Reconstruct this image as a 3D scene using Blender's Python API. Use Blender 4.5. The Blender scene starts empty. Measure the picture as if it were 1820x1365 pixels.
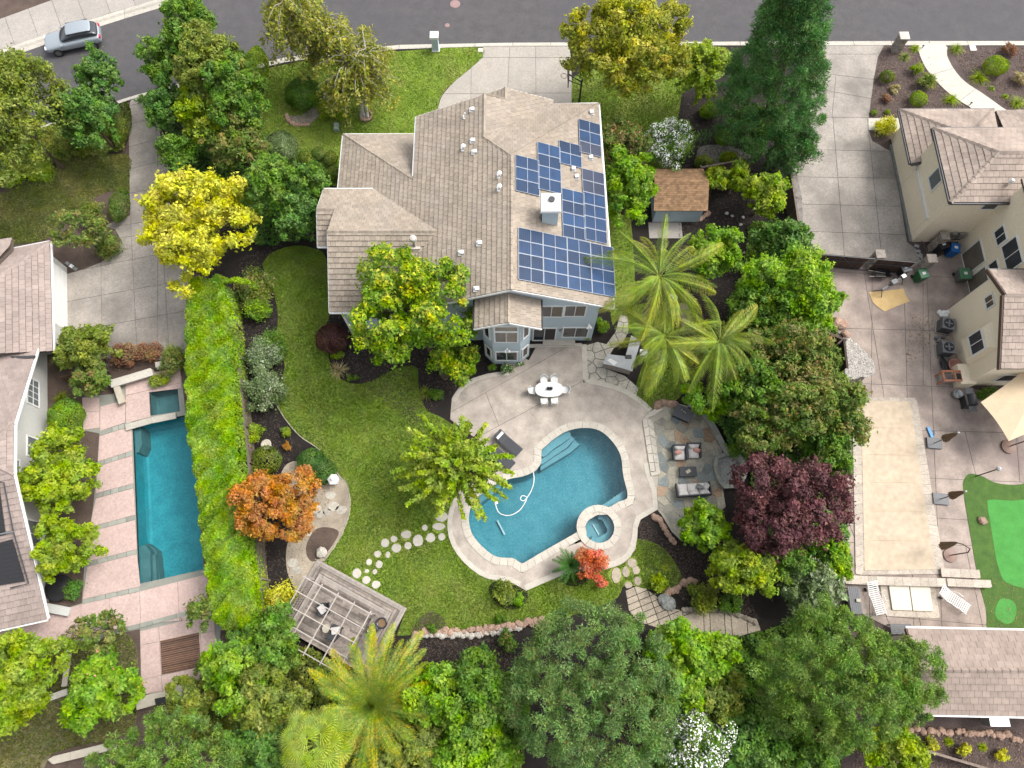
import bpy, math, random
import numpy as np
from mathutils import Vector, Matrix
from mathutils.geometry import tessellate_polygon
R=math.radians
sc=bpy.context.scene
C=sc.collection
rng=random.Random(7)
# ------------------------------------------------------------------ camera, sky, sun
TH=R(19.0); FPX=1263.0; CAMH=45.0
cam=bpy.data.cameras.new('camera'); camo=bpy.data.objects.new('camera',cam); C.objects.link(camo)
camo.location=(0,0,CAMH); camo.rotation_euler=(TH,0,0)
cam.sensor_width=36; cam.lens=36*FPX/1820; cam.clip_end=3000; cam.clip_start=1
sc.camera=camo
SUN_EL=R(52); SUN_AZ=R(68)       # azimuth clockwise from +Y
w=bpy.data.worlds.new('World'); sc.world=w; w.use_nodes=True
nt=w.node_tree; bg=nt.nodes['Background']
sky=nt.nodes.new('ShaderNodeTexSky'); sky.sky_type='NISHITA'; sky.sun_disc=False
sky.sun_elevation=SUN_EL; sky.sun_rotation=SUN_AZ; sky.air_density=1.0; sky.dust_density=5.0; sky.ozone_density=1.0
hs=nt.nodes.new('ShaderNodeHueSaturation'); hs.inputs['Saturation'].default_value=0.25
nt.links.new(sky.outputs[0],hs.inputs['Color']); nt.links.new(hs.outputs[0],bg.inputs[0]); bg.inputs[1].default_value=0.15
sl=bpy.data.lights.new('sun','SUN'); sl.energy=0.72; sl.angle=R(22); sl.color=(1,.95,.88)
so=bpy.data.objects.new('sun',sl); C.objects.link(so)
sd=Vector((math.sin(SUN_AZ)*math.cos(SUN_EL),math.cos(SUN_AZ)*math.cos(SUN_EL),math.sin(SUN_EL)))
so.rotation_euler=sd.to_track_quat('Z','Y').to_euler(); so.location=(20,20,60)
sc.view_settings.view_transform='Standard'; sc.view_settings.look='None'; sc.view_settings.gamma=1
sc.view_settings.exposure=1.36; sc.view_settings.use_curve_mapping=False

def G(px,py,z=0.0):
    """point of the level plane z seen at a place of the 1820x1365 photograph"""
    u=(px-910)/FPX; v=-(py-682.5)/FPX
    dy=v*math.cos(TH)+math.sin(TH); dz=v*math.sin(TH)-math.cos(TH)
    t=(z-CAMH)/dz
    return Vector((t*u,t*dy,z))
def GP(pts,z=0.0): return [tuple(G(x,y,z)[:2]) for x,y in pts]
def ZF(px,py,y):
    lo,hi=0,30
    for _ in range(40):
        m=(lo+hi)/2
        if G(px,py,m).y>y: lo=m
        else: hi=m
    return G(px,py,m)
def smooth(pts,n=5,closed=True):
    out=[];N=len(pts)
    for i in range(N if closed else N-1):
        p0,p1,p2,p3=[Vector(pts[(i+k)%N] if closed else pts[min(max(i+k,0),N-1)]) for k in (-1,0,1,2)]
        for j in range(n):
            t=j/n
            out.append(tuple(0.5*((2*p1)+(p2-p0)*t+(2*p0-5*p1+4*p2-p3)*t*t+(3*p1-p0-3*p2+p3)*t**3)))
    if not closed: out.append(tuple(pts[-1]))
    return out
# ------------------------------------------------------------------ tagging
def put(o,label=None,cat=None,group=None,kind=None):
    if label: o['label']=label
    if cat: o['category']=cat
    if group: o['group']=group
    if kind: o['kind']=kind
    return o
def thing(name,label,cat,loc=(0,0,0),group=None,kind=None):
    o=bpy.data.objects.new(name,None); C.objects.link(o); o.location=loc; o.empty_display_size=.3
    return put(o,label,cat,group,kind)
def link(name,me,parent=None,m=None):
    o=bpy.data.objects.new(name,me); C.objects.link(o)
    if parent is not None:
        o.parent=parent
        if parent.type=='EMPTY': o.matrix_parent_inverse=Matrix.Translation(-parent.location)
    if m is not None and (not me.materials): me.materials.append(m)
    return o
def dup(root,loc=None,rz=None,label=None,group=None):
    def cp(o,par):
        c=o.copy(); C.objects.link(c)
        if par is not None: c.parent=par
        for ch in o.children: cp(ch,c)
        return c
    r=cp(root,None)
    if loc is not None: r.location=loc
    if rz is not None: r.rotation_euler=(0,0,rz)
    if label: r['label']=label
    if group: r['group']=group
    return r
# ------------------------------------------------------------------ mesh builder
class MB:
    def __init__(s): s.v=[];s.f=[]
    def add(s,v,f):
        b=len(s.v); s.v+= [tuple(x) for x in v]; s.f+=[tuple(b+i for i in q) for q in f]; return s
    def box(s,c,size,rz=0,M=None):
        hx,hy,hz=[q/2 for q in size]; c=Vector(c)
        m=M if M is not None else Matrix.Rotation(rz,3,'Z')
        vs=[c+m@Vector((x*hx,y*hy,z*hz)) for z in (-1,1) for x,y in ((-1,-1),(1,-1),(1,1),(-1,1))]
        return s.add(vs,[(3,2,1,0),(4,5,6,7),(0,1,5,4),(1,2,6,5),(2,3,7,6),(3,0,4,7)])
    def bar(s,p,q,w,h,up=(0,0,1)):
        p=Vector(p);q=Vector(q);d=q-p;L=d.length
        if L<1e-6: return s
        d/=L; u=Vector(up)
        if abs(d.dot(u))>.98: u=Vector((0,1,0))
        sd_=d.cross(u).normalized(); u=sd_.cross(d)
        M=Matrix((d,sd_,u)).transposed()
        return s.box((p+q)/2,(L,w,h),M=M)
    def tube(s,pts,r,seg=6,caps=True):
        pts=[Vector(p) for p in pts]; rings=[];n=len(pts)
        rr=r if isinstance(r,(list,tuple)) else [r]*n
        vs=[];fs=[]
        for i,p in enumerate(pts):
            d=(pts[min(i+1,n-1)]-pts[max(i-1,0)])
            d=d.normalized() if d.length>1e-9 else Vector((0,0,1))
            a=Vector((0,0,1)) if abs(d.z)<.9 else Vector((1,0,0))
            x=d.cross(a).normalized(); y=d.cross(x)
            for k in range(seg):
                t=2*math.pi*k/seg; vs.append(p+(x*math.cos(t)+y*math.sin(t))*rr[i])
        for i in range(n-1):
            for k in range(seg):
                k2=(k+1)%seg; fs.append((i*seg+k,i*seg+k2,(i+1)*seg+k2,(i+1)*seg+k))
        if caps: fs.append(tuple(range(seg)));fs.append(tuple((n-1)*seg+k for k in reversed(range(seg))))
        return s.add(vs,fs)
    def lathe(s,c,prof,seg=16):
        c=Vector(c);vs=[];fs=[]
        for r,z in prof:
            for k in range(seg):
                t=2*math.pi*k/seg; vs.append(c+Vector((r*math.cos(t),r*math.sin(t),z)))
        for i in range(len(prof)-1):
            for k in range(seg):
                k2=(k+1)%seg; fs.append((i*seg+k,i*seg+k2,(i+1)*seg+k2,(i+1)*seg+k))
        fs.append(tuple(reversed(range(seg)))); fs.append(tuple((len(prof)-1)*seg+k for k in range(seg)))
        return s.add(vs,fs)
    def prism(s,poly,z0,z1,bottom=True,holes=()):
        loops=[list(poly)]+[list(h) for h in holes]
        flat=[p for l in loops for p in l]; n=len(flat)
        area=sum(loops[0][i][0]*loops[0][(i+1)%len(loops[0])][1]-loops[0][(i+1)%len(loops[0])][0]*loops[0][i][1] for i in range(len(loops[0])))
        tri=tessellate_polygon([[Vector((p[0],p[1],0)) for p in l] for l in loops])
        vs=[(p[0],p[1],z1) for p in flat]; fs=[]
        for t in tri:
            a,b,c=[Vector(flat[i][:2]) for i in t]
            t=t if (b-a).cross(c-a)>0 else (t[0],t[2],t[1])
            fs.append(tuple(t))
        if z0 is not None and z0!=z1:
            vs+=[(p[0],p[1],z0) for p in flat]
            o=0
            for l in loops:
                m=len(l)
                ar=sum(l[i][0]*l[(i+1)%m][1]-l[(i+1)%m][0]*l[i][1] for i in range(m))
                ccw=ar>0
                if l is not loops[0]: ccw=not ccw
                for i in range(m):
                    a=o+i;b=o+(i+1)%m
                    fs.append((a,n+a,n+b,b) if not ccw else (a,b,n+b,n+a)[::-1])
                o+=m
            if bottom:
                for t in tri: fs.append(tuple(n+i for i in reversed(t)))
        return s.add(vs,fs)
    def mesh(s,name,m=None,smooth_=False):
        me=bpy.data.meshes.new(name); me.from_pydata(s.v,[],s.f); me.update()
        if m: me.materials.append(m)
        if smooth_:
            me.polygons.foreach_set('use_smooth',[True]*len(me.polygons))
        return me
    def build(s,name,m,parent=None,smooth_=False):
        return link(name,s.mesh(name,m,smooth_),parent)
def clip(poly,a,b,c):
    """keep a*x+b*y<=c"""
    out=[];n=len(poly)
    for i in range(n):
        p=poly[i];q=poly[(i+1)%n]
        dp=a*p[0]+b*p[1]-c;dq=a*q[0]+b*q[1]-c
        if dp<=0: out.append(p)
        if (dp<0 and dq>0) or (dp>0 and dq<0):
            t=dp/(dp-dq); out.append((p[0]+(q[0]-p[0])*t,p[1]+(q[1]-p[1])*t))
    return out
def parea(p): return .5*sum(p[i][0]*p[(i+1)%len(p)][1]-p[(i+1)%len(p)][0]*p[i][1] for i in range(len(p)))
def inside(pt,poly):
    x,y=pt;c=False;n=len(poly)
    for i in range(n):
        x1,y1=poly[i][:2];x2,y2=poly[(i+1)%n][:2]
        if (y1>y)!=(y2>y) and x<(x2-x1)*(y-y1)/(y2-y1)+x1: c=not c
    return c
# ------------------------------------------------------------------ materials
def mat(name,col,col2=None,rough=.8,nscale=3.,nscale2=None,amt=.5,bump=0.,bscale=None,metal=0.,spec=.3,rand=0.,col3=None,detail=6,bdist=.02,stain=None,stain_scale=.35,stain_amt=0.):
    m=bpy.data.materials.new(name); m.use_nodes=True; t=m.node_tree; N=t.nodes; L=t.links
    b=N['Principled BSDF']; b.inputs['Roughness'].default_value=rough; b.inputs['Metallic'].default_value=metal
    b.inputs['Specular IOR Level'].default_value=spec
    tc=N.new('ShaderNodeNewGeometry')
    src=tc.outputs['Position']
    if col2 is None: col2=tuple(c*.82 for c in col)
    if max(col)>.12: col=tuple(c*.70 for c in col); col2=tuple(c*.70 for c in col2); col3=tuple(c*.70 for c in col3) if col3 else None
    n1=N.new('ShaderNodeTexNoise'); n1.inputs['Scale'].default_value=nscale; n1.inputs['Detail'].default_value=detail; n1.inputs['Roughness'].default_value=.65
    L.new(src,n1.inputs['Vector'])
    cr=N.new('ShaderNodeValToRGB'); cr.color_ramp.elements[0].position=.5-.25*amt-.05; cr.color_ramp.elements[1].position=.5+.25*amt+.05
    cr.color_ramp.elements[0].color=(*col2,1); cr.color_ramp.elements[1].color=(*col,1)
    if col3 is not None:
        e=cr.color_ramp.elements.new(.5); e.color=(*col3,1)
    L.new(n1.outputs[0],cr.inputs[0]); out=cr.outputs[0]
    if nscale2:
        n2=N.new('ShaderNodeTexNoise'); n2.inputs['Scale'].default_value=nscale2; n2.inputs['Detail'].default_value=4; L.new(src,n2.inputs['Vector'])
        mr=N.new('ShaderNodeMapRange'); mr.inputs['From Min'].default_value=.3; mr.inputs['From Max'].default_value=.7
        mr.inputs['To Min'].default_value=1-.35*amt; mr.inputs['To Max'].default_value=1+.25*amt; L.new(n2.outputs[0],mr.inputs[0])
        mx=N.new('ShaderNodeVectorMath'); mx.operation='SCALE'; L.new(out,mx.inputs[0]); L.new(mr.outputs[0],mx.inputs['Scale']); out=mx.outputs[0]
    if stain is not None:
        n3=N.new('ShaderNodeTexNoise'); n3.inputs['Scale'].default_value=stain_scale; n3.inputs['Detail'].default_value=7; n3.inputs['Roughness'].default_value=.6; L.new(src,n3.inputs['Vector'])
        mr=N.new('ShaderNodeMapRange'); mr.inputs['From Min'].default_value=.45; mr.inputs['From Max'].default_value=.66; mr.inputs['To Max'].default_value=stain_amt; L.new(n3.outputs[0],mr.inputs[0])
        mx=N.new('ShaderNodeMix'); mx.data_type='RGBA'; mx.inputs[7].default_value=(*stain,1); L.new(out,mx.inputs[6]); L.new(mr.outputs[0],mx.inputs[0]); out=mx.outputs[2]
    if rand>0:
        oi=N.new('ShaderNodeObjectInfo'); at=N.new('ShaderNodeAttribute'); at.attribute_name='tint'
        ad=N.new('ShaderNodeMath'); ad.operation='ADD'; L.new(oi.outputs['Random'],ad.inputs[0]); L.new(at.outputs['Fac'],ad.inputs[1])
        fr=N.new('ShaderNodeMath'); fr.operation='FRACT'; L.new(ad.outputs[0],fr.inputs[0])
        mr=N.new('ShaderNodeMapRange'); mr.inputs['To Min'].default_value=1-rand; mr.inputs['To Max'].default_value=1+rand; L.new(fr.outputs[0],mr.inputs[0])
        mx=N.new('ShaderNodeVectorMath'); mx.operation='SCALE'; L.new(out,mx.inputs[0]); L.new(mr.outputs[0],mx.inputs['Scale']); out=mx.outputs[0]
    L.new(out,b.inputs['Base Color'])
    if bump>0:
        nb=N.new('ShaderNodeTexNoise'); nb.inputs['Scale'].default_value=bscale or nscale*6; nb.inputs['Detail'].default_value=5; L.new(src,nb.inputs['Vector'])
        bp=N.new('ShaderNodeBump'); bp.inputs['Strength'].default_value=bump; bp.inputs['Distance'].default_value=bdist; L.new(nb.outputs[0],bp.inputs['Height']); L.new(bp.outputs[0],b.inputs['Normal'])
    return m
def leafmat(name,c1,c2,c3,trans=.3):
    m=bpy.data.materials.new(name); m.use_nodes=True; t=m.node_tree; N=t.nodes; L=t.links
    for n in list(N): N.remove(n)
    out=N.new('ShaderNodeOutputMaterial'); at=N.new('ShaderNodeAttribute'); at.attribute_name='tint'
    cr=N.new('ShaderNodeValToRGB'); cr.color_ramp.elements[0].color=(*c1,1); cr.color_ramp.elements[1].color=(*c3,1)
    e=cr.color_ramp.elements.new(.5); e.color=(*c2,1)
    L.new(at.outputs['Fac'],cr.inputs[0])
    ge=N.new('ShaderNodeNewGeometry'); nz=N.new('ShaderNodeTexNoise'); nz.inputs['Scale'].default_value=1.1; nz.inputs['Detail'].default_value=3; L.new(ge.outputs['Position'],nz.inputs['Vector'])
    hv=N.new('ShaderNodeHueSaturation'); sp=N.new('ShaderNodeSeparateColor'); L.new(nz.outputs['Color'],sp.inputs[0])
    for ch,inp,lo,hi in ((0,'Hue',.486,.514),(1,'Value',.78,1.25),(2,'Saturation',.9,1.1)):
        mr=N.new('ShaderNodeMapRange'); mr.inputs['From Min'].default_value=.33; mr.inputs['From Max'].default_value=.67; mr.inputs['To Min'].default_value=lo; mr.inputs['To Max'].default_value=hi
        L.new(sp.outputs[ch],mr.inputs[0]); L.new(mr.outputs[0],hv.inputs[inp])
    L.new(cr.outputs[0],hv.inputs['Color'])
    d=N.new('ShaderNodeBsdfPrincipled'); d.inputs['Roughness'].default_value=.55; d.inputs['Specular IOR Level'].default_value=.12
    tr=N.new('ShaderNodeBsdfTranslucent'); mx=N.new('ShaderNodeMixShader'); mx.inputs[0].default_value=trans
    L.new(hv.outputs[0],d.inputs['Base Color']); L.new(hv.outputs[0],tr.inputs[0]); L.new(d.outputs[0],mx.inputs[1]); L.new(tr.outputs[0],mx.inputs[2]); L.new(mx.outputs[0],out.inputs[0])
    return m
def glassmat(name,col=(.03,.035,.04),rough=.08):
    m=mat(name,col,tuple(c*.6 for c in col),rough=rough,nscale=.6,spec=.6,amt=.6)
    return m
def watermat(name,tint,bs=2.2,strength=.35):
    m=bpy.data.materials.new(name); m.use_nodes=True; t=m.node_tree; N=t.nodes; L=t.links
    for n in list(N): N.remove(n)
    out=N.new('ShaderNodeOutputMaterial'); tr=N.new('ShaderNodeBsdfTransparent'); tr.inputs[0].default_value=(*tint,1)
    gl=N.new('ShaderNodeBsdfGlossy'); gl.inputs['Roughness'].default_value=.06
    fr=N.new('ShaderNodeFresnel'); fr.inputs['IOR'].default_value=1.33
    ge=N.new('ShaderNodeNewGeometry'); nb=N.new('ShaderNodeTexNoise'); nb.inputs['Scale'].default_value=bs; nb.inputs['Detail'].default_value=5; nb.inputs['Distortion'].default_value=1.0
    L.new(ge.outputs['Position'],nb.inputs['Vector'])
    bp=N.new('ShaderNodeBump'); bp.inputs['Strength'].default_value=strength; bp.inputs['Distance'].default_value=.08; L.new(nb.outputs[0],bp.inputs['Height'])
    L.new(bp.outputs[0],gl.inputs['Normal']); L.new(bp.outputs[0],fr.inputs['Normal'])
    mx=N.new('ShaderNodeMixShader'); L.new(fr.outputs[0],mx.inputs[0]); L.new(tr.outputs[0],mx.inputs[1]); L.new(gl.outputs[0],mx.inputs[2]); L.new(mx.outputs[0],out.inputs[0])
    return m
M={}
def mk(k,*a,**kw): M[k]=mat(k,*a,**kw)
mk('asphalt',(.078,.074,.076),(.060,.057,.060),rough=.9,nscale=1.2,nscale2=14,amt=.5,bump=.3,bscale=40,stain=(.06,.058,.065),stain_scale=.12,stain_amt=.5)
mk('concrete',(.46,.42,.365),(.39,.355,.305),rough=.85,nscale=.8,nscale2=9,amt=.5,rand=.04,bump=.15,bscale=60,stain=(.27,.25,.225),stain_scale=.3,stain_amt=.55)
mk('concrete_light',(.60,.57,.50),(.54,.51,.44),rough=.85,nscale=1.5,nscale2=12,amt=.4,rand=.03)
mk('concrete_grey',(.44,.395,.345),(.35,.315,.275),rough=.85,nscale=.7,nscale2=9,amt=.6,rand=.05,bump=.15,bscale=60,stain=(.13,.118,.105),stain_scale=.24,stain_amt=.85)
mk('concrete_warm',(.43,.395,.36),(.36,.33,.295),rough=.85,nscale=.7,nscale2=9,amt=.5,rand=.05,stain=(.24,.22,.20),stain_scale=.3,stain_amt=.5)
mk('aggregate',(.54,.475,.41),(.39,.34,.29),rough=.85,nscale=9,nscale2=1.1,amt=.8,rand=.03,bump=.3,bscale=30,stain=(.33,.28,.25),stain_scale=.3,stain_amt=.35)
mk('aggregate_pink',(.49,.405,.345),(.34,.275,.232),rough=.85,nscale=10,nscale2=.9,amt=.8,rand=.03,bump=.3,bscale=30,stain=(.13,.10,.095),stain_scale=.22,stain_amt=.75)
mk('curbstone',(.58,.54,.47),(.47,.44,.38),rough=.8,nscale=2.5,nscale2=15,amt=.6,rand=.06)
mk('coping',(.62,.57,.49),(.53,.485,.415),rough=.75,nscale=2.5,nscale2=15,amt=.5,rand=.05)
mk('pink_slab',(.60,.455,.41),(.53,.395,.355),rough=.8,nscale=.9,nscale2=8,amt=.5,rand=.04,stain=(.42,.30,.27),stain_scale=.3,stain_amt=.35)
mk('slate',(.34,.37,.33),(.24,.28,.27),rough=.6,nscale=2.5,amt=.8,rand=.18,col3=(.33,.33,.28))
mk('flagstone',(.40,.38,.30),(.24,.25,.225),rough=.6,nscale=1.3,nscale2=8,amt=.7,rand=.20,bump=.2,bscale=12,col3=(.33,.31,.25))
mk('flag_light',(.56,.52,.44),(.42,.39,.33),rough=.7,nscale=1.6,nscale2=8,amt=.6,rand=.12,bump=.2,bscale=12)
mk('mortar',(.50,.46,.38),rough=.9,nscale=6)
mk('mortar_dark',(.20,.19,.16),rough=.9,nscale=6)
mk('joint',(.12,.11,.10),rough=.95,nscale=5)
mk('mulch',(.026,.021,.018),(.009,.0075,.007),rough=.95,nscale=16,nscale2=1.5,amt=.8,bump=.9,bscale=30,bdist=.04)
mk('mulch_brown',(.12,.085,.066),(.045,.033,.027),rough=.95,nscale=14,nscale2=1.2,amt=.8,bump=.9,bscale=26,bdist=.04)
mk('mulch_purple',(.11,.08,.072),(.045,.034,.032),rough=.95,nscale=11,nscale2=1.0,amt=.8,bump=.9,bscale=26,bdist=.04)
mk('soil',(.11,.085,.06),(.05,.042,.032),rough=.95,nscale=5,nscale2=.6,amt=.8,bump=.6,bscale=20)
mk('dry_soil',(.26,.21,.13),(.10,.10,.045),rough=.95,nscale=1.1,nscale2=7,amt=.8,bump=.5,bscale=20)
mk('grass',(.28,.39,.045),(.15,.25,.025),rough=.9,nscale=.55,nscale2=9,amt=.8,bump=.8,bscale=18,bdist=.05,stain=(.25,.22,.075),stain_scale=.33,stain_amt=.42)
mk('grass_dry',(.19,.19,.055),(.075,.11,.025),rough=.9,nscale=.6,nscale2=9,amt=.8,bump=.8,bscale=18,bdist=.05,stain=(.30,.25,.10),stain_scale=.3,stain_amt=.6)
mk('turf_dark',(.06,.115,.02),(.035,.08,.014),rough=.9,nscale=2,nscale2=20,amt=.5,bump=.5,bscale=40)
mk('turf_light',(.075,.32,.06),(.06,.26,.045),rough=.9,nscale=1.2,nscale2=20,amt=.4)
mk('pebble_path',(.50,.43,.33),(.30,.25,.19),rough=.9,nscale=14,nscale2=1,amt=.8,bump=.6,bscale=24)
mk('pebble_white',(.48,.44,.39),(.17,.155,.145),rough=.85,nscale=9,nscale2=2,amt=.8,rand=.35,bump=.5,bscale=20)
mk('rock',(.42,.36,.29),(.24,.205,.165),rough=.85,nscale=3,nscale2=12,amt=.8,rand=.2,bump=.5,bscale=12)
mk('flag_blue',(.24,.27,.26),(.18,.205,.20),rough=.6,nscale=1.6,nscale2=8,amt=.7,rand=.2)
mk('flag_rust',(.42,.28,.17),(.30,.22,.15),rough=.6,nscale=1.6,nscale2=8,amt=.7,rand=.2)
mk('flag_tan',(.47,.43,.32),(.36,.33,.26),rough=.6,nscale=1.6,nscale2=8,amt=.7,rand=.15)
mk('rock_pink',(.50,.34,.25),(.34,.22,.165),rough=.85,nscale=3,nscale2=12,amt=.8,rand=.15,bump=.5,bscale=12)
mk('river',(.80,.75,.68),(.42,.39,.36),rough=.8,nscale=6,amt=.8,rand=.35)
mk('rock_grey',(.32,.33,.31),(.20,.21,.20),rough=.8,nscale=3,nscale2=12,amt=.8,rand=.2,bump=.4,bscale=12)
mk('rock_white',(.60,.56,.49),(.44,.41,.355),rough=.8,nscale=3,amt=.8,rand=.1)
mk('tile_brown',(.395,.332,.262),(.318,.264,.207),rough=.85,nscale=4,nscale2=.35,amt=.4,rand=.12,bump=.15,bscale=50,stain=(.25,.22,.19),stain_scale=.45,stain_amt=.4)
mk('tile_pink',(.39,.315,.28),(.32,.257,.228),rough=.85,nscale=4,nscale2=.35,amt=.5,rand=.10)
mk('tile_beige',(.43,.35,.295),(.33,.265,.22),rough=.85,nscale=3,nscale2=.5,amt=.6,rand=.10)
mk('tile_pav',(.37,.295,.25),(.31,.245,.205),rough=.85,nscale=3,nscale2=.5,amt=.4,rand=.08)
mk('shingle',(.40,.245,.135),(.27,.16,.085),rough=.9,nscale=4,amt=.5,rand=.25)
mk('underlay',(.10,.08,.066),rough=.9)
mk('wall_blue',(.56,.66,.72),(.52,.615,.67),rough=.8,nscale=.8,nscale2=20,amt=.3)
mk('wall_cream',(1.06,.92,.71),(.98,.85,.65),rough=.85,nscale=.6,nscale2=15,amt=.35,stain=(.46,.40,.30),stain_scale=.3,stain_amt=.3)
mk('wall_grey',(.62,.62,.585),(.56,.56,.53),rough=.85,nscale=.6,nscale2=15,amt=.35)
mk('white',(.88,.88,.86),(.82,.82,.80),rough=.5,nscale=2,amt=.3)
mk('white_metal',(.78,.78,.77),(.70,.70,.69),rough=.4,nscale=2,amt=.3)
mk('metal',(.55,.56,.56),(.42,.43,.43),rough=.35,metal=.8,nscale=3,amt=.6)
mk('metal_dark',(.045,.045,.05),rough=.45,nscale=5,spec=.4)
mk('black',(.018,.018,.02),rough=.5,nscale=5,spec=.4)
mk('brown_trim',(.085,.055,.042),rough=.7,nscale=5)
mk('copper_trim',(.17,.09,.065),rough=.6,nscale=5)
mk('wood_grey',(.36,.31,.27),(.17,.14,.12),rough=.8,nscale=5,nscale2=1,amt=.8,rand=.42,bump=.3,bscale=30)
mk('wood_pale',(.44,.395,.35),(.29,.255,.225),rough=.8,nscale=5,amt=.7,rand=.12)
mk('wood_light',(.54,.49,.44),(.40,.355,.315),rough=.8,nscale=5,amt=.7,rand=.12)
mk('wood_brown',(.16,.085,.05),(.085,.045,.028),rough=.7,nscale=6,amt=.7,rand=.3)
mk('wood_dark',(.07,.042,.032),(.035,.022,.018),rough=.75,nscale=6,amt=.7,rand=.3)
mk('fence_wood',(.24,.19,.155),(.13,.10,.08),rough=.85,nscale=6,amt=.7,rand=.3)
mk('bark',(.14,.10,.07),(.07,.05,.038),rough=.9,nscale=8,amt=.8,bump=.8,bscale=14)
mk('bark_white',(.62,.59,.53),(.34,.31,.27),rough=.8,nscale=6,amt=.8)
mk('bark_grey',(.30,.26,.22),(.18,.155,.13),rough=.9,nscale=8,amt=.8)
mk('curtain',(.22,.19,.155),(.16,.14,.12),rough=.12,nscale=.8,spec=.6)
M['glass']=glassmat('glass',(.035,.04,.048)); M['glass_brown']=glassmat('glass_brown',(.14,.11,.082),.12); M['glass_grey']=glassmat('glass_grey',(.13,.12,.125),.12)
mk('screen',(.17,.19,.195),rough=.6,nscale=4)
mk('plaster_pool',(.15,.40,.45),(.09,.31,.37),rough=.7,nscale=1.3,nscale2=8,amt=.5)
mk('plaster_step',(.28,.46,.50),(.22,.39,.43),rough=.7,nscale=1.5,amt=.5)
mk('plaster_teal',(.06,.42,.46),(.035,.31,.355),rough=.7,nscale=1.3,nscale2=8,amt=.5)
mk('plaster_teal_step',(.14,.25,.24),(.10,.19,.19),rough=.7,nscale=1.5,amt=.5)
mk('pool_tile',(.045,.075,.085),(.02,.035,.045),rough=.3,nscale=8,amt=.8)
M['water']=watermat('water',(.72,.91,.95),1.7,.45)
mk('cover_beige',(.57,.465,.34),(.52,.42,.305),rough=.75,nscale=.8,nscale2=3,amt=.4,stain=(.50,.40,.285),stain_scale=.25,stain_amt=.12,bump=.1,bscale=2)
mk('cushion',(.70,.67,.64),(.62,.59,.565),rough=.9,nscale=5,amt=.4)
mk('cushion_pink',(.62,.33,.27),(.52,.26,.21),rough=.9,nscale=9,amt=.5)
mk('wicker',(.055,.058,.064),(.03,.032,.036),rough=.7,nscale=25,amt=.6)
mk('grill',(.02,.02,.022),rough=.35,spec=.5)
mk('orange_wood',(.60,.26,.15),(.48,.19,.11),rough=.6,nscale=4,amt=.6)
mk('bin_blue',(.02,.14,.42),rough=.4,nscale=3); mk('bin_green',(.025,.15,.05),rough=.4,nscale=3); mk('bin_black',(.02,.02,.022),rough=.4,nscale=3); mk('bin_grey',(.16,.17,.16),rough=.5,nscale=3)
mk('bin_lid',(.10,.26,.14),rough=.4,nscale=3)
mk('ac_grey',(.14,.145,.155),rough=.5,nscale=3); mk('ac_top',(.22,.225,.235),rough=.5,nscale=3)
mk('tarp_tan',(.66,.47,.22),(.56,.39,.17),rough=.8,nscale=2,amt=.5)
mk('canvas_tan',(.70,.56,.38),(.64,.51,.345),rough=.85,nscale=2,amt=.4)
mk('canvas_brown',(.30,.205,.13),(.20,.135,.085),rough=.9,nscale=6,amt=.7)
mk('marble',(.56,.57,.58),(.40,.415,.43),rough=.35,nscale=2.5,amt=.9)
mk('toy_blue',(.02,.28,.60),rough=.4); mk('base_brown',(.26,.16,.125),rough=.5,nscale=3); mk('lime_stone',(.55,.50,.40),(.45,.41,.33),rough=.8,nscale=4,amt=.6)
mk('stone_stack',(.40,.35,.30),(.24,.21,.185),rough=.85,nscale=5,amt=.8,rand=.25,bump=.5,bscale=12)
mk('paver',(.56,.49,.41),(.46,.40,.33),rough=.8,nscale=3,nscale2=12,amt=.5,rand=.12)
mk('paver_step',(.50,.43,.33),(.38,.32,.25),rough=.8,nscale=3,nscale2=12,amt=.6,rand=.15)
mk('car_paint',(.42,.47,.51),(.40,.45,.49),rough=.22,metal=.35,nscale=1,spec=.6)
mk('rubber',(.02,.02,.02),rough=.8); mk('rim',(.30,.31,.32),rough=.3,metal=.7)
mk('terracotta_white',(.60,.56,.50),rough=.7,nscale=4); mk('pot_blue',(.015,.018,.035),rough=.12,spec=.7,nscale=4)
mk('flower_white',(.85,.85,.80)); mk('flower_red',(.65,.05,.10)); mk('flower_pink',(.75,.25,.30))
mk('manhole_pink',(.36,.24,.23),rough=.9,nscale=5)
mk('green_box',(.33,.42,.36),rough=.7,nscale=4)
mk('leaf_litter',(.38,.25,.13),(.24,.15,.08),rough=.9,rand=.3)
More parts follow.
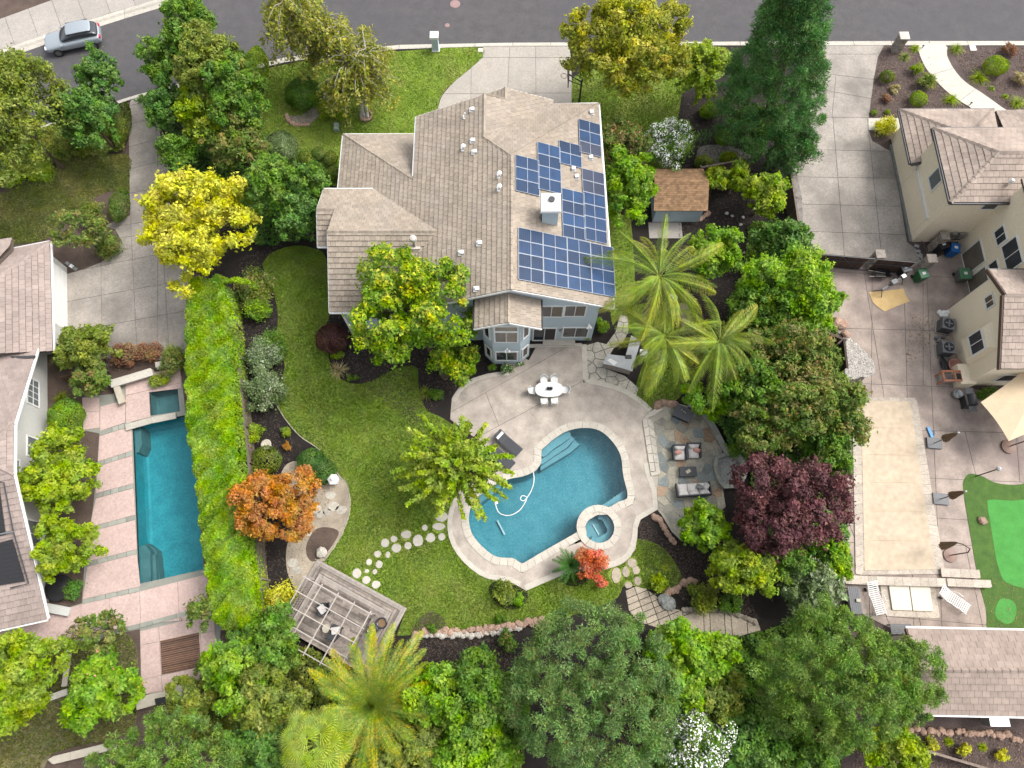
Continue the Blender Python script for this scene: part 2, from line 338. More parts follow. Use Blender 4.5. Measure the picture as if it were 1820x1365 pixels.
# ------------------------------------------------------------------ paving
import bmesh
def polymesh2d(outer,holes=()):
    mb=MB(); mb.prism(outer,None,0,False,holes)
    bm=bmesh.new(); vs=[bm.verts.new(v) for v in mb.v]
    for f in mb.f:
        try: bm.faces.new([vs[i] for i in f])
        except ValueError: pass
    bm.normal_update(); return bm
def slabs(parent,name,m,outer,z,thick,lines,holes=(),w=.014,jitter=.0):
    parts=[polymesh2d(outer,holes)]
    for ln in lines:
        a,b=Vector((*ln[0],0)),Vector((*ln[1],0)); d=(b-a); L=d.length; d/=L; n=Vector((-d.y,d.x,0)); new=[]
        for bm in parts:
            cs=[v.co for v in bm.verts]
            if not cs: continue
            c=sum(cs,Vector())/len(cs); t=(c-a).dot(d)/L
            sides=[(v-a).dot(n) for v in cs]
            if (len(ln)>2 and not (-.05<t<1.05)) or min(sides)>-.05 or max(sides)<.05: new.append(bm); continue
            for s in (1,-1):
                q=bm.copy()
                bmesh.ops.bisect_plane(q,geom=q.verts[:]+q.edges[:]+q.faces[:],plane_co=a+n*(w*s),plane_no=-n*s,clear_outer=True)
                if len(q.faces) and sum(f.calc_area() for f in q.faces)>.01: new.append(q)
                else: q.free()
            bm.free()
        parts=new
    out=[]
    for bm in parts:
        for v in bm.verts: v.co.z=z+0.0
        es=[e for e in bm.edges if e.is_boundary]
        r=bmesh.ops.extrude_edge_only(bm,edges=es)
        for g_ in r['geom']:
            if isinstance(g_,bmesh.types.BMVert): g_.co.z=z-thick
        dz=rng.uniform(-jitter,jitter)
        for v in bm.verts: v.co.z+=dz
        me=bpy.data.meshes.new(name); bm.to_mesh(me); bm.free(); me.materials.append(m)
        out.append(link(name,me,parent))
    return out
def sheet(name,outer,z,m,z0=None,holes=(),kind='structure',parent=None):
    mb=MB(); mb.prism(outer,z0,z,False,holes); o=mb.build(name,m,parent)
    if parent is None: o['kind']=kind
    return o
def chamfer_prism(mb,poly,z0,z1,ch):
    n=len(poly); cx=sum(p[0] for p in poly)/n; cy=sum(p[1] for p in poly)/n
    def ins(p,k):
        d=math.hypot(p[0]-cx,p[1]-cy) or 1; f=max(0,1-k/d); return (cx+(p[0]-cx)*f,cy+(p[1]-cy)*f)
    vs=[(p[0],p[1],z0) for p in poly]+[(p[0],p[1],z1-ch) for p in poly]+[(*ins(p,ch),z1) for p in poly]
    fs=[tuple(range(2*n,3*n))]
    for k in range(2):
        for i in range(n):
            j=(i+1)%n; fs.append((k*n+i,k*n+j,(k+1)*n+j,(k+1)*n+i))
    mb.add(vs,fs); return mb
def voronoi(outer,seeds,gap):
    out=[]
    for i,s in enumerate(seeds):
        p=list(outer)
        for j,t in enumerate(seeds):
            if i==j or len(p)<3: continue
            a,b=t[0]-s[0],t[1]-s[1]; L=math.hypot(a,b)
            if L<1e-6 or L>6: continue
            a/=L;b/=L; c=a*(s[0]+t[0])/2+b*(s[1]+t[1])/2-gap/2
            p=clip(p,a,b,c)
        if len(p)>=3 and abs(parea(p))>.015: out.append(p)
    return out
def scatter(outer,n,mind,r=rng):
    xs=[p[0] for p in outer];ys=[p[1] for p in outer];out=[];k=0
    while len(out)<n and k<n*60:
        k+=1; p=(r.uniform(min(xs),max(xs)),r.uniform(min(ys),max(ys)))
        if inside(p,outer) and all((p[0]-q[0])**2+(p[1]-q[1])**2>mind*mind for q in out): out.append(p)
    return out
def flagstones(parent,name,m,outer,z,n,mind,gap=.035,thick=.04):
    for p in voronoi(outer,scatter(outer,n,mind),gap):
        mb=MB(); chamfer_prism(mb,p,z-thick,z+rng.uniform(-.006,.006),.006); mb.build(name,rng.choice(m) if isinstance(m,list) else m,parent)
def blob(r,h,n=9,jit=.18,seed=None):
    q=rng
    return [(r*math.cos(2*math.pi*k/n)*(1+q.uniform(-jit,jit)),h*math.sin(2*math.pi*k/n)*(1+q.uniform(-jit,jit))) for k in range(n)]
def rockmesh(name,m,r=(.3,.25,.2),seg=9,jit=.16):
    mb=MB();vs=[];fs=[];rings=5
    for i in range(1,rings):
        ph=math.pi*i/rings
        for k in range(seg):
            t=2*math.pi*k/seg; j=1+rng.uniform(-jit,jit)
            vs.append((r[0]*math.sin(ph)*math.cos(t)*j,r[1]*math.sin(ph)*math.sin(t)*j,r[2]*math.cos(ph)*j))
    top=len(vs); vs.append((0,0,r[2]*.95)); 
    for i in range(rings-2):
        for k in range(seg):
            k2=(k+1)%seg; fs.append((i*seg+k,(i+1)*seg+k,(i+1)*seg+k2,i*seg+k2))
    for k in range(seg): fs.append((top,k,(k+1)%seg))
    mb.add(vs,fs); return mb.mesh(name,m)
ROCKS={}
def rock(name,m,loc,r,rz=0,parent=None,label=None,cat=None,group=None,sc_=None):
    key=m.name
    if key not in ROCKS: ROCKS[key]=[rockmesh('rock',m,(1,.85,.6)) for _ in range(4)]
    o=link(name,rng.choice(ROCKS[key]),parent)
    s=sc_ or (r,r,r); 
    o.location=loc; o.rotation_euler=(0,0,rz or rng.uniform(0,6.3)); o.scale=s
    return put(o,label,cat,group)
# ------------------------------------------------------------------ foliage
def leafmesh(name,P,T,B,tint,m,extra=None):
    n=len(P)
    V=np.empty((n,3,3)); V[:,0]=P+T*1.15; V[:,1]=P-T*.85+B*1.05; V[:,2]=P-T*.85-B*1.05
    V=V.reshape(-1,3); me=bpy.data.meshes.new(name)
    me.vertices.add(3*n); me.vertices.foreach_set('co',V.astype(np.float32).ravel())
    me.loops.add(3*n); me.loops.foreach_set('vertex_index',np.arange(3*n,dtype=np.int32))
    me.polygons.add(n); me.polygons.foreach_set('loop_start',np.arange(0,3*n,3,dtype=np.int32)); me.polygons.foreach_set('loop_total',np.full(n,3,dtype=np.int32))
    me.update(calc_edges=True)
    a=me.attributes.new('tint','FLOAT','FACE'); a.data.foreach_set('value',np.clip(tint,0,.999).astype(np.float32))
    me.materials.append(m); me.validate(); return me
def unit(a): return a/np.maximum(np.linalg.norm(a,axis=-1,keepdims=True),1e-9)
def frame(Nn,g_):
    r=unit(g_.normal(size=Nn.shape)); T=unit(np.cross(Nn,r)); B=np.cross(Nn,T); return T,B
def depth(p): return p[1]*math.sin(TH)-(p[2]-CAMH)*math.cos(TH)
def S(p): return FPX/depth(p)
SEED=[100]
def nrng():
    SEED[0]+=1; return np.random.default_rng(SEED[0])
def clump_centres(g_,n,rad,lump=.22,fill=.35,zmin=-.5,zpow=1.0):
    d=unit(g_.normal(size=(n*4,3))); d=d[d[:,2]>zmin][:n]
    ph=g_.uniform(0,6.28,6)
    k=1+lump*(np.sin(3*np.arctan2(d[:,1],d[:,0])+ph[0])*.5+np.sin(5*d[:,0]+ph[1])*.5*1.0+np.sin(6*d[:,1]+ph[2]+3*d[:,2])*.5)
    r=np.where(g_.random(len(d))<fill,g_.uniform(.25,.8,len(d)),g_.uniform(.82,1.05,len(d)))
    return d*(k*r)[:,None]*np.array(rad)
def crown_broad(name,c,rad,m,parent=None,nclump=60,cr=.22,per=140,leaf=.16,lump=.22,fill=.35,zmin=-.45,up=.5,tintmode='mix',flat=.8,asp=1.5,g_=None,centres=None,crv=.35):
    g_=g_ or nrng(); rad=np.array(rad,float)
    cc=clump_centres(g_,nclump,rad*(1-cr*.6),lump,fill,zmin) if centres is None else centres
    n=len(cc); R0=cr*rad.mean()*g_.uniform(1-crv,1+crv,n)
    idx=np.repeat(np.arange(n),per); d=unit(g_.normal(size=(len(idx),3))); d[:,2]=np.abs(d[:,2])*np.where(g_.random(len(d))<.75,1,-1)
    rr=g_.uniform(.2,1.0,len(idx))**.5; sp=g_.random(len(idx))<.14; rr=np.where(sp,g_.uniform(.9,1.55,len(idx)),rr)
    an=g_.uniform(.7,1.35,(n,3))
    P=cc[idx]+d*(R0[idx]*rr)[:,None]*np.array([1,1,flat])*an[idx]
    Nn=unit(d*.6+np.array([0,0,up])+g_.normal(size=d.shape)*.6)
    T,B=frame(Nn,g_); s=leaf*g_.uniform(.6,1.3,len(idx))
    ct=g_.random(n)
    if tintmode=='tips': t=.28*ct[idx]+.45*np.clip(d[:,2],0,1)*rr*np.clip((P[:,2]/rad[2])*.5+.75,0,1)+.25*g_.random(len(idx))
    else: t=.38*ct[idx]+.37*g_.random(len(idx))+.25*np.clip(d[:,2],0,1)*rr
    me=leafmesh(name,P+np.array(c),T*(s*asp/2)[:,None],B*(s/2)[:,None],t,m)
    return me,cc+np.array(c)
def crown_pine(name,c,rad,m,nclump=120,cr=.17,per=150,leaf=.30,lump=.15,fill=.25,zmin=-.3,g_=None,centres=None,w=.028):
    g_=g_ or nrng(); rad=np.array(rad,float)
    cc=clump_centres(g_,nclump,rad*(1-cr*.5),lump,fill,zmin) if centres is None else centres
    n=len(cc); R0=cr*(rad.mean() if centres is None else 1)*g_.uniform(.65,1.3,n)
    idx=np.repeat(np.arange(n),per); d=unit(g_.normal(size=(len(idx),3))+np.array([0,0,.8]))
    rr=g_.uniform(.45,1,len(idx))
    P=cc[idx]+d*(R0[idx]*rr)[:,None]
    dd=unit(d+g_.normal(size=d.shape)*.6); T,B=frame(dd,g_)
    s=leaf*g_.uniform(.6,1.2,len(idx)); ct=g_.random(n)
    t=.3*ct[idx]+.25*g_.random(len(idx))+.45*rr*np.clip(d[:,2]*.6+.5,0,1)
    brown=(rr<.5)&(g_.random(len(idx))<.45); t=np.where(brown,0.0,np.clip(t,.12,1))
    return leafmesh(name,P+np.array(c),dd*(s/2)[:,None],B*(w*g_.uniform(.7,1.6,len(idx)))[:,None],t,m),cc+np.array(c)
def crown_wands(name,c,L,m,nb=60,leaf=.15,per=90,el=(-.1,1.3),droop=.25,wid=.16,g_=None,up0=0.):
    g_=g_ or nrng(); Ps=[];ts=[];Ds=[];tips=[]
    for k in range(nb):
        a=g_.uniform(0,6.283); e=g_.uniform(*el); l=L*g_.uniform(.55,1.08)*(1-.25*max(0,math.sin(e)))
        d=np.array([math.cos(a)*math.cos(e),math.sin(a)*math.cos(e),math.sin(e)])
        u=g_.uniform(.12,1,per)**.8; bend=-droop*l*u**2
        side=np.array([-math.sin(a),math.cos(a),0])*g_.uniform(-.25,.25)
        P=d[None]*(l*u)[:,None]+side[None]*(l*u**2)[:,None]; P[:,2]+=bend
        tips.append(P[np.argmax(u)].copy())
        P+=g_.normal(size=P.shape)*wid*(1.1-.7*u)[:,None]; P[:,2]+=up0
        Ps.append(P); ts.append(.45*g_.random()+.3*u+.25*g_.random(per)); Ds.append(np.repeat(d[None],per,0))
    P=np.concatenate(Ps);t=np.concatenate(ts);D=np.concatenate(Ds)
    Nn=unit(g_.normal(size=P.shape)*.6+np.array([0,0,.8])); T,B=frame(Nn,g_); s=leaf*g_.uniform(.6,1.3,len(P))
    return leafmesh(name,P+np.array(c),T*(s*.7)[:,None],B*(s*.5)[:,None],t,m),[np.array(c)+q for q in tips]
def trunkmesh(base,top,r,targets=(),lr=.05,lean=None):
    mb=MB(); base=Vector(base);top=Vector(top); pts=[]
    for i in range(6):
        t=i/5; p=base.lerp(top,t)+Vector((math.sin(t*5+base.x)*.08,math.cos(t*4+base.y)*.08,0))*(t>0); pts.append(p)
    mb.tube(pts,[r*(1.25 if i==0 else 1-.55*i/5) for i in range(6)],8)
    for q in targets:
        q=Vector(q); s=pts[3].lerp(pts[5],rng.random()); mid=s.lerp(q,.5)+Vector((rng.uniform(-.2,.2),rng.uniform(-.2,.2),rng.uniform(-.1,.35)))
        mb.tube([s,mid,q],[lr*1.4,lr,lr*.35],5,False)
    return mb
LM={}
def lm(k,c1,c2,c3,tr=.3): LM[k]=leafmat('leaf_'+k,c1,c2,c3,tr)
lm('yellow',(.22,.26,.02),(.50,.49,.035),(.80,.76,.09),.38)
lm('maple',(.075,.17,.012),(.17,.29,.018),(.52,.47,.03),.35)
lm('ginkgo',(.15,.25,.02),(.24,.35,.03),(.40,.46,.05),.4)
lm('orange',(.24,.21,.03),(.42,.18,.035),(.52,.23,.06),.33)
lm('red',(.38,.09,.03),(.60,.16,.07),(.68,.30,.14),.35)
lm('purple',(.04,.022,.022),(.105,.042,.045),(.20,.085,.085),.25)
lm('hedge',(.09,.20,.015),(.19,.32,.02),(.36,.44,.03),.33)
lm('green',(.05,.115,.018),(.10,.20,.025),(.20,.30,.045),.3)
lm('dark',(.045,.11,.02),(.09,.19,.035),(.19,.30,.06),.28)
lm('bright',(.08,.19,.015),(.17,.32,.02),(.32,.43,.04),.35)
lm('lime',(.13,.22,.012),(.22,.32,.02),(.38,.42,.035),.35)
lm('olive',(.08,.13,.02),(.17,.22,.035),(.32,.33,.06),.33)
lm('streetyellow',(.14,.19,.02),(.30,.32,.035),(.56,.47,.05),.38)
lm('birch',(.14,.19,.03),(.29,.31,.05),(.45,.40,.08),.38)
lm('redgreen',(.06,.12,.02),(.13,.20,.035),(.30,.17,.075),.3)
lm('reddish',(.12,.06,.03),(.26,.12,.07),(.20,.19,.06),.3)
lm('greywhite',(.08,.13,.04),(.15,.21,.08),(.45,.48,.36),.3)
lm('maroonball',(.05,.022,.020),(.11,.05,.042),(.17,.09,.065),.2)
lm('pine',(.27,.17,.06),(.105,.22,.06),(.31,.43,.13),.32)
lm('pine_green',(.23,.16,.045),(.11,.23,.04),(.33,.44,.085),.32)
lm('redwood',(.10,.08,.03),(.06,.17,.045),(.17,.32,.08),.3)
lm('palm',(.08,.14,.02),(.16,.24,.035),(.42,.38,.06),.3)
lm('date',(.07,.15,.02),(.17,.27,.035),(.62,.44,.035),.25)
lm('fan',(.08,.15,.02),(.25,.33,.035),(.50,.52,.07),.3)
lm('cycad',(.03,.09,.015),(.05,.13,.02),(.09,.18,.03),.2)
lm('tan',(.22,.18,.07),(.38,.32,.14),(.55,.48,.26),.3)
lm('whitefl',(.30,.34,.22),(.80,.80,.75),(.90,.90,.86),.1)
lm('pinkfl',(.30,.05,.07),(.60,.14,.17),(.75,.30,.30),.2)
def tree(label,cat,px,py,zc,rpx,rz,leafk,kind='broad',base=None,name='broadleaf_tree',tr=.16,trunk='bark',group=None,limbs=8,flowers=None,fn=0,kw={}):
    """tree whose crown centre stands zc above the ground; rpx = crown radii in photo pixels"""
    c=G(px,py,zc); s=S(c); rx,ry=(rpx if isinstance(rpx,tuple) else (rpx,rpx)); rad=(rx/s,ry/s*1.0,rz)
    b=Vector((c.x,c.y,0)) if base is None else G(*base)
    t=thing(name,label,cat,(b.x,b.y,0),group)
    if kind=='broad': me,cc=crown_broad('crown',tuple(c),rad,LM[leafk],**kw)
    elif kind=='pine': me,cc=crown_pine('crown',tuple(c),rad,LM[leafk],**kw)
    elif kind=='wands': me,cc=crown_wands('crown',(c.x,c.y,c.z-rz*.5),rad[0],LM[leafk],**kw)
    link('crown',me,t)
    k=list(cc); rng.shuffle(k)
    trunkmesh(b,(c.x,c.y,max(.3,c.z-rz*.3)),tr,[tuple(q) for q in k[:limbs]],tr*.3).build('trunk',M[trunk],t,True)
    if flowers: link('blossoms',blossoms(cc,rad,fn,flowers),t)
    return t
def blossoms(cc,rad,n,mk_,size=.09,cr=.24):
    g_=nrng(); cc=np.array(cc); idx=g_.integers(0,len(cc),n); d=unit(g_.normal(size=(n,3))+np.array([0,-.1,.5]))
    P=cc[idx]+d*(cr*np.mean(rad))*1.02; Nn=unit(d+g_.normal(size=d.shape)*.3); T,B=frame(Nn,g_); s=size*g_.uniform(.6,1.3,n)
    return leafmesh('blossoms',P,T*(s/2)[:,None],B*(s/2)[:,None],np.clip(.5+g_.random(n)*.5,0,1),mk_)
def shrub(label,px,py,rpx,h,leafk,name='shrub',cat='shrub',group=None,leaf=.09,ball=False,flowers=None,fn=0,dens=1.0,kind='broad'):
    """a plant standing on the ground; px,py = middle of its foliage"""
    zc=h*.55; c=G(px,py,zc); s=S(c); rx,ry=(rpx if isinstance(rpx,tuple) else (rpx,rpx)); rad=(rx/s,ry/s,h*.5)
    area=4*3.14*(rad[0]*rad[1]+rad[0]*rad[2]+rad[1]*rad[2])/3
    n=int(min(26000,max(250,area*1.9/(leaf*leaf*.75)))*dens)
    g_=nrng()
    if ball:
        d=unit(g_.normal(size=(n,3))); d=d[d[:,2]>-.75]; rr=1-np.abs(g_.normal(size=len(d)))*.05
        k=1+.03*np.sin(7*d[:,0]+1)+.03*np.sin(9*d[:,1])
        P=d*np.array(rad)*(rr*k)[:,None]; Nn=unit(d+g_.normal(size=d.shape)*.4); T,B=frame(Nn,g_); q=leaf*g_.uniform(.6,1.2,len(d))
        me=leafmesh(name,P+np.array(c),T*(q*.7)[:,None],B*(q*.5)[:,None],.3*g_.random(len(d))+.7*np.clip(.5+.5*np.sin(5*P[:,0]+3*P[:,1]+ g_.normal(size=len(d))),0,1)*g_.random(len(d)),LM[leafk]); cc=[tuple(c)]
    elif kind=='wands':
        me,cc=crown_wands(name,(c.x,c.y,c.z*.4),rad[0],LM[leafk],nb=max(14,n//60),leaf=leaf,per=60,el=(.1,1.5),droop=.3,wid=.08,g_=g_)
    else:
        nc=max(8,int(n/110)); 
        me,cc=crown_broad(name,tuple(c),rad,LM[leafk],nclump=nc,cr=max(.2,min(.42,1.9/math.sqrt(nc)+.08)),per=max(30,n//nc),leaf=leaf,g_=g_,zmin=-.7,lump=.18)
    if flowers:
        t=thing(name,label,cat,(c.x,c.y,0),group); link('foliage',me,t)
        cr_=.24
        link('blossoms',blossoms(cc,rad,fn,flowers,cr=.3),t); return t
    o=link(name,me); 
    # origin at the base of the plant
    me.transform(Matrix.Translation((-c.x,-c.y,0))); o.location=(c.x,c.y,0)
    return put(o,label,cat,group)
def tuft(label,px,py,rpx,leafk,h=.5,n=160,name='ornamental_grass',cat='grass clump',group=None):
    c=G(px,py,0); L=rpx/S(c); g_=nrng()
    a=g_.uniform(0,6.283,n); e=g_.uniform(.25,1.35,n); l=L*g_.uniform(.7,1.15,n); segs=3; P=[];T=[];B=[];t=[]
    for j in range(segs):
        u0,u1=j/segs,(j+1)/segs
        def pt(u): 
            r=l*np.cos(e)*u*(1+.3*u); return np.stack([np.cos(a)*r,np.sin(a)*r,(np.sin(e)*u-.45*u*u)*l*1.3+.02],1)
        p0,p1=pt(u0),pt(u1); P.append((p0+p1)/2); T.append((p1-p0)*.55); s=np.stack([-np.sin(a),np.cos(a),0*a],1); B.append(s*.022*(1.1-u0)); t.append(g_.random(n)*.7+.3*u0)
    me=leafmesh(name,np.concatenate(P),np.concatenate(T),np.concatenate(B),np.concatenate(t),LM[leafk])
    o=link(name,me); o.location=(c.x,c.y,0); return put(o,label,cat,group)
def frondmesh(L,width,npair,m,droop=.5,rise=.35,lw=.03,hang=.35,yel=0.,g_=None,bendz=None,vshape=.35):
    """pinnate frond along +X from the origin"""
    g_=g_ or nrng(); P=[];T=[];B=[];t=[]
    def rach(u): 
        return np.array([L*(u-.12*u**3),0,L*(rise*u-droop*u*u)])
    for i in range(npair):
        u=.08+.92*i/(npair-1); p=rach(u); q=rach(min(1,u+.02)); tan=unit(q-p if i<npair-1 else p-rach(u-.02))
        w_=width*g_.uniform(.85,1.15)*(math.sin(math.pi*min(1,(u*.92+.06)))**.6)*g_.uniform(.85,1.1)
        for s in (-1,1):
            d=unit(tan*.75+np.array([0,s,0])*.8+np.array([0,0,vshape-hang*g_.uniform(.6,1.4)]))
            for k in range(2):
                a=p+d*w_*k*.5+np.array([0,0,-hang*w_*.5*k]); b=p+d*w_*(k+1)*.5+np.array([0,0,-hang*w_*(.5+.6*k)])
                P.append((a+b)/2);T.append((b-a)*.56); B.append(unit(np.cross(b-a,np.array([0,.0,1.])))*lw*(1-.35*k)); t.append(np.clip(.25+.45*g_.random()+yel*(u+.3*k),0,.99))
    for i in range(8):
        a=rach(i/8);b=rach((i+1)/8); P.append((a+b)/2);T.append((b-a)*.52);B.append(np.array([0,.03*(1.1-i/8),0])); t.append(.6)
    return leafmesh('frond',np.array(P),np.array(T),np.array(B),np.array(t),m)
def palm(label,px,py,z,Lpx,leafk,base,n=16,el=(-.1,1.1),width=.62,npair=64,name='queen_palm',rise=.45,droop=.75,hang=.5,trr=.16,yel=.4,lw=.022,azs=None,cat='palm tree',vshape=.3):
    c=G(px,py,z); L=Lpx/S(c); b=G(*base); t=thing(name,label,cat,(b.x,b.y,0))
    ms=[frondmesh(L,width,npair,LM[leafk],droop*rng.uniform(.75,1.3),rise,lw,hang*rng.uniform(.8,1.3),yel*k/4,vshape=vshape) for k in range(5)]
    for i in range(n):
        az=2*math.pi*i/n*2.618*1.0+rng.uniform(-.15,.15) if azs is None else azs[i%len(azs)]+rng.uniform(-.25,.25)
        e=el[0]+(el[1]-el[0])*(1-(i+.5)/n)**1.2
        o=link('frond',ms[rng.choice((0,1)) if e>.6*el[1] else rng.choice((0,1,2,3,4))],t)
        o.matrix_parent_inverse=Matrix.Identity(4)
        o.location=(c.x-b.x,c.y-b.y,z); o.rotation_euler=(rng.uniform(-.6,.6)*min(1,hang*2),-e+rng.uniform(-.12,.12),az); k=rng.uniform(.72,1.12)*(1-.2*max(0,e-.7)); o.scale=(k,k,k)
    pts=[b,b.lerp(c,.35)+Vector((0,0,.2)),b.lerp(c,.7),c]; MB().tube(pts,[trr*1.3,trr,trr*.9,trr*.8],10).build('trunk',M['bark_grey'],t,True)
    return t
# ------------------------------------------------------------------ roofs
class Roof:
    """tiled roof of one building: solid deck slabs plus individual tiles"""
    def __init__(s,house,m,tw=.33,course=.34,name='roof_tile',th=.075,limit=300):
        s.h=house;s.m=m;s.tw=tw;s.c=course;s.name=name;s.full=[];s.rest=[];s.th=th;s.limit=limit
        s.root=thing('roof',None,None,house.location if house.type=='EMPTY' else (0,0,0)); s.root.parent=house; s.root.location=(0,0,0)
    def plane(s,pts,thick=.14,tiles=True,off=0):
        P=[Vector(p) for p in pts]; n=Vector((0,0,0))
        for i in range(len(P)): n+=P[i].cross(P[(i+1)%len(P)])
        n.normalize()
        if n.z<0: n=-n; P=P[::-1]
        mb=MB(); k=len(P); low=[p-Vector((0,0,thick)) for p in P]
        tri=tessellate_polygon([[Vector((p.x,p.y,0)) for p in P]])
        fs=[tuple(t) for t in tri]+[tuple(k+i for i in t) for t in tri]+[(i,(i+1)%k,k+(i+1)%k,k+i) for i in range(k)]
        o=mb.add(P+low,fs).build('roof_deck',M['underlay'],None); o.parent=s.root; o.matrix_parent_inverse=Matrix.Translation(-s.h.location)
        if not tiles: return
        d=Vector((n.x,n.y,0)).normalized(); d=(d-n*d.dot(n)).normalized(); u=n.cross(d).normalized(); O=P[0]
        uv=[((p-O).dot(u),(p-O).dot(d)) for p in P]
        vmax=max(q[1] for q in uv);vmin=min(q[1] for q in uv);umin=min(q[0] for q in uv);umax=max(q[0] for q in uv)
        rows=int((vmax-vmin)/s.c)+1; r_=s.h.get('_r',0)
        for i in range(rows):
            v1=vmax+.02-i*s.c; v0=v1-s.c
            st=umin-s.tw*(1 if i%2 else .5)-off
            nn=int((umax-st)/s.tw)+2
            band=clip(clip(uv,0,1,v1),0,-1,-v0)
            if len(band)<3: continue
            for j in range(nn):
                a=st+j*s.tw+.006; b=a+s.tw-.012
                q=clip(clip(band,1,0,b),-1,0,-a)
                if len(q)<3: continue
                ar=abs(parea(q))
                if ar<.004: continue
                cx=O+u*(a+b)/2+d*(v0+v1)/2
                if ar>.97*(b-a)*s.c: s.full.append((cx,u.copy(),d.copy(),n.copy()))
                else: s.rest.append((q,v0,v1,O,u,d,n))
    def finish(s):
        camp=Vector((0,0,CAMH)); s.full.sort(key=lambda f:(f[0]-camp).length)
        hw=(s.tw-.012)/2; hc=s.c/2-.009; th=s.th
        mb=MB(); vs=[(-hw,-hc,0),(hw,-hc,0),(hw,hc,0),(-hw,hc,0),(-hw,-hc,th*.35),(hw,-hc,th*.35),(hw,hc,th),(-hw,hc,th)]
        mb.add(vs,[(4,5,6,7),(0,1,5,4),(1,2,6,5),(2,3,7,6),(3,0,4,7)]); me=mb.mesh(s.name,s.m)
        for c,u,d,n in s.full[:s.limit]:
            o=link(s.name,me); o.parent=s.root; o.matrix_parent_inverse=Matrix.Translation(-s.h.location)
            Mx=Matrix((u,d,n)).transposed().to_4x4(); Mx.translation=c+n*rng.uniform(0,.006); o.matrix_local=Mx
            o.matrix_basis=Mx
        out=MB(); tints=[]
        for c,u,d,n in s.full[s.limit:]:
            k=rng.uniform(0,.006)
            out.add([c+u*x+d*y+n*(z+k) for x,y,z in vs],[(4,5,6,7),(0,1,5,4),(1,2,6,5),(2,3,7,6),(3,0,4,7)]); tints+= [rng.random()]*5
        for q,v0,v1,O,u,d,n in s.rest:
            m_=len(q); k=rng.uniform(0,.006)
            top=[O+u*a+d*b+n*(th*(.35+.65*(b-v0)/(v1-v0))+k) for a,b in q]; bot=[O+u*a+d*b for a,b in q]
            out.add(top+bot,[tuple(range(m_))]+[(i,(i+1)%m_,m_+(i+1)%m_,m_+i) for i in range(m_)]); tints+=[rng.random()]*(m_+1)
        if out.v:
            me=out.mesh('roof_tiles',s.m); at=me.attributes.new('tint','FLOAT','FACE'); at.data.foreach_set('value',tints)
            o=link('roof_tiles',me); o.parent=s.root; o.matrix_parent_inverse=Matrix.Translation(-s.h.location); o['kind']='stuff'
    def caps(s,a,b,w=.13,m=None,l=.4,h=.09):
        a=Vector(a);b=Vector(b);d=b-a;L=d.length;n=max(1,int(L/l));d/=L
        u=Vector((0,0,1)); sd_=d.cross(u).normalized(); up=sd_.cross(d); l=L/n
        mb=MB(); mb.add([(-l/2,-w,-.05),(-l/2,0,h*.55),(-l/2,w,-.05),(l/2+.03,-w*1.1,-.04),(l/2+.03,0,h),(l/2+.03,w*1.1,-.04)],[(0,3,4,1),(1,4,5,2),(0,1,2),(5,4,3)])
        me=mb.mesh('ridge_cap',m or s.m)
        for i in range(n):
            o=link('ridge_cap',me); o.parent=s.root; o.matrix_parent_inverse=Matrix.Translation(-s.h.location)
            Mx=Matrix((d,sd_,up)).transposed().to_4x4(); Mx.translation=a+d*l*(i+.5)+up*.04; o.matrix_basis=Mx
    def part(s,mb,name,m):
        o=mb.build(name,m,None); o.parent=s.root; o.matrix_parent_inverse=Matrix.Translation(-s.h.location); return o
def window(parent,o,u,w_,h_,n=2,m='glass',fr=.09,deep=.03,name='window',rows=1,mats=None,muntin=.045,up=(0,0,1)):
    """o = lower left corner on the wall face; u = direction along the wall; outside is u x up"""
    o=Vector(o);u=Vector(u).normalized();z=Vector(up);nrm=u.cross(z)
    def bx(mb,a,b,c,d,t0,t1):
        vs=[o+u*x+z*y+nrm*t for t in (t0,t1) for x,y in ((a,c),(b,c),(b,d),(a,d))]
        mb.add(vs,[(3,2,1,0),(4,5,6,7),(0,1,5,4),(1,2,6,5),(2,3,7,6),(3,0,4,7)])
    f=MB(); bx(f,-fr,w_+fr,-fr,0,-.05,.06);bx(f,-fr,w_+fr,h_,h_+fr,-.05,.06);bx(f,-fr,0,0,h_,-.05,.06);bx(f,w_,w_+fr,0,h_,-.05,.06)
    for k in range(1,n): bx(f,w_*k/n-muntin/2,w_*k/n+muntin/2,0,h_,-.05,.045)
    for k in range(1,rows): bx(f,0,w_,h_*k/rows-muntin/2,h_*k/rows+muntin/2,-.05,.044)
    fo=f.build(name,M['white'],parent)
    for k in range(n):
        g_=MB(); a=w_*k/n+(muntin/2 if k else 0)+.002; b=w_*(k+1)/n-(muntin/2 if k<n-1 else 0)-.002
        for r_ in range(rows):
            c=h_*r_/rows+(muntin/2 if r_ else 0)+.002; d=h_*(r_+1)/rows-(muntin/2 if r_<rows-1 else 0)-.002
            bx(g_,a,b,c,d,.005,deep-.01)
        g_.build('pane',M[(mats[k] if mats else m)],fo)
    return fo
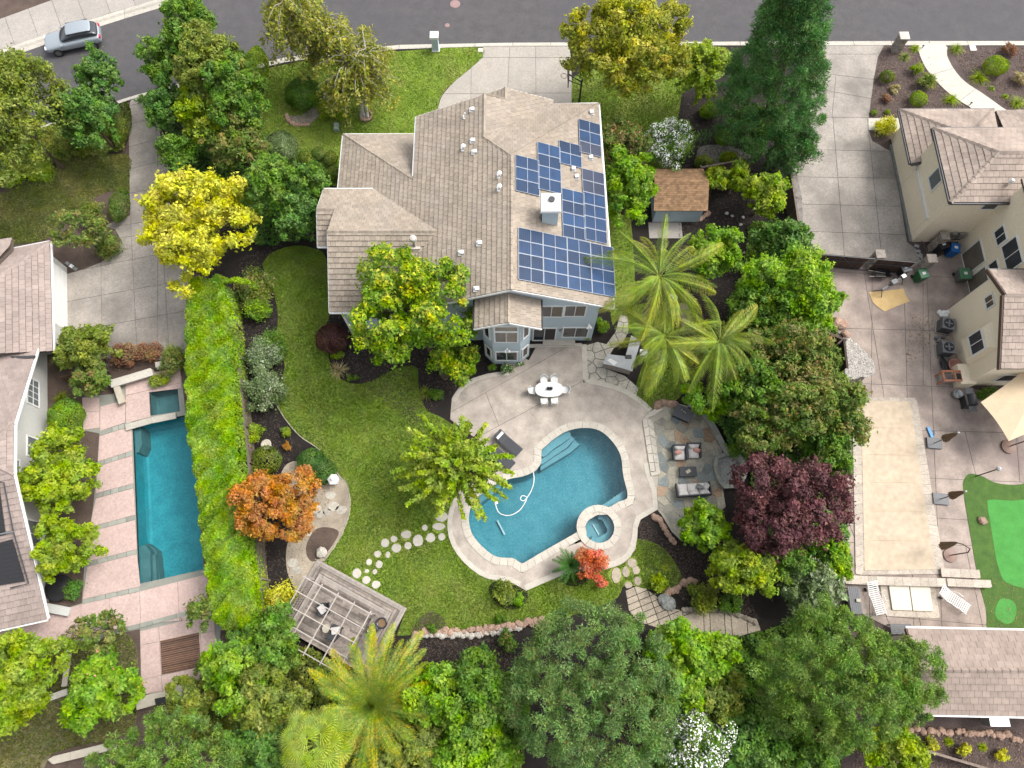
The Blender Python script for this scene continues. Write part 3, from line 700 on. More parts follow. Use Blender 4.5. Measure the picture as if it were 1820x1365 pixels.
# ================================================================== GROUND AND SURFACES
# the three pools' outlines (used as holes everywhere)
poolpx=smooth([(961,799),(985,778),(1010,764),(1040,759),(1068,765),(1092,787),(1105,812),(1109,845),(1117,884),(1100,893),(1084,903)],5,False)
poolpx=[p for p in poolpx]
pool_px=poolpx+[(1058,903),(1036,916),(1027,935),(1030,945),(1000,962),(965,982),(928,1004)]+smooth([(912,993),(880,990),(852,968),(836,945),(832,917),(840,892),(860,873),(880,860),(905,850),(930,845),(950,836),(961,822)],4,False)
POOL=GP(pool_px,.06)
spc=G(1064.5,937,.1); SPR=.98
SPA=[(spc.x+SPR*math.cos(2*math.pi*k/40),spc.y+SPR*math.sin(2*math.pi*k/40)) for k in range(40)]
POOL2=GP([(236,757),(330,738),(345,770),(362,1012),(247,1038)],.0)
SPA2=GP([(266,698),(316,690),(320,731),(268,739)],.0)
COV=GP([(1530,712),(1618,714),(1664,1014),(1536,1016)],.0)
gnd=[(-400,-300),(400,-300),(400,500),(-400,500)]
def grow(poly,k):
    cx=sum(p[0] for p in poly)/len(poly);cy=sum(p[1] for p in poly)/len(poly)
    return [(cx+(x-cx)*k,cy+(y-cy)*k) for x,y in poly]
# hull for the hole of the main pool + spa
HB=GP([(958,790),(1000,760),(1060,752),(1110,790),(1125,880),(1112,905),(1105,960),(1064,985),(1020,965),(930,1015),(880,1000),(835,960),(824,910),(850,865),(900,845),(950,832)],0)
HB=[(x,y) for x,y in HB]
holes=[HB,grow(POOL2,1.0),SPA2]
ground=sheet('ground',gnd,-.15,M['soil'],None,[grow(h,.995) for h in holes])
road_near=[(1990,71),(1600,71),(1300,72),(900,74),(700,78),(560,92),(480,104),(400,126),(300,151),(215,174),(90,216),(0,250),(-120,300)]
road_far=[(-120,150),(22,97),(120,63),(200,37),(310,4),(420,-30),(560,-60),(800,-66),(2100,-66)]
RN=GP(road_near); RF=GP(road_far)
sheet('road',RN+RF,-.12,M['asphalt'])
lot_in=[(1990,81),(1600,81),(1300,81),(860,83),(700,88),(570,102),(480,115),(400,137),(300,161),(230,178),(95,223),(0,258),(-120,308)]
LI=GP(lot_in)
# rolled kerb and gutter, cast in lengths
kerb=thing('kerb',None,None,(0,42,0),kind='structure')
def kerbrun(A,B,L,flip=1):
    def resamp(P,n):
        P=[Vector((*p,0)) for p in P]; d=[0]
        for i in range(1,len(P)): d.append(d[-1]+(P[i]-P[i-1]).length)
        out=[]
        for k in range(n+1):
            t=d[-1]*k/n; i=max(j for j in range(len(d)) if d[j]<=t+1e-9); i=min(i,len(P)-2)
            out.append(P[i].lerp(P[i+1],(t-d[i])/(d[i+1]-d[i])))
        return out
    n=int(sum((Vector(A[i+1])-Vector(A[i])).length for i in range(len(A)-1))/L)
    a=resamp(A,n);b=resamp(B,n)
    for i in range(n):
        p,q,r,s=a[i].lerp(a[i+1],.006),a[i].lerp(a[i+1],.994),b[i].lerp(b[i+1],.006),b[i].lerp(b[i+1],.994)
        m1=p.lerp(r,.45);m2=q.lerp(s,.45); m3=p.lerp(r,.62);m4=q.lerp(s,.62)
        z=lambda v,h:(v.x,v.y,h)
        mb=MB(); mb.add([z(p,-.11),z(q,-.11),z(m1,-.085),z(m2,-.085),z(m3,.025),z(m4,.025),z(r,.035),z(s,.035),z(p,-.2),z(q,-.2),z(r,-.2),z(s,-.2)],
          [(0,1,3,2),(2,3,5,4),(4,5,7,6),(0,8,9,1),(6,7,11,10),(0,2,4,6,10,8),(1,9,11,7,5,3)])
        mb.build('kerb_length',M['curbstone'],kerb)
kerbrun(RN,LI,3.0)
FI=GP([(-120,128),(18,83),(116,50),(196,24),(306,-9),(420,-44),(560,-75),(800,-81),(2100,-81)])
kerbrun(RF,FI,3.0)
sheet('far_verge',[(-60,46)]+[FI[0]]+FI[1:]+[(60,120),(-120,120)],.0,M['mulch_brown'],-.15)
FS=GP([(-120,112),(14,66),(108,32),(186,6),(300,-28),(420,-62)]); FS2=GP([(-120,80),(2,34),(95,0),(170,-26),(285,-60),(410,-94)])
sw=sheet('far_sidewalk',FS+FS2[::-1],.01,M['joint'],-.1)
slabs(sw,'concrete_slab',M['concrete_warm'],FI[:6]+FS2[::-1],.045,.06,[(FI[0:1][0],FI[0])] if False else [ (GP([(x,y)])[0],GP([(x-22,y-62)])[0]) for x,y in ((30,90),(72,76),(114,62),(156,48),(200,33),(244,19),(288,5))])
# yard soil (lots), with holes for the pools
yard=[p for p in LI]+[(-70,30),(-70,-30),(70,-30),(70,30)]
sheet('yard_soil',yard,0,M['mulch'],-.16,holes)
# ---- left lot base
sheet('west_lot_soil',GP([(-200,345),(0,262),(95,226),(228,182),(262,170),(330,330),(335,480),(410,510),(430,700),(445,900),(462,1110),(500,1365),(500,1500),(-400,1500),(-400,500)]),.006,M['mulch_brown'],None,[POOL2,SPA2])
# ---- right lot base
RL=GP([(1500,82),(1990,82),(2200,500),(2300,1500),(1500,1500),(1380,1365),(1500,1250),(1505,1060),(1497,1030),(1500,700),(1490,610),(1440,560),(1425,470),(1403,300),(1440,180)])
sheet('east_lot_soil',RL,.006,M['mulch_purple'],None)
# ---- front and back lawns of the blue house
L1=GP(smooth([(476,122),(600,100),(700,92),(780,86),(857,85),(859,101),(835,122),(806,146),(786,168),(778,200),(778,330),(590,330),(575,290),(520,286),(470,262),(448,232),(450,190),(462,150)],3),.03)
sheet('front_lawn',L1,.03,M['grass'],-.05)
L2=GP(smooth([(1016,160),(1022,135),(1052,118),(1060,88),(1140,84),(1290,84),(1290,130),(1250,150),(1215,160),(1207,200),(1195,240),(1180,300),(1110,310),(1040,300),(1016,250)],3),.03)
sheet('front_side_lawn',L2,.03,M['grass'],-.05)
L3=GP(smooth([(1075,330),(1112,330),(1128,480),(1125,540),(1100,562),(1085,560)],3),.03); sheet('side_lawn_strip',L3,.03,M['grass'],-.05)
L4=GP(smooth([(1114,560),(1140,540),(1175,545),(1205,590),(1215,650),(1212,700),(1190,716),(1158,728),(1135,712),(1130,690),(1140,655),(1150,625),(1128,600)],4),.03); sheet('palm_lawn',L4,.03,M['grass'],-.05)
back=smooth([(466,470),(482,450),(520,437),(555,441),(580,460),(586,560),(584,625),(590,655),(612,677),(640,682),(670,672),(700,655),(740,652),(745,690),(757,725),(790,745),(825,770)],3,False)
back+= [(835,850),(812,890),(808,930),(820,975),(870,1012),(932,1028),(1000,1005),(1060,995),(1110,975)]+smooth([(1130,957),(1155,962),(1180,975),(1200,1000),(1212,1030),(1195,1050),(1165,1050),(1112,1040),(1098,1062),(1060,1080),(1000,1098),(950,1108),(900,1116),(850,1120),(790,1121),(740,1128),(705,1130)],3,False)
back+= [(722,1082),(560,994)]+smooth([(575,996),(592,975),(610,945),(622,905),(618,868),(600,842),(568,800),(533,775),(505,742),(490,715),(494,690),(506,650),(492,610),(494,560),(486,520),(474,494)],3,False)
BK=GP(back,.03)
sheet('back_lawn',BK,.03,M['grass'],-.05)
# mulch bed cut into the lawn around the big maple, edged
bed=GP(smooth([(586,560),(588,640),(600,668),(622,680),(650,681),(680,668),(705,655),(740,652),(744,690),(757,727),(785,735),(820,690),(860,660),(860,600),(820,580),(700,560)],3),.036)
sheet('maple_bed',bed,.036,M['mulch'],0)
sheet('lawn_island_bed',GP(smooth([(733,1130),(745,1100),(765,1087),(785,1095),(797,1118),(780,1128)],4),.036),.04,M['mulch_brown'],.0)
sheet('shrub_bed',GP(smooth([(868,1050),(885,1032),(930,1040),(938,1060),(925,1080),(895,1082)],4),.036),.04,M['mulch'],.0)
sheet('cycad_bed',GP(smooth([(985,1010),(1000,1035),(1022,1042),(1045,1030),(1046,1000),(1020,985)],4),.036),.038,M['mulch'],.0)
sheet('tree_ring_bed',GP(smooth([(637,205),(650,196),(662,203),(660,215),(645,218)],4),.036),.04,M['mulch_brown'],.0)
# edging strip round the back lawn's west side
ed=MB(); e_=GP(smooth([(560,994),(575,996),(592,975),(610,945),(622,905),(618,868),(600,842),(568,800),(533,775),(505,742),(490,715)],5,False),.05)
ed.tube([(x,y,.035) for x,y in e_],.035,5); o=ed.build('lawn_edging',M['lime_stone']); o['kind']='structure'
# ---- driveway of the blue house
DR=GP([(859,81),(1012,80),(1016,118),(1017,250),(1017,330),(778,330),(778,205)]+smooth([(779,190),(786,170),(806,147),(836,122),(858,102)],4,False),.05)
dw=sheet('driveway',DR,.02,M['joint'],-.1)
slabs(dw,'concrete_slab',M['concrete'],DR,.05,.06,[(GP([(850,a)])[0],GP([(1020,b)])[0]) for a,b in ((84,83),(103,103),(167,166))]+[(GP([(906,84)])[0],GP([(898,240)])[0]),(GP([(952,84)])[0],GP([(953,240)])[0]),(GP([(838,104)])[0],GP([(836,240)])[0])])
# ---- left neighbour's driveway
DL=GP([(232,179),(262,168),(275,200),(300,300),(338,420),(340,560),(330,640),(200,640),(122,630),(119,487),(150,478),(180,466),(203,448),(216,428),(205,408),(185,402),(205,392),(231,383),(230,290),(228,200)],.05)
dl=sheet('west_driveway',DL,.02,M['joint'],-.1)
def pl(a,b,*r): return (GP([a])[0],GP([b])[0])+r
slabs(dl,'concrete_slab',M['concrete_grey'],DL,.05,.06,[pl((228,190),(300,168)),pl((228,222),(300,203)),pl((228,262),(310,240)),pl((228,302),(320,278)),pl((228,345),(330,325)),pl((225,400),(330,385)),pl((190,427),(340,405)),pl((130,483),(345,440)),pl((118,537),(345,495)),pl((118,592),(345,550)),pl((180,455),(182,640)),pl((233,400),(245,640)),pl((290,440),(302,640)),pl((281,215),(281,330))])
sheet('west_front_lawn',GP(smooth([(35,330),(100,300),(105,285),(225,274),(230,320),(229,345),(205,338),(170,350),(150,375),(120,385),(95,405),(80,426),(0,436),(-60,430),(-60,350),(0,345)],3),.03),.03,M['grass_dry'],0)
sheet('west_lower_lawn',GP(smooth([(-60,1180),(60,1190),(130,1110),(230,1130),(245,1200),(240,1290),(200,1312),(90,1340),(60,1420),(-80,1420)],3),.03),.03,M['dry_soil'],0)
sheet('terrace_bed',GP([(450,1120),(395,1140),(392,1250),(330,1290),(250,1300),(250,1420),(520,1420)],.01),.012,M['mulch_brown'],0)
# ---- pink terrace with slate bands
TZ=.06
ter=[(148,705),(200,700),(218,680),(268,672),(322,668),(330,738),(345,770),(362,1012),(450,990),(472,1100),(392,1120),(386,1210),(330,1232),(250,1234),(248,1118),(60,1160),(-60,1190),(-60,1110),(86,1090),(145,1072),(150,990),(165,900),(172,830),(176,770),(150,765)]
TE=GP(ter,TZ)
tb=sheet('west_terrace',TE,.02,M['slate'],-.1,[grow(POOL2,1.0),grow(SPA2,1.0)])
def quad(pts,name,m,z=TZ,parent=tb,lines=(),th=.06,w=.012): return slabs(parent,name,m,GP(pts,z),z,th,lines,w=w)
quad([(146,707),(176,707),(177,760),(148,764)],'pink_slab',M['pink_slab'],lines=[pl((146,733),(178,731))])
bands=[((178,732),(222,718)),((177,768),(233,751)),((174,822),(235,803)),((170,879),(237,861)),((160,938),(240,917)),((155,1000),(243,978)),((147,1067),(249,1044))]
for i in range(len(bands)):
    a,b=bands[i]
    if i==0:
        quad([(178,723),(222,711),(222,751),(178,766)],'pink_slab',M['pink_slab'])
    else:
        (pa,pb)=bands[i-1]
        if i>1: quad([(pa[0],pa[1]+7),(pb[0],pb[1]+7),(b[0],b[1]-2),(a[0],a[1]-2)],'pink_slab',M['pink_slab'])
    if i>=1:
        n=5
        for k in range(n):
            f=lambda t,o:(a[0]+(b[0]-a[0])*t,a[1]+(b[1]-a[1])*t+o)
            q=[f(k/n+.006,-1.5),f((k+1)/n-.006,-1.5),f((k+1)/n-.006,6.5),f(k/n+.006,6.5)]
            mb=MB(); mb.prism(GP(q,TZ),0,TZ+rng.uniform(0,.004)); mb.build('slate_tile',M['slate'],tb)
quad([(223,676),(262,664),(320,652),(322,690),(264,697),(267,741),(224,752)],'pink_slab',M['pink_slab'],lines=[pl((222,704),(265,694)),pl((270,660),(272,700))])
quad([(86,1090),(146,1074),(250,1051),(366,1021),(356,1016),(450,990),(470,1092),(250,1108),(100,1140),(-60,1185),(-60,1115)],'pink_slab',M['pink_slab'],lines=[pl((88,1080),(88,1170)),pl((145,1070),(145,1150)),pl((196,1056),(196,1150)),pl((249,1045),(251,1120)),pl((316,1028),(320,1110)),pl((385,1000),(392,1110))])
for k in range(16):
    x0=95+k*22; f=lambda x:1146-(x-95)*.262
    if 195<x0<235 : pass
    mb=MB(); mb.prism(GP([(x0,f(x0)+2),(x0+21,f(x0+21)+2),(x0+21,f(x0+21)+10),(x0,f(x0)+10)],TZ+.03),0,TZ+.03+rng.uniform(0,.005)); mb.build('slate_tile',M['slate'],tb)
quad([(249,1122),(340,1100),(380,1094),(388,1205),(330,1222),(252,1234)],'pink_slab',M['pink_slab'],lines=[pl((282,1100),(290,1240)),pl((249,1147),(285,1140)),pl((252,1208),(288,1200)),pl((355,1090),(362,1220))])
# ---- big patio and pool deck of the blue house
deck=[(862,612),(940,640),(952,618),(1034,612),(1037,680)]+smooth([(1040,680),(1072,686),(1108,698),(1135,715),(1153,733)],3,False)+[(1143,748),(1150,790),(1158,835),(1167,870),(1170,905),(1134,926),(1133,950)]+smooth([(1130,975),(1112,998),(1085,1010),(1060,1013),(1040,1010)],3,False)+[(1000,1020),(968,1035),(935,1050),(922,1042)]+smooth([(905,1034),(862,1027),(825,1000),(801,965),(795,930),(802,895),(822,868),(850,850),(885,838)],3,False)+[(880,815),(860,790),(800,745)]+smooth([(803,708),(815,690),(840,672),(872,664)],3,False)+[(892,664),(892,640)]
DK=GP(deck,.05)
pd=sheet('pool_deck',DK,.03,M['joint'],-.1,[HB])
# coping rings along the pool and the outer rim
cop=grow(POOL,1.0)
def offset(poly,d):
    n=len(poly);out=[];s=1 if parea(poly)>0 else -1
    for i in range(n):
        p=Vector(poly[i-1]);q=Vector(poly[i]);r=Vector(poly[(i+1)%n])
        a=(q-p).normalized();b=(r-q).normalized(); t=(a+b)
        if t.length<1e-6: t=a
        t.normalize(); nn=Vector((t.y,-t.x))*s; k=1/max(.6,nn.dot(Vector((a.y,-a.x))*s))
        out.append(tuple(q+nn*d*k))
    return out
CO=offset(POOL,.42)
lines=[]
for a,b in (((1031,680),(1033,757)),((1128,719),(1086,763)),((1040,612),(940,700)),((958,730),(992,765)),((940,655),(860,700)),((958,719),(900,750)),((905,720),(940,800)),((860,690),(900,790)),((1111,825),(1170,820)),((1122,862),(1160,860)),((1128,880),(1165,905)),((1099,925),(1135,915)),((1098,958),(1135,975)),((1078,975),(1085,1015)),((958,985),(985,1020)),((840,952),(800,958)),((862,985),(835,1010)),((850,860),(800,880)),((880,1000),(875,1035)),((1000,640),(1040,670))):
    lines.append(pl(a,b,1))
SPO=[(spc.x+(SPR+.36)*math.cos(2*math.pi*k/40),spc.y+(SPR+.36)*math.sin(2*math.pi*k/40)) for k in range(40)]
def union_circle(poly,c,r):
    n=len(poly); out=[(Vector(p)-c).length>r for p in poly]; k=next(i for i in range(n) if out[i] and not out[i-1])
    keep=[poly[(k+i)%n] for i in range(n) if out[(k+i)%n]]; a=Vector(keep[-1])-c;b=Vector(keep[0])-c; a0=math.atan2(a.y,a.x);a1=math.atan2(b.y,b.x)
    pc=sum((Vector(p) for p in poly),Vector((0,0)))/n-c; best=None
    for d in (1,-1):
        da=(a1-a0)%(2*math.pi)*1.0 if d>0 else -((a0-a1)%(2*math.pi)); mid=a0+da/2
        if best is None or Vector((math.cos(mid),math.sin(mid))).dot(pc)<best[0]: best=(Vector((math.cos(mid),math.sin(mid))).dot(pc),da)
    return keep+[(c.x+r*math.cos(a0+best[1]*t/20),c.y+r*math.sin(a0+best[1]*t/20)) for t in range(1,20)]
UC=union_circle(CO,spc.xy,SPR+.33)
slabs(pd,'deck_slab',M['aggregate'],DK,.05,.07,lines,holes=[UC])
# coping stones of the pool, cut one by one
def ring(parent,name,m,inner,outer,z0,z1,L=.42,gap=.006,closed=True,skip=None):
    n=len(inner); acc=0
    pin=[Vector(p) for p in inner];pout=[Vector(p) for p in outer]
    segs=[];d=[0]
    for i in range(n if closed else n-1): d.append(d[-1]+(pin[(i+1)%n]-pin[i]).length)
    k=max(1,int(d[-1]/L)); 
    def at(P,t):
        i=max(j for j in range(len(d)) if d[j]<=t+1e-9); i=min(i,len(d)-2); f=(t-d[i])/max(1e-9,d[i+1]-d[i]); return P[i%n].lerp(P[(i+1)%n],f)
    for j in range(k):
        a=d[-1]*j/k+gap;b=d[-1]*(j+1)/k-gap
        q=[at(pin,a),at(pin,(a+b)/2),at(pin,b),at(pout,b),at(pout,(a+b)/2),at(pout,a)]
        if skip and skip(q[1]): continue
        mb=MB(); mb.prism([tuple(v) for v in q],z0,z1+rng.uniform(-.002,.002)); mb.build(name,m,parent)
ring(pd,'coping_stone',M['coping'],offset(POOL,-.05),CO,-.02,.075,.45,skip=lambda p:(p-spc.xy).length<SPR+.02)
# outer light border of the deck
ob=GP([(1033.5,612),(1036.5,681)]+smooth([(1039,681.5),(1072,687),(1108,699),(1135,716),(1153,733)],4,False),.05)
def strip(parent,name,m,line,w_,z0,z1,L=1.2,gap=.005):
    P=[Vector(p) for p in line]; nrm=[]
    for i in range(len(P)):
        t=(P[min(i+1,len(P)-1)]-P[max(i-1,0)]).normalized(); nrm.append(Vector((t.y,-t.x)))
    ring(parent,name,m,[tuple(p) for p in P],[tuple(p+nv*w_) for p,nv in zip(P,nrm)],z0,z1,L,gap,False)
strip(pd,'border_stone',M['coping'],ob,-.34,-.02,.068)
b2=GP([(1152,822),(1158,845),(1167,872),(1170,905),(1134,926),(1133,950)]+smooth([(1132,962),(1122,988),(1100,1004),(1070,1012),(1042,1011)],4,False)+[(1000,1022),(935,1050)],.05)
strip(pd,'border_stone',M['coping'],b2,.34,-.02,.068)
b3=GP(smooth([(922,1042),(905,1034),(862,1027),(825,1000),(801,965),(795,930),(802,895),(822,868),(845,852)],5,False),.05)
strip(pd,'border_stone',M['coping'],b3,.30,-.02,.068)
b4=GP(smooth([(803,712),(815,691),(840,673),(872,663),(905,660)],4,False),.05)
strip(pd,'border_stone',M['coping'],b4,.28,-.02,.068)
strip(pd,'border_stone',M['coping'],GP([(935,612),(1034,610)],.05),.25,-.02,.07)
# pool basin
def basin(name,poly,z0,z1,m,mt=None,tile=.18):
    mb=MB();n=len(poly)
    if parea(poly)<0: poly=poly[::-1]
    cx=sum(p[0] for p in poly)/n;cy=sum(p[1] for p in poly)/n
    levels=[(z1,1),(z1-tile,1),(z0+.35,1),(z0+.08,.965),(z0,.90)]
    vs=[]
    for z,k in levels: vs+=[(cx+(x-cx)*k,cy+(y-cy)*k,z) for x,y in poly]
    wall=[(i*n+j,i*n+(j+1)%n,(i+1)*n+(j+1)%n,(i+1)*n+j) for i in range(1,4) for j in range(n)]
    band=[(j,(j+1)%n,n+(j+1)%n,n+j) for j in range(n)]
    b=MB(); b.add(vs,wall); 
    flo=[(p[0],p[1]) for p in vs[4*n:]]
    b.prism(flo,None,z0,False); o=b.build(name,m,None); o['kind']='structure'
    t=MB(); t.add(vs,band); t.build('waterline_tile',mt or M['pool_tile'],o)
    return o
bs=basin('pool_basin',POOL,-1.75,.03,M['plaster_pool'])
def water(name,poly,z,m=None): 
    o=sheet(name,poly,z,m or M['water'],None); return o
water('pool_water',offset(POOL,.01),-.06)
def stepped(parent,name,m,polys,px=True):
    for poly,z in polys:
        mb=MB(); mb.prism(GP(poly,z) if px else poly,-1.75,z); mb.build(name,m,parent)
stepped(bs,'pool_step',M['plaster_step'],[(smooth([(960,800),(985,778),(1008,765),(1014,775),(1002,786),(985,797),(966,812)],3),-.32),([(958,816),(966,812),(1002,788),(1014,774),(1021,780),(1008,795),(962,826)],-.62),([(960,828),(1010,796),(1021,781),(1030,790),(1014,804),(961,836)],-.95)])
stepped(bs,'pool_bench',M['plaster_step'],[([(1116,884),(1082,903),(1070,898),(1100,878),(1112,868)],-.45),([(845,885),(884,858),(891,866),(852,896)],-.5)])
# spa
sp=thing('spa',"round raised spa with pale stone rim at the pool's corner",'spa',(spc.x,spc.y,0))
ring(sp,'rim_stone',M['coping'],[(spc.x+(SPR-.02)*math.cos(2*math.pi*k/48),spc.y+(SPR-.02)*math.sin(2*math.pi*k/48)) for k in range(48)],[(spc.x+(SPR+.42)*math.cos(2*math.pi*k/48),spc.y+(SPR+.42)*math.sin(2*math.pi*k/48)) for k in range(48)],.0,.12,.42)
mb=MB(); ro=SPR+.36
mb.lathe((spc.x,spc.y,0),[(ro,-1.8),(ro,.05)],40); mb.v=mb.v; mb.f=mb.f[:-2]; mb.build('outer_wall',M['coping'],sp)
mb=MB(); mb.lathe((spc.x,spc.y,0),[(SPR,.1),(SPR,-.95),(.0,-.95)],40); mb.f=mb.f[:-2]; mb.build('shell',M['plaster_step'],sp)
bn=[]
for k in range(15):
    t=2*math.pi*(k-7)/24-.35; bn.append((spc.x+SPR*.99*math.cos(t),spc.y+SPR*.99*math.sin(t)))
for k in reversed(range(15)):
    t=2*math.pi*(k-7)/24-.35; r=.55+.06*math.sin(k*1.1); bn.append((spc.x+r*math.cos(t),spc.y+r*math.sin(t)))
MB().prism(bn,-.95,-.45).build('bench',M['plaster_step'],sp)
MB().bar((spc.x-.25,spc.y+.3,-.9),(spc.x+.1,spc.y-.35,-.9),.08,.05).build('drain_channel',M['white'],sp)
link('water',MB().prism([(spc.x+SPR*math.cos(2*math.pi*k/40),spc.y+SPR*math.sin(2*math.pi*k/40)) for k in range(40)],None,.0,False).mesh('water',M['water']),sp)
# pool cleaner hose
hz=-.035
hs_=GP(smooth([(948,838),(949,855),(944,872),(936,885),(930,890),(925,887),(928,881),(936,884),(932,895),(922,908),(905,916),(888,912),(881,898),(880,892)],6,False),0)
put(MB().tube([(x,y,hz) for x,y in hs_],.03,6).build('cleaner_hose',M['white'],None,True),'long white pool cleaner hose looping across the blue water','hose')
c_=G(882,893,-.04); mb=MB(); mb.lathe((c_.x,c_.y,-.09),[(.05,0),(.14,.03),(.12,.09),(.03,.12)],10); put(mb.build('pool_cleaner',M['white'],None,True),'small white floating cleaner head at the hose end','pool cleaner')
for (x0,y0,x1,y1) in ((884,925,897,950),):
    a=G(x0,y0,-1.6);b=G(x1,y1,-1.6); MB().bar(a,b,.10,.05).build('floor_drain',M['white'],bs)
# ---- stepping down flagstone terrace with steps
ft=[(1153,733),(1170,722),(1200,716),(1235,724),(1262,755),(1280,790),(1290,830),(1285,870),(1290,900),(1250,940),(1212,962),(1194,945),(1176,915),(1168,905),(1166,872),(1158,835),(1150,790),(1143,748)]
FT=GP(ft,.02)
fl=sheet('flagstone_terrace',FT,.008,M['mortar'],-.1)
inner=GP([(1172,745),(1200,722),(1235,728),(1258,755),(1277,792),(1286,830),(1282,870),(1288,900),(1250,938),(1213,958),(1197,940),(1180,912),(1170,905),(1168,872),(1172,838),(1168,836),(1160,790),(1157,752)],.03)
flagstones(fl,'flagstone',[M['flagstone'],M['flagstone'],M['flag_blue'],M['flag_tan'],M['flag_tan'],M['flag_rust']],inner,.035,150,.50,.035,.04)
for k,(a,b,c,d,z) in enumerate([((1142,747),(1150,742),(1165,838),(1156,838),.14),((1150,741),(1161,750),(1173,838),(1166,838),.08)]):
    A=GP([a,b,c,d],z); n=6
    for i in range(n):
        f=lambda p,q,t:(p[0]+(q[0]-p[0])*t,p[1]+(q[1]-p[1])*t)
        q=[f(A[0],A[3],i/n+.004),f(A[1],A[2],i/n+.004),f(A[1],A[2],(i+1)/n-.004),f(A[0],A[3],(i+1)/n-.004)]
        MB().prism(q,.0,z).build('step_stone',M['coping' if k==0 else 'flag_light'],fl)
for a,b,c,d,z in (((1142,747),(1153,733),(1164,738),(1151,743),.14),((1153,733),(1170,723),(1180,727),(1163,738),.13),((1156,840),(1174,835),(1172,843),(1158,846),.14)):
    MB().prism(GP([a,b,c,d],z),0,z).build('step_stone',M['coping'],fl)
# curved seat wall of stacked stone round the terrace
sw_=thing('seat_wall','low curved stone wall with slate cap east of the flagstone terrace','garden wall',tuple(G(1270,780)))
strip(sw_,'cap_stone',M['slate'],GP(smooth([(1222,722),(1245,735),(1264,760),(1277,785),(1290,806),(1310,815),(1322,828)],5,False),.45),-.36,.38,.45,.5)
strip(sw_,'wall_stone',M['stone_stack'],GP(smooth([(1223,724),(1246,737),(1265,762),(1278,787),(1291,808),(1311,817),(1321,828)],5,False),.2),-.28,0,.37,.4)
sw2=thing('fountain_basin','dark stone raised basin under the purple-leaved tree','planter',tuple(G(1290,830)))
ringp=[(1272,810),(1295,802),(1318,812),(1330,840),(1318,866),(1285,868),(1274,850),(1268,830)]
A=GP(ringp,.4); ring(sw2,'cap_stone',M['slate'],grow(A,.78),A,.0,.4,.5)
MB().prism(grow(A,.79),0,.2).build('pebble_bed',M['rock_grey'],sw2)
# ---- flagstone path and paving east of the house
fp=[(1102,560),(1116,562),(1117,590),(1108,606),(1090,620),(1078,640),(1075,655),(1110,668),(1135,690),(1128,712),(1100,697),(1070,686),(1039,680),(1038,615),(1062,608),(1078,612),(1094,590)]
FPp=GP(fp,.03); fo=sheet('stone_path',FPp,.02,M['mortar_dark'],-.05)
flagstones(fo,'flagstone',M['flag_light'],FPp,.055,46,.55,.05,.04)
# small square stones near the white table etc.
# ---- gravel circle path west
gp=smooth([(505,830),(530,820),(560,850),(590,845),(612,850),(622,875),(621,910),(610,945),(592,975),(578,1000),(570,1040),(540,1060),(515,1030),(508,990),(515,955),(540,925),(530,890),(500,860)],3)
gpth=sheet('gravel_path',GP(gp,.04),.04,M['pebble_path'],-.05)
for x,y,r in ((587,880,13),(562,905,14),(592,900,15),(606,906,14),(570,915,12),(530,955,13),(520,1000,14),(527,1013,13),(548,948,10),(582,910,11)):
    c=G(x,y,.05); q=[(c.x+a,c.y+b) for a,b in blob(r/27*.7,r/27*.55,8,.1)]
    MB2=chamfer_prism(MB(),q,.0,.058,.008); MB2.build('flagstone',M['flag_light'],gpth)
# ---- stepping stones in the lawn
ss=[(784,918,11,8),(780,936,11,6),(755,938,5,5),(722,950,9,6),(700,958,6,5),(743,961,9,9),(684,965,7,7),(704,974,8,7),(725,970,6,6),(765,956,8,7),(785,954,6,6),(671,985,6,5),(689,986,4,5),(656,999,5,5),(674,1003,6,6),(652,1015,4,3),(666,1016,4,4),(634,1019,8,7),(651,1031,7,6),(668,1039,7,6),(1123,1001,9,7),(1112,1016,6,8),(1095,1022,8,12),(1130,1013,6,7),(1133,1033,6,7),(1117,1040,7,5)]
sp1=thing('stepping_stone_path','trail of flat pale stepping stones in the lawn between pool and timber deck','stepping stones',tuple(G(700,980)))
sp2=thing('stepping_stone_path','short trail of flat tan stepping stones above the paved walk','stepping stones',tuple(G(1115,1020)))
SSP=[]
for i,(x,y,rx,ry) in enumerate(ss):
    c=G(x,y,.05); q=[(c.x+a,c.y+b) for a,b in blob(rx/27,ry/27*1.1,9,.12)]; SSP.append((c.x,c.y,max(rx,ry)/27+.02))
    chamfer_prism(MB(),q,0,.08,.02).build('stepping_stone',M['rock_white' if x<1000 else 'paver_step'],sp1 if x<1000 else sp2)
# ---- paved steps down the slope (south)
ps=thing('paved_walk',None,None,(6,2,0),kind='structure')
PW=[(1112,1050),(1140,1038),(1150,1048),(1172,1064),(1198,1082),(1215,1086),(1300,1090),(1345,1100),(1352,1120),(1310,1132),(1200,1125),(1135,1105),(1118,1085)]
slabs(ps,'paver',M['paver_step'],GP(PW,.03),.03,.1,[pl((1100+k*4,1058+k*10.5),(1190+k*4,1020+k*10.5)) for k in range(1,8)]+[pl((1128+k*22,1046),(1158+k*22,1130)) for k in range(3)]+[pl((1213,1080),(1215,1135),1),pl((1250,1080),(1252,1135),1),pl((1261,1080),(1263,1135),1),pl((1286,1080),(1290,1135),1),pl((1298,1080),(1302,1135),1),pl((1325,1080),(1330,1135),1)],w=.02,jitter=.012)
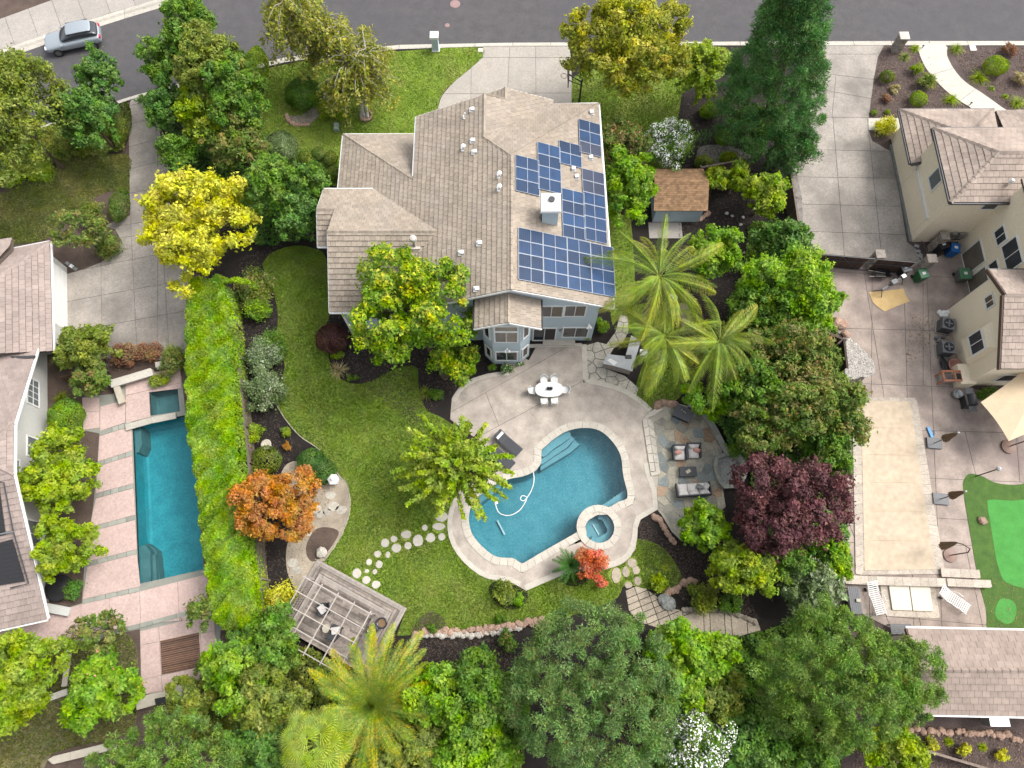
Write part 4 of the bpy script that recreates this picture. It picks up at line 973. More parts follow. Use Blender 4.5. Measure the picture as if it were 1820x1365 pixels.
# ---- right lot: driveway, patios, path
RD=GP([(1440,81),(1571,81),(1560,102),(1553,140),(1547,185),(1544,212),(1544,232),(1550,250),(1570,262),(1586,270),(1612,430),(1640,452),(1640,466),(1450,450),(1418,380),(1405,300),(1440,200)],.05)
rd=sheet('east_driveway',RD,.02,M['joint'],-.1)
slabs(rd,'concrete_slab',M['concrete_grey'],RD,.05,.06,[pl((1430,97),(1580,97)),pl((1430,127),(1560,143)),pl((1430,155),(1560,178)),pl((1430,209),(1560,210)),pl((1410,266),(1600,270)),pl((1410,315),(1620,318)),pl((1410,363),(1620,368)),pl((1410,411),(1620,418)),pl((1487,120),(1479,200),1),pl((1479,200),(1484,260),1),pl((1484,260),(1500,450),1),pl((1545,250),(1566,450),1)])
sheet('entry_walk',GP([(1544,210),(1620,210),(1620,231),(1544,231)],.055),.057,M['concrete_light'],0)
wk=smooth([(1634,80),(1640,110),(1655,133),(1680,160),(1710,182),(1728,195),(1740,230),(1800,230),(1800,205),(1780,190),(1745,165),(1715,145),(1695,122),(1683,98),(1680,80)],3)
wq=sheet('curved_walk',GP(wk,.05),.03,M['joint'],-.05)
slabs(wq,'concrete_slab',M['concrete_light'],GP(wk,.05),.055,.04,[pl((1650,135),(1700,120)),pl((1705,180),(1735,158))])
# gravel strip beside east driveway
sheet('gravel_strip',GP([(1403,300),(1414,298),(1425,350),(1428,410),(1440,440),(1430,440),(1415,395),(1408,350)],.055),.058,M['pebble_white'],0)
PAT=GP([(1450,452),(1640,468),(1730,430),(1740,530),(1722,560),(1720,690),(1790,700),(1990,760),(1990,900),(1990,858),(1770,862),(1740,845),(1722,842),(1712,860),(1714,890),(1738,1030),(1765,1125),(1600,1125),(1510,1080),(1497,1030),(1499,812),(1520,690),(1552,655),(1510,600),(1486,590),(1455,560),(1445,500)],.05)
ep=sheet('east_patio',PAT,.02,M['joint'],-.1,)
slabs(ep,'patio_slab',M['aggregate_pink'],PAT,.045,.06,[pl((1440,482),(1760,497)),pl((1440,583),(1760,590)),pl((1500,681),(1990,700)),pl((1550,455),(1548,700)),pl((1640,440),(1640,700),1),pl((1568,690),(1572,715)),pl((1630,765),(1990,775)),pl((1640,850),(1715,853)),pl((1650,920),(1730,925)),pl((1655,968),(1735,970)),pl((1710,750),(1735,850),1),pl((1800,700),(1812,860),1),pl((1728,1030),(1745,1110),1),pl((1572,1095),(1765,1112)),pl((1622,1060),(1624,1130)),pl((1671,1060),(1674,1130)),pl((1560,1060),(1580,1110))])
# covered pool on the right
cvt=thing('covered_pool','long pool under a beige safety cover with pale stone coping','pool cover',tuple(G(1595,870)))
co=[(1515,706),(1625,706),(1680,1018),(1515,1022)]
inn=[(1530,712),(1617,714),(1662,1012),(1536,1014)]
A=GP(inn,.1);B=GP([(1514,706),(1629,707),(1680,1020),(1521,1022)],.1)
def densify(P,n):
    out=[]
    for i in range(len(P)):
        p=Vector(P[i]);q=Vector(P[(i+1)%len(P)])
        for k in range(n): out.append(tuple(p.lerp(q,k/n)))
    return out
ring(cvt,'coping_stone',M['paver'],densify(A,8),densify(B,8),.0,.11,.62)
cv=MB();n1,n2=24,60;P00,P10,P11,P01=[Vector(p) for p in A]
for j in range(n2+1):
    for i in range(n1+1):
        a=P00.lerp(P10,i/n1);b=P01.lerp(P11,i/n1);p=a.lerp(b,j/n2)
        e=min(i,n1-i,j,n2-j); z=.125-.045*min(1,e/4)+.006*math.sin(j*1.7+i*.25)+(.012 if j%12==0 else 0)
        cv.v.append((p.x,p.y,z))
for j in range(n2):
    for i in range(n1): cv.f.append((j*(n1+1)+i,j*(n1+1)+i+1,(j+1)*(n1+1)+i+1,(j+1)*(n1+1)+i))
cv.build('safety_cover',M['cover_beige'],cvt,True)
for k in range(1,6):
    a=Vector(A[0]).lerp(Vector(A[3]),k/6);b=Vector(A[1]).lerp(Vector(A[2]),k/6); MB().bar((a.x,a.y,.10),(b.x,b.y,.10),.02,.012).build('cover_seam',M['canvas_tan'],cvt)
# spa cover
sc2=thing('covered_spa','square ivory folding spa cover ringed by pale stone tiles','spa cover',tuple(G(1618,1058)))
A=GP([(1577,1031),(1650,1033),(1657,1087),(1585,1084)],.1);B=GP([(1562,1026),(1660,1027),(1671,1099),(1573,1095)],.1)
ring(sc2,'rim_stone',M['paver'],densify(A,6),densify(B,6),.0,.09,.5)
m_=[tuple(Vector(A[0]).lerp(Vector(A[1]),.49)),tuple(Vector(A[0]).lerp(Vector(A[1]),.51)),tuple(Vector(A[3]).lerp(Vector(A[2]),.51)),tuple(Vector(A[3]).lerp(Vector(A[2]),.49))]
mk('ivory',(.70,.65,.53),(.66,.61,.50),rough=.6,nscale=2)
chamfer_prism(MB(),[A[0],m_[0],m_[3],A[3]],.08,.2,.02).build('cover_half',M['ivory'],sc2); chamfer_prism(MB(),[m_[1],A[1],A[2],m_[2]],.08,.2,.02).build('cover_half',M['ivory'],sc2)
# low stone walls at the foot of the covered pool
def lowwall(label,pts,w_,h,m='paver',cat='garden wall',L=.5,name='low_wall',z0=0,cap=None):
    c=G(*pts[len(pts)//2]); t=thing(name,label,cat,tuple(c)); strip(t,'cap_stone',M[cap or m],GP(pts,h),w_,max(0,h-.09),h,L)
    strip(t,'wall_block',M[m],GP(pts,h*.5),w_*.9,z0,max(.05,h-.095),L*.7); return t
lowwall('pale stone bench wall at the foot of the covered pool',[(1497,1022),(1540,1024),(1610,1026),(1680,1028)],.5,.4)
lowwall('pale stone steps beside the putting green',[(1672,1010),(1740,1013)],.5,.3)
lowwall('pale stone bench wall right of the ivory spa cover',[(1683,1028),(1720,1030),(1759,1031)],.45,.4)
# putting green
pg=smooth([(1712,870),(1715,850),(1725,842),(1745,846),(1770,858),(1810,862),(1900,862),(1900,1140),(1770,1140),(1752,1080),(1738,1025),(1725,950)],4)
PGN=sheet('putting_green',GP(pg,.06),.06,M['turf_dark'],-.02)
sheet('putting_surface',GP(smooth([(1755,895),(1762,888),(1800,890),(1900,895),(1900,1045),(1800,1040),(1775,1010),(1762,940)],4),.07),.067,M['turf_light'],None,parent=PGN)
sheet('putting_surface',GP(smooth([(1770,1080),(1780,1064),(1800,1068),(1807,1085),(1800,1105),(1785,1108),(1770,1096)],4),.07),.067,M['turf_light'],None,parent=PGN)
sheet('river_pebbles',GP(smooth([(1500,595),(1520,610),(1550,640),(1552,665),(1530,670),(1505,672),(1502,640)],3),.055),.05,M['pebble_white'],0,kind='stuff')
# west pool
bs2=basin('west_pool_basin',POOL2,-1.6,.03,M['plaster_teal'])
water('west_pool_water',offset(POOL2,.01),-.09)
stepped(bs2,'pool_step',M['plaster_teal_step'],[([(236,757),(250,755),(252,790),(246,804),(238,806)],-.3),([(246,972),(258,968),(267,980),(268,1036),(247,1040)],-.3),([(268,985),(276,986),(279,1033),(268,1036)],-.6),([(258,968),(262,966),(278,978),(285,1031),(279,1034),(267,982)],-.9)])
b5=basin('west_spa_basin',SPA2,-.9,.03,M['plaster_teal_step'],tile=.1); water('west_spa_water',SPA2,-.05)
# ================================================================== BUILDINGS
def ext_y(mb,prof,y0,y1):
    n=len(prof); vs=[(x,y0,z) for x,z in prof]+[(x,y1,z) for x,z in prof]
    return mb.add(vs,[tuple(range(n)),tuple(range(2*n-1,n-1,-1))]+[(i,n+i,n+(i+1)%n,(i+1)%n) for i in range(n)])
def ext_x(mb,prof,x0,x1):
    n=len(prof); vs=[(x0,y,z) for y,z in prof]+[(x1,y,z) for y,z in prof]
    return mb.add(vs,[tuple(range(n)),tuple(range(2*n-1,n-1,-1))]+[(i,n+i,n+(i+1)%n,(i+1)%n) for i in range(n)])
# ---------------- blue house
H=thing('blue_house','large blue-grey two-storey house with brown tiled roof and solar panels','house',(0,24,0))
wb=MB()
ext_y(wb,[(-6,0),(5.39,0),(5.39,5.85),(-.06,8.0),(-6,5.35)],18.65,27.4)
ext_y(wb,[(-6.0,0),(5.3,0),(5.3,5.55),(2.6,5.55),(-1.8,7.2),(-6.0,5.3)],27.4,32.5); ext_y(wb,[(-3.2,0),(2.5,0),(2.5,5.55),(-.45,6.75),(-3.2,5.5)],32.5,33.45)
wb.build('wall',M['wall_blue'],H)
w2=MB(); w2.box((-8.85,28.5,1.33),(5.4,8.9,2.66)); w2.build('wall',M['wall_blue'],H)
w3=MB(); ext_x(w3,[(19.15,0),(27.5,0),(27.5,4.0),(23.4,5.95),(19.15,3.95)],-10.89,-6.0); w3.box((-11.4,25.7,2.0),(1.0,3.4,4.0)); w3.build('wall',M['wall_blue'],H)
# sloping trim on the west wing corner
w4=MB(); w4.box((-10.86,19.12,2.0),(.16,.16,3.9)); w4.build('corner_trim',M['white'],H)
RF_=Roof(H,M['tile_brown'])
zW=lambda x:8.24+.45*(x+.06); zE=lambda x:8.24-.40*(x+.06); zN=lambda y:8.24-.4*(y-27.5)
zG=lambda x:7.457-.35*(x+1.8); zSN=lambda y:6.2-.467*(y-23.4); zSS=lambda y:6.2-.45*(23.4-y); zL=lambda y:2.87+.45*(33.3-y)
def onp(pts,f,ax): return [(x,y,f(x if ax=='x' else y)) for x,y in pts]
RF_.plane(onp([(-.06,18.4),(-.06,27.5),(-1.8,29.46),(-1.8,32.8),(-6.45,32.8),(-6.45,27.77),(-12,33.3),(-12,27.9),(-9.26,27.9),(-4.6,23.4),(-9.12,18.87),(-9.12,18.4)],zW,'x'))
RF_.plane(onp([(-.06,18.4),(6.14,18.4),(5.8,33.4),(-.06,27.5)],zE,'x'))
RF_.plane(onp([(-.06,27.5),(5.8,33.4),(2.77,33.4),(-1.8,29.46)],zN,'y'))
RF_.plane(onp([(-1.8,29.46),(2.77,33.4),(2.77,33.75),(-.45,33.75),(-.45,32.8),(-1.8,32.8)],zG,'x'))
RF_.plane([(-.45,32.6,6.98),(-.45,33.75,6.98),(-3.7,33.75,5.52),(-3.7,32.6,5.52)])
RF_.plane(onp([(-11.5,23.4),(-11.5,18.87),(-9.12,18.87),(-4.6,23.4)],zSS,'y'))
RF_.plane(onp([(-11.5,23.4),(-4.6,23.4),(-9.26,27.9),(-12.65,27.9),(-12.65,25.7),(-11.5,25.7)],zSN,'y'))
RF_.plane(onp([(-12.65,25.7),(-11.51,25.7),(-11.51,23.55),(-12.65,23.55)],lambda y:5.13-.45*(25.7-y),'y'))
RF_.plane(onp([(-12,33.3),(-6.46,33.3),(-6.46,27.77)],zL,'y'))
RF_.plane([(-.23,16.75,7.3),(-.23,18.62,7.3),(-2.2,18.62,6.42),(-2.2,16.75,6.42)])
RF_.plane([(-.23,16.75,7.3),(-.23,18.62,7.3),(1.7,18.62,6.42),(1.7,16.75,6.42)])
for a,b in (((-.06,27.5,8.24),(-.06,18.4,8.24)),((-.06,27.5,8.24),(5.8,33.4,5.9)),((-.06,27.5,8.24),(-1.8,29.46,7.46)),((-1.8,29.46,7.46),(-1.8,32.8,7.46)),((-6.5,27.8,5.33),(-12,33.3,2.87)),((-4.7,23.4,6.2),(-11.5,23.4,6.2)),((-11.55,25.7,5.13),(-12.65,25.7,5.13)),((-.23,18.5,7.3),(-.23,16.75,7.3)),((-.45,32.85,6.98),(-.45,33.75,6.98)),((-1.75,32.83,7.44),(-.45,32.83,6.99))): RF_.caps(a,b)
RF_.finish()
def gutter(a,b,w_=.11,h=.12,name='gutter',m='white',R_=None): (R_ or RF_).part(MB().bar(a,b,w_,h),name,M[m])
for a,b in (((-6.52,32.8,5.27),(-6.52,27.9,5.27)),((-12.06,33.3,2.82),(-12.06,28.0,2.82)),((-12,33.36,2.82),(-6.5,33.36,2.82)),((6.2,18.4,5.74),(5.86,33.4,5.86)),((2.77,33.5,5.72),(5.8,33.47,5.85)),((-11.5,18.81,4.1),(-9.1,18.81,4.1)),((-9.1,18.81,4.12),(-6.0,18.81,4.12)),((-9.3,27.97,4.05),(-12.65,27.97,4.05)),((-12.65,23.49,4.12),(-11.5,23.49,4.12))): gutter(a,b)
for a,b in (((-2.27,16.75,6.36),(-2.27,18.62,6.36)),((1.77,16.75,6.36),(1.77,18.62,6.36))): gutter(a,b,.12,.12,'gutter','black')
for a,b in (((-.06,18.37,8.14),(6.2,18.37,5.66)),((-.06,18.37,8.14),(-9.1,18.37,4.08)),((-.23,16.72,7.2),(1.75,16.72,6.31)),((-.23,16.72,7.2),(-2.25,16.72,6.31)),((-11.53,23.4,6.08),(-11.53,18.85,4.05)),((-12.68,25.7,5.03),(-12.68,23.5,4.05)),((-12.68,25.7,5.03),(-12.68,27.95,4.0)),((-1.8,32.84,7.36),(-6.5,32.84,5.25)),((-.45,33.79,6.88),(2.8,33.79,5.75))): gutter(a,b,.05,.17,'rake_board')
# bay of two storeys
by=MB(); BX=[(-1.83,18.7),(-1.83,17.54),(-1.22,16.93),(.53,16.93),(1.15,17.54),(1.15,18.7)]
by.prism(BX,0,6.3,True); by.add([(-2.1,17.0,6.35),(1.6,17.0,6.35),(-.23,17.0,7.15),(-2.1,18.6,6.35),(1.6,18.6,6.35),(-.23,18.6,7.15)],[(0,1,2),(5,4,3),(0,2,5,3),(1,4,5,2),(0,3,4,1)])
by.build('bay_wall',M['wall_blue'],H)
def zat(py,y): return ZF(910,py,y).z
yb=16.93; zl0=zat(639.5,yb);zl1=zat(625,yb);zu0=zat(607,yb);zu1=zat(590,yb);za1=zat(580,yb)
window(H,(-1.02,yb-.003,zl0),(1,0,0),1.33,zl1-zl0,2,mats=['glass','glass'])
window(H,(-1.02,yb-.003,zu0),(1,0,0),1.33,zu1-zu0,2,mats=['glass_grey','curtain'])
window(H,(-1.02,yb-.003,zu1+.2),(1,0,0),1.33,za1-zu1-.2,1,mats=['curtain'])
for p,q in (((-1.83,17.54),(-1.22,16.93)),((.53,16.93),(1.15,17.54))):
    u=Vector((q[0]-p[0],q[1]-p[1],0)).normalized()
    for z0,z1 in ((zl0,zl1),(zu0+.1,za1-.15)):
        a=Vector((*p,z0))+u*.24; n=u.cross(Vector((0,0,1))); window(H,a+n*.003,u,.38,z1-z0,1,mats=['glass'],fr=.10)
sp_=MB(); sp_.box((-.3,yb-.1,zat(618,yb)),(.12,.14,.1)); sp_.tube([(-.42,yb-.15,zat(618,yb)-.05),(-.45,yb-.3,zat(618,yb)-.1)],.06,8); sp_.tube([(-.18,yb-.15,zat(618,yb)-.05),(-.15,yb-.3,zat(618,yb)-.1)],.06,8); sp_.build('floodlight',M['white'],H)
# main south wall openings
yw=18.65-.003
def xat(px,py): return ZF(px,py,yw).x
def win_px(x0,y0,x1,y1,n,mats,**k):
    a=ZF(x0,y1,yw);b=ZF(x1,y1,yw);c=ZF(x0,y0,yw); return window(H,(a.x,yw,a.z),(1,0,0),b.x-a.x,c.z-a.z,n,mats=mats,**k)
win_px(960,544,998,562,2,['glass_grey','glass_brown']); win_px(1003,543,1038,561,2,['glass_grey','glass_brown'])
win_px(1000,582,1042,598,2,['glass_grey','glass'])
sd_=win_px(948,583,985,604,2,['glass','black'],name='sliding_door')
win_px(815,586,833,599,1,['glass'])
lf=MB(); q=ZF(1047,575,yw); lf.box((q.x,yw-.08,q.z),(.12,.12,.1)); lf.tube([(q.x,yw-.12,q.z),(q.x-.15,yw-.35,q.z-.08)],.07,8); lf.tube([(q.x,yw-.12,q.z),(q.x+.16,yw-.32,q.z-.08)],.07,8); lf.build('floodlight',M['white'],H)
q=ZF(996,586,yw); MB().lathe((q.x,yw-.08,q.z-.15),[(.05,0),(.08,.1),(.08,.25),(.02,.32)],8).build('wall_lamp',M['metal'],H)
st=MB(); st.box((3.2,18.45,.1),(2.2,.42,.16)); st.build('door_step',M['coping'],H)
# chimney
ch=thing('chimney',None,None,(0,0,0)); ch.parent=H; ch.matrix_parent_inverse=Matrix.Identity(4)
cx,cy=2.28,23.7
def hpart(mb,name,m): 
    o=mb.build(name,m,None); o.parent=ch; o.matrix_parent_inverse=Matrix.Translation(-H.location); return o
hpart(MB().box((cx,cy,7.7),(.95,.95,2.3)),'stack',M['wall_blue'])
c1=MB(); c1.add([(cx-.62,cy-.66,8.86),(cx+.62,cy-.66,8.86),(cx+.62,cy+.66,8.86),(cx-.62,cy+.66,8.86),(cx-.58,cy-.62,9.0),(cx+.58,cy-.62,9.0),(cx+.58,cy+.62,9.0),(cx-.58,cy+.62,9.0),(cx,cy,9.08)],[(0,1,5,4),(1,2,6,5),(2,3,7,6),(3,0,4,7),(4,5,8),(5,6,8),(6,7,8),(7,4,8),(3,2,1,0)])
hpart(c1,'cap',M['white_metal']); hpart(MB().lathe((cx+.05,cy+.12,9.05),[(.19,0),(.19,.12),(.15,.12)],14),'flue',M['metal_dark'])
hpart(MB().box((cx-.56,cy-.1,7.9),(.14,.3,.5)),'side_box',M['metal'])
# roof vents
def vent(px,py,kind,xz):
    # find the point of the west/east plane under the pixel
    lo=4.;hi=9.
    for _ in range(40):
        m_=(lo+hi)/2; p=G(px,py,m_)
        if m_>xz(p): hi=m_
        else: lo=m_
    p=G(px,py,m_); mb=MB()
    if kind==0: mb.box((p.x,p.y,p.z+.06),(.36,.36,.05)); mb.box((p.x+.04,p.y,p.z+.16),(.24,.24,.18))
    elif kind==1: mb.box((p.x,p.y,p.z+.05),(.34,.34,.04)); mb.lathe((p.x,p.y,p.z),[(.07,.05),(.07,.35),(.15,.36),(.15,.42),(.03,.48)],10)
    else: mb.lathe((p.x,p.y,p.z),[(.05,0),(.05,.45)],8); mb.box((p.x,p.y,p.z+.05),(.3,.3,.03))
    o=mb.build('roof_vent',M['white_metal'],None); o.parent=RF_.root; o.matrix_parent_inverse=Matrix.Translation(-H.location)
fW=lambda p:zW(p.x); fE=lambda p:zE(p.x)
for px,py,k in ((839,197,0),(827,209,2),(840,252,0),(824,266,1),(843,272,0),(888,314,1),(888,337,1),(852,434,0),(820,451,0),(847,515,0),(738,428,1)): vent(px,py,k,fW)
for px,py,k in ((1050,202,0),(1049,282,0),(1018,302,0),(1024,316,0)): vent(px,py,k,fE)
t_=thing('roof_turbine',None,None,(0,0,0)); t_.parent=RF_.root; t_.matrix_parent_inverse=Matrix.Identity(4)
q=ZF(737,436,22.6); mb=MB(); mb.lathe((q.x,22.6,5.75),[(.1,0),(.1,.75),(.2,.8),(.24,.95),(.2,1.1),(.05,1.16)],12); mb.box((q.x,22.5,5.86),(.7,.3,.05))
bpy.data.objects.remove(t_); o=mb.build('flue_pipe',M['terracotta_white'],None); o.parent=RF_.root; o.matrix_parent_inverse=Matrix.Translation(-H.location)
# solar panels on the east slope
mk('cell',(.006,.036,.10),(.004,.020,.055),rough=.4,nscale=1.2,rand=.35,spec=.15)
mk('cell_dark',(.007,.014,.04),(.005,.010,.028),rough=.3,nscale=1.5,rand=.2,spec=.3)
nE=Vector((.40,0,1)).normalized(); dE=Vector((1,0,-.40)).normalized(); uE=Vector((0,1,0))
def solar(px0,py0,nr,nc,where,dark=()):
    """px0,py0 = upslope north corner of the block in the photo; panels 1.58 down the slope, .80 along it"""
    lo=5.;hi=9.
    for _ in range(40):
        m_=(lo+hi)/2; p=G(px0,py0,m_)
        if m_-.12>zE(p.x): hi=m_
        else: lo=m_
    O=G(px0,py0,m_)
    out=[]
    for j in range(nc):
        for i in range(nr):
            out.append((O+dE*(j*1.60)-uE*(i*.865),(i,j) in dark or (i,nc-1-j) in dark))
    return out
PW_,PL_=.85,1.58
def panelmesh():
    b=MB()
    def bx(mb,x0,x1,y0,y1,z0,z1): mb.box(((x0+x1)/2,(y0+y1)/2,(z0+z1)/2),(x1-x0,y1-y0,z1-z0))
    f=MB()
    for a in ((0,PL_,-.022,0),(0,PL_,-PW_,-PW_+.022),(0,.022,-PW_+.022,-.022),(PL_-.022,PL_,-PW_+.022,-.022),(PL_/2-.012,PL_/2+.012,-PW_+.022,-.022)): bx(f,*a,0,.04)
    bk=MB(); bx(bk,.022,PL_-.022,-PW_+.022,-.022,.004,.018)
    c=MB()
    for h in (0,1):
        for i in range(6):
            for j in range(6):
                x0=.03+h*(PL_/2-.012)+i*.1245; y0=-.03-j*.1325
                x1=x0+.112;y1=y0-.120
                c.add([(x0,y0,.022),(x1,y0,.022),(x1,y1,.022),(x0,y1,.022)],[(0,3,2,1)])
    return f.mesh('panel_frame',M['frame_metal']),bk.mesh('backsheet',M['white']),c.mesh('cells',M['cell']),c.mesh('cells',M['cell_dark'])
mk('frame_metal',(.34,.38,.45),rough=.4,metal=.3)
mk('backsheet',(.035,.055,.11),rough=.4,spec=.2)
fm,bm_,cm_,cd_=panelmesh(); bm_.materials[0]=M['backsheet']
SR=Matrix((dE,uE,nE)).transposed().to_4x4()
def put_panel(O,dk):
    o=link('solar_panel',fm); o.parent=H; o.location=O-H.location; o.rotation_euler=SR.to_euler()
    for nm,me in (('backsheet',bm_),('cells',cd_ if dk else cm_)): link(nm,me,o)
for (px,py,nr,nc) in ((921,404,4,4),(998,334,4,1),(1034,299,6,1),(916,275,3,1),(955,252,4,1),(993,249,2,1),(1028,211,3,1)):
    for k,(O,dk) in enumerate(solar(px,py,nr,nc,'')): put_panel(O,dk or (px==1034 and k<2) or (px==1028 and k==2))
# ---------------- garden shed
SH=thing('garden_shed','small blue-grey garden shed with brown shingled gable roof','shed',(12,29,0))
s=MB(); ext_x(s,[(27.95,0),(31.0,0),(31.0,1.75),(29.5,2.55),(27.95,1.75)],10.2,13.55); s.build('wall',M['wall_blue'],SH)
rs=Roof(SH,M['shingle'],tw=.24,course=.15,name='shingle',th=.016)
rs.plane([(9.95,29.5,2.72),(13.75,29.5,2.72),(13.75,27.75,1.78),(9.95,27.75,1.78)],.06); rs.plane([(9.95,29.5,2.72),(13.75,29.5,2.72),(13.75,31.2,1.8),(9.95,31.2,1.8)],.06); rs.finish()
d=MB(); d.box((12,27.93,.9),(1.5,.04,1.5)); d.build('door',M['wall_blue'],SH)
vt=MB()
for k in range(4): vt.box((10.9+k*.62,27.90,1.68),(.4,.06,.1))
vt.build('eave_vent',M['black'],SH)
sheet('shed_apron',[(9.9,26.6),(12.3,26.6),(12.3,27.9),(9.9,27.9)],.02,M['concrete_warm'],0)
# ---------------- west neighbour (rotated lot)
WH=thing('grey_house','pale grey house with pink tiled roof on the left edge','house',(-32,12,0))
ang=math.atan2(-3.9,17.8) ; ax=Vector((17.8*0-.0,0,0))
uD=Vector((.214,-.977,0)).normalized()   # along the east front, going south
vD=Vector((-uD.y,uD.x,0))                # outward east
vD=Vector((.977,.214,0))
def WP(a,b,z): # a metres south along front from A0, b metres east of the gable line
    p=A0+uD*a+vD*b; return (p.x,p.y,z)
A0=Vector((-30.7,19.0,0))
# gable wing: rake from a=0 (z 2.1) up to peak a=8..11 then down at a=18.5
wbm=MB(); pr=[(.6,0),(17.6,0),(17.6,2.1),(11.6,4.5),(7.6,4.5),(.6,2.1)]
vs=[WP(a,-1.15,z) for a,z in pr]+[WP(a,-12,z) for a,z in pr]; n=6
wbm.add(vs,[tuple(range(n)),tuple(range(2*n-1,n-1,-1))]+[(i,n+i,n+(i+1)%n,(i+1)%n) for i in range(n)])
wbm.build('wall',M['wall_grey'],WH)
gb=MB(); Pg=[Vector(p) for p in (WP(-5.3,.25,0),WP(1.2,.25,0),WP(1.2,-10,0),WP(-5.3,-10,0))]
gb.prism([(p.x,p.y) for p in Pg],0,2.4); gb.build('wall',M['wall_grey'],WH)
RW=Roof(WH,M['tile_pink'],tw=.36,course=.36)
pk0,pk1=WP(7.9,0,5.1),WP(11.0,0,5.1); lo0,lo1=WP(0,0,2.1),WP(18.6,0,2.1)
apx=WP(9.45,-2.6,6.0)
RW.plane([lo0,pk0,apx,WP(9.45,-12,6.0),WP(0,-12,2.1)]) if False else None
sl_=(5.1-2.1)/7.9
def zS(a): return 2.1+sl_*a
zc=zS(9.45)
RW.plane([WP(0,0,zS(0)),WP(7.9,0,zS(7.9)),WP(9.45,-2.0,zc),WP(9.45,-12,zc),WP(0,-12,zS(0))])
RW.plane([WP(18.9,0,zS(0)),WP(11.0,0,zS(7.9)),WP(9.45,-2.0,zc),WP(9.45,-12,zc),WP(18.9,-12,zS(0))])
RW.plane([WP(7.9,0,zS(7.9)),WP(11.0,0,zS(7.9)),WP(9.45,-2.0,zc)])
# garage wing hip roof
g0=Vector(G(88.4,430,2.6)); g1=Vector(G(93.7,624,2.6))
ed_=(g1-g0); L_=ed_.length; e1=ed_.normalized(); e2=Vector((e1.y,-e1.x,0)); e2=e2 if e2.x<0 else -e2
gp_=lambda a,b,z:tuple(g0+e1*a+e2*b+Vector((0,0,z)))
rise=.42
RW.plane([gp_(0,0,0),gp_(L_,0,0),gp_(L_,4.2,4.2*rise),gp_(4.2,4.2,4.2*rise)] )
RW.plane([gp_(0,0,0),gp_(4.2,4.2,4.2*rise),gp_(4.2,9,4.2*rise),gp_(0,9,0)])
RW.plane([gp_(L_,4.2,4.2*rise),gp_(4.2,4.2,4.2*rise),gp_(4.2,9,4.2*rise),gp_(L_,9,4.2*rise)],tiles=True) if False else None
# front gable piece in the upper left corner
RW.plane([tuple(G(-60,440,3.0)),tuple(G(20,424,3.0)),tuple(G(22,424,3.0)),tuple(G(22,445,2.9)),tuple(G(-40,500,4.4))])
for a,b in ((gp_(4.2,4.2,4.2*rise),gp_(0,0,0)),(WP(9.45,-2,zc),WP(7.9,0,zS(7.9))),(WP(9.45,-2,zc),WP(11.0,0,zS(7.9))),(WP(9.45,-12,zc),WP(9.45,-2,zc))): RW.caps(a,b,.12,l=.4)
RW.finish()
q=MB()
for a,b in ((lo0,WP(7.9,0,zS(7.9))),(WP(7.9,0,zS(7.9)),WP(11.0,0,zS(7.9))),(WP(11.0,0,zS(7.9)),WP(18.9,0,zS(0)))):
    a=Vector(a)+vD*.06-Vector((0,0,.06));b=Vector(b)+vD*.06-Vector((0,0,.06)); gutter(a,b,.08,.16,'rake_board',R_=RW)
gutter(gp_(0,-.08,-.06),gp_(L_,-.08,-.06),.10,.12,R_=RW); gutter(gp_(-.08,0,-.06),gp_(-.08,9,-.06),.10,.12,R_=RW); gutter(WP(18.98,0,2.02),WP(18.98,-12,2.02),.10,.1,R_=RW)
q=MB(); q.bar(G(0,637,2.9),G(62,634,3.4),.16,.1); RW.part(q,'valley_gutter',M['metal_dark'])
# windows of the east front (wall face at b=-1.15)
def wwin(px,py,w_,h_,n,rows,z0,m='screen',**k):
    # left end under the pixel
    lo=-5.;hi=25.
    for _ in range(50):
        a=(lo+hi)/2; p=A0+uD*a+vD*(-1.15); y=G(px,py,z0).y
        if p.y>y: lo=a
        else: hi=a
    p=A0+uD*a+vD*(-1.15+.003); window(WH,(p.x,p.y,z0),-uD*-1 if False else uD*-1,w_,h_,n,rows=rows,m=m,**k)
def wwin2(a,w_,z0,h_,n,rows,m):
    # outward normal must be vD: u x z = vD  ->  u = z x vD
    u=Vector((0,0,1)).cross(vD); p=A0+uD*(a+w_)+vD*(-1.147); window(WH,(p.x,p.y,z0),u,w_,h_,n,rows=rows,m=m)
wwin2(3.6,1.7,1.0,1.1,4,2,'screen'); wwin2(7.6,1.2,1.0,1.1,2,1,'screen'); wwin2(9.4,1.3,2.9,1.0,2,1,'screen'); wwin2(12.9,1.5,.9,1.2,2,1,'screen')
# garage door on the east side of the garage wing
u=Vector((0,0,1)).cross(vD); p=A0+uD*(-.2)+vD*.253
gd=MB(); 
for k in range(4):
    for j in range(1):
        a=p+Vector((0,0,.05+k*.52)); b=a+u*4.6; gd.bar(a+Vector((0,0,.25)),b+Vector((0,0,.25)),.05,.49)
gd.build('garage_door',M['white'],WH)
lg=MB(); lg.bar(p+vD*.03+Vector((0,0,2.2)),p+vD*.03+u*4.7+Vector((0,0,2.2)),.06,.18); lg.build('door_trim',M['white'],WH)
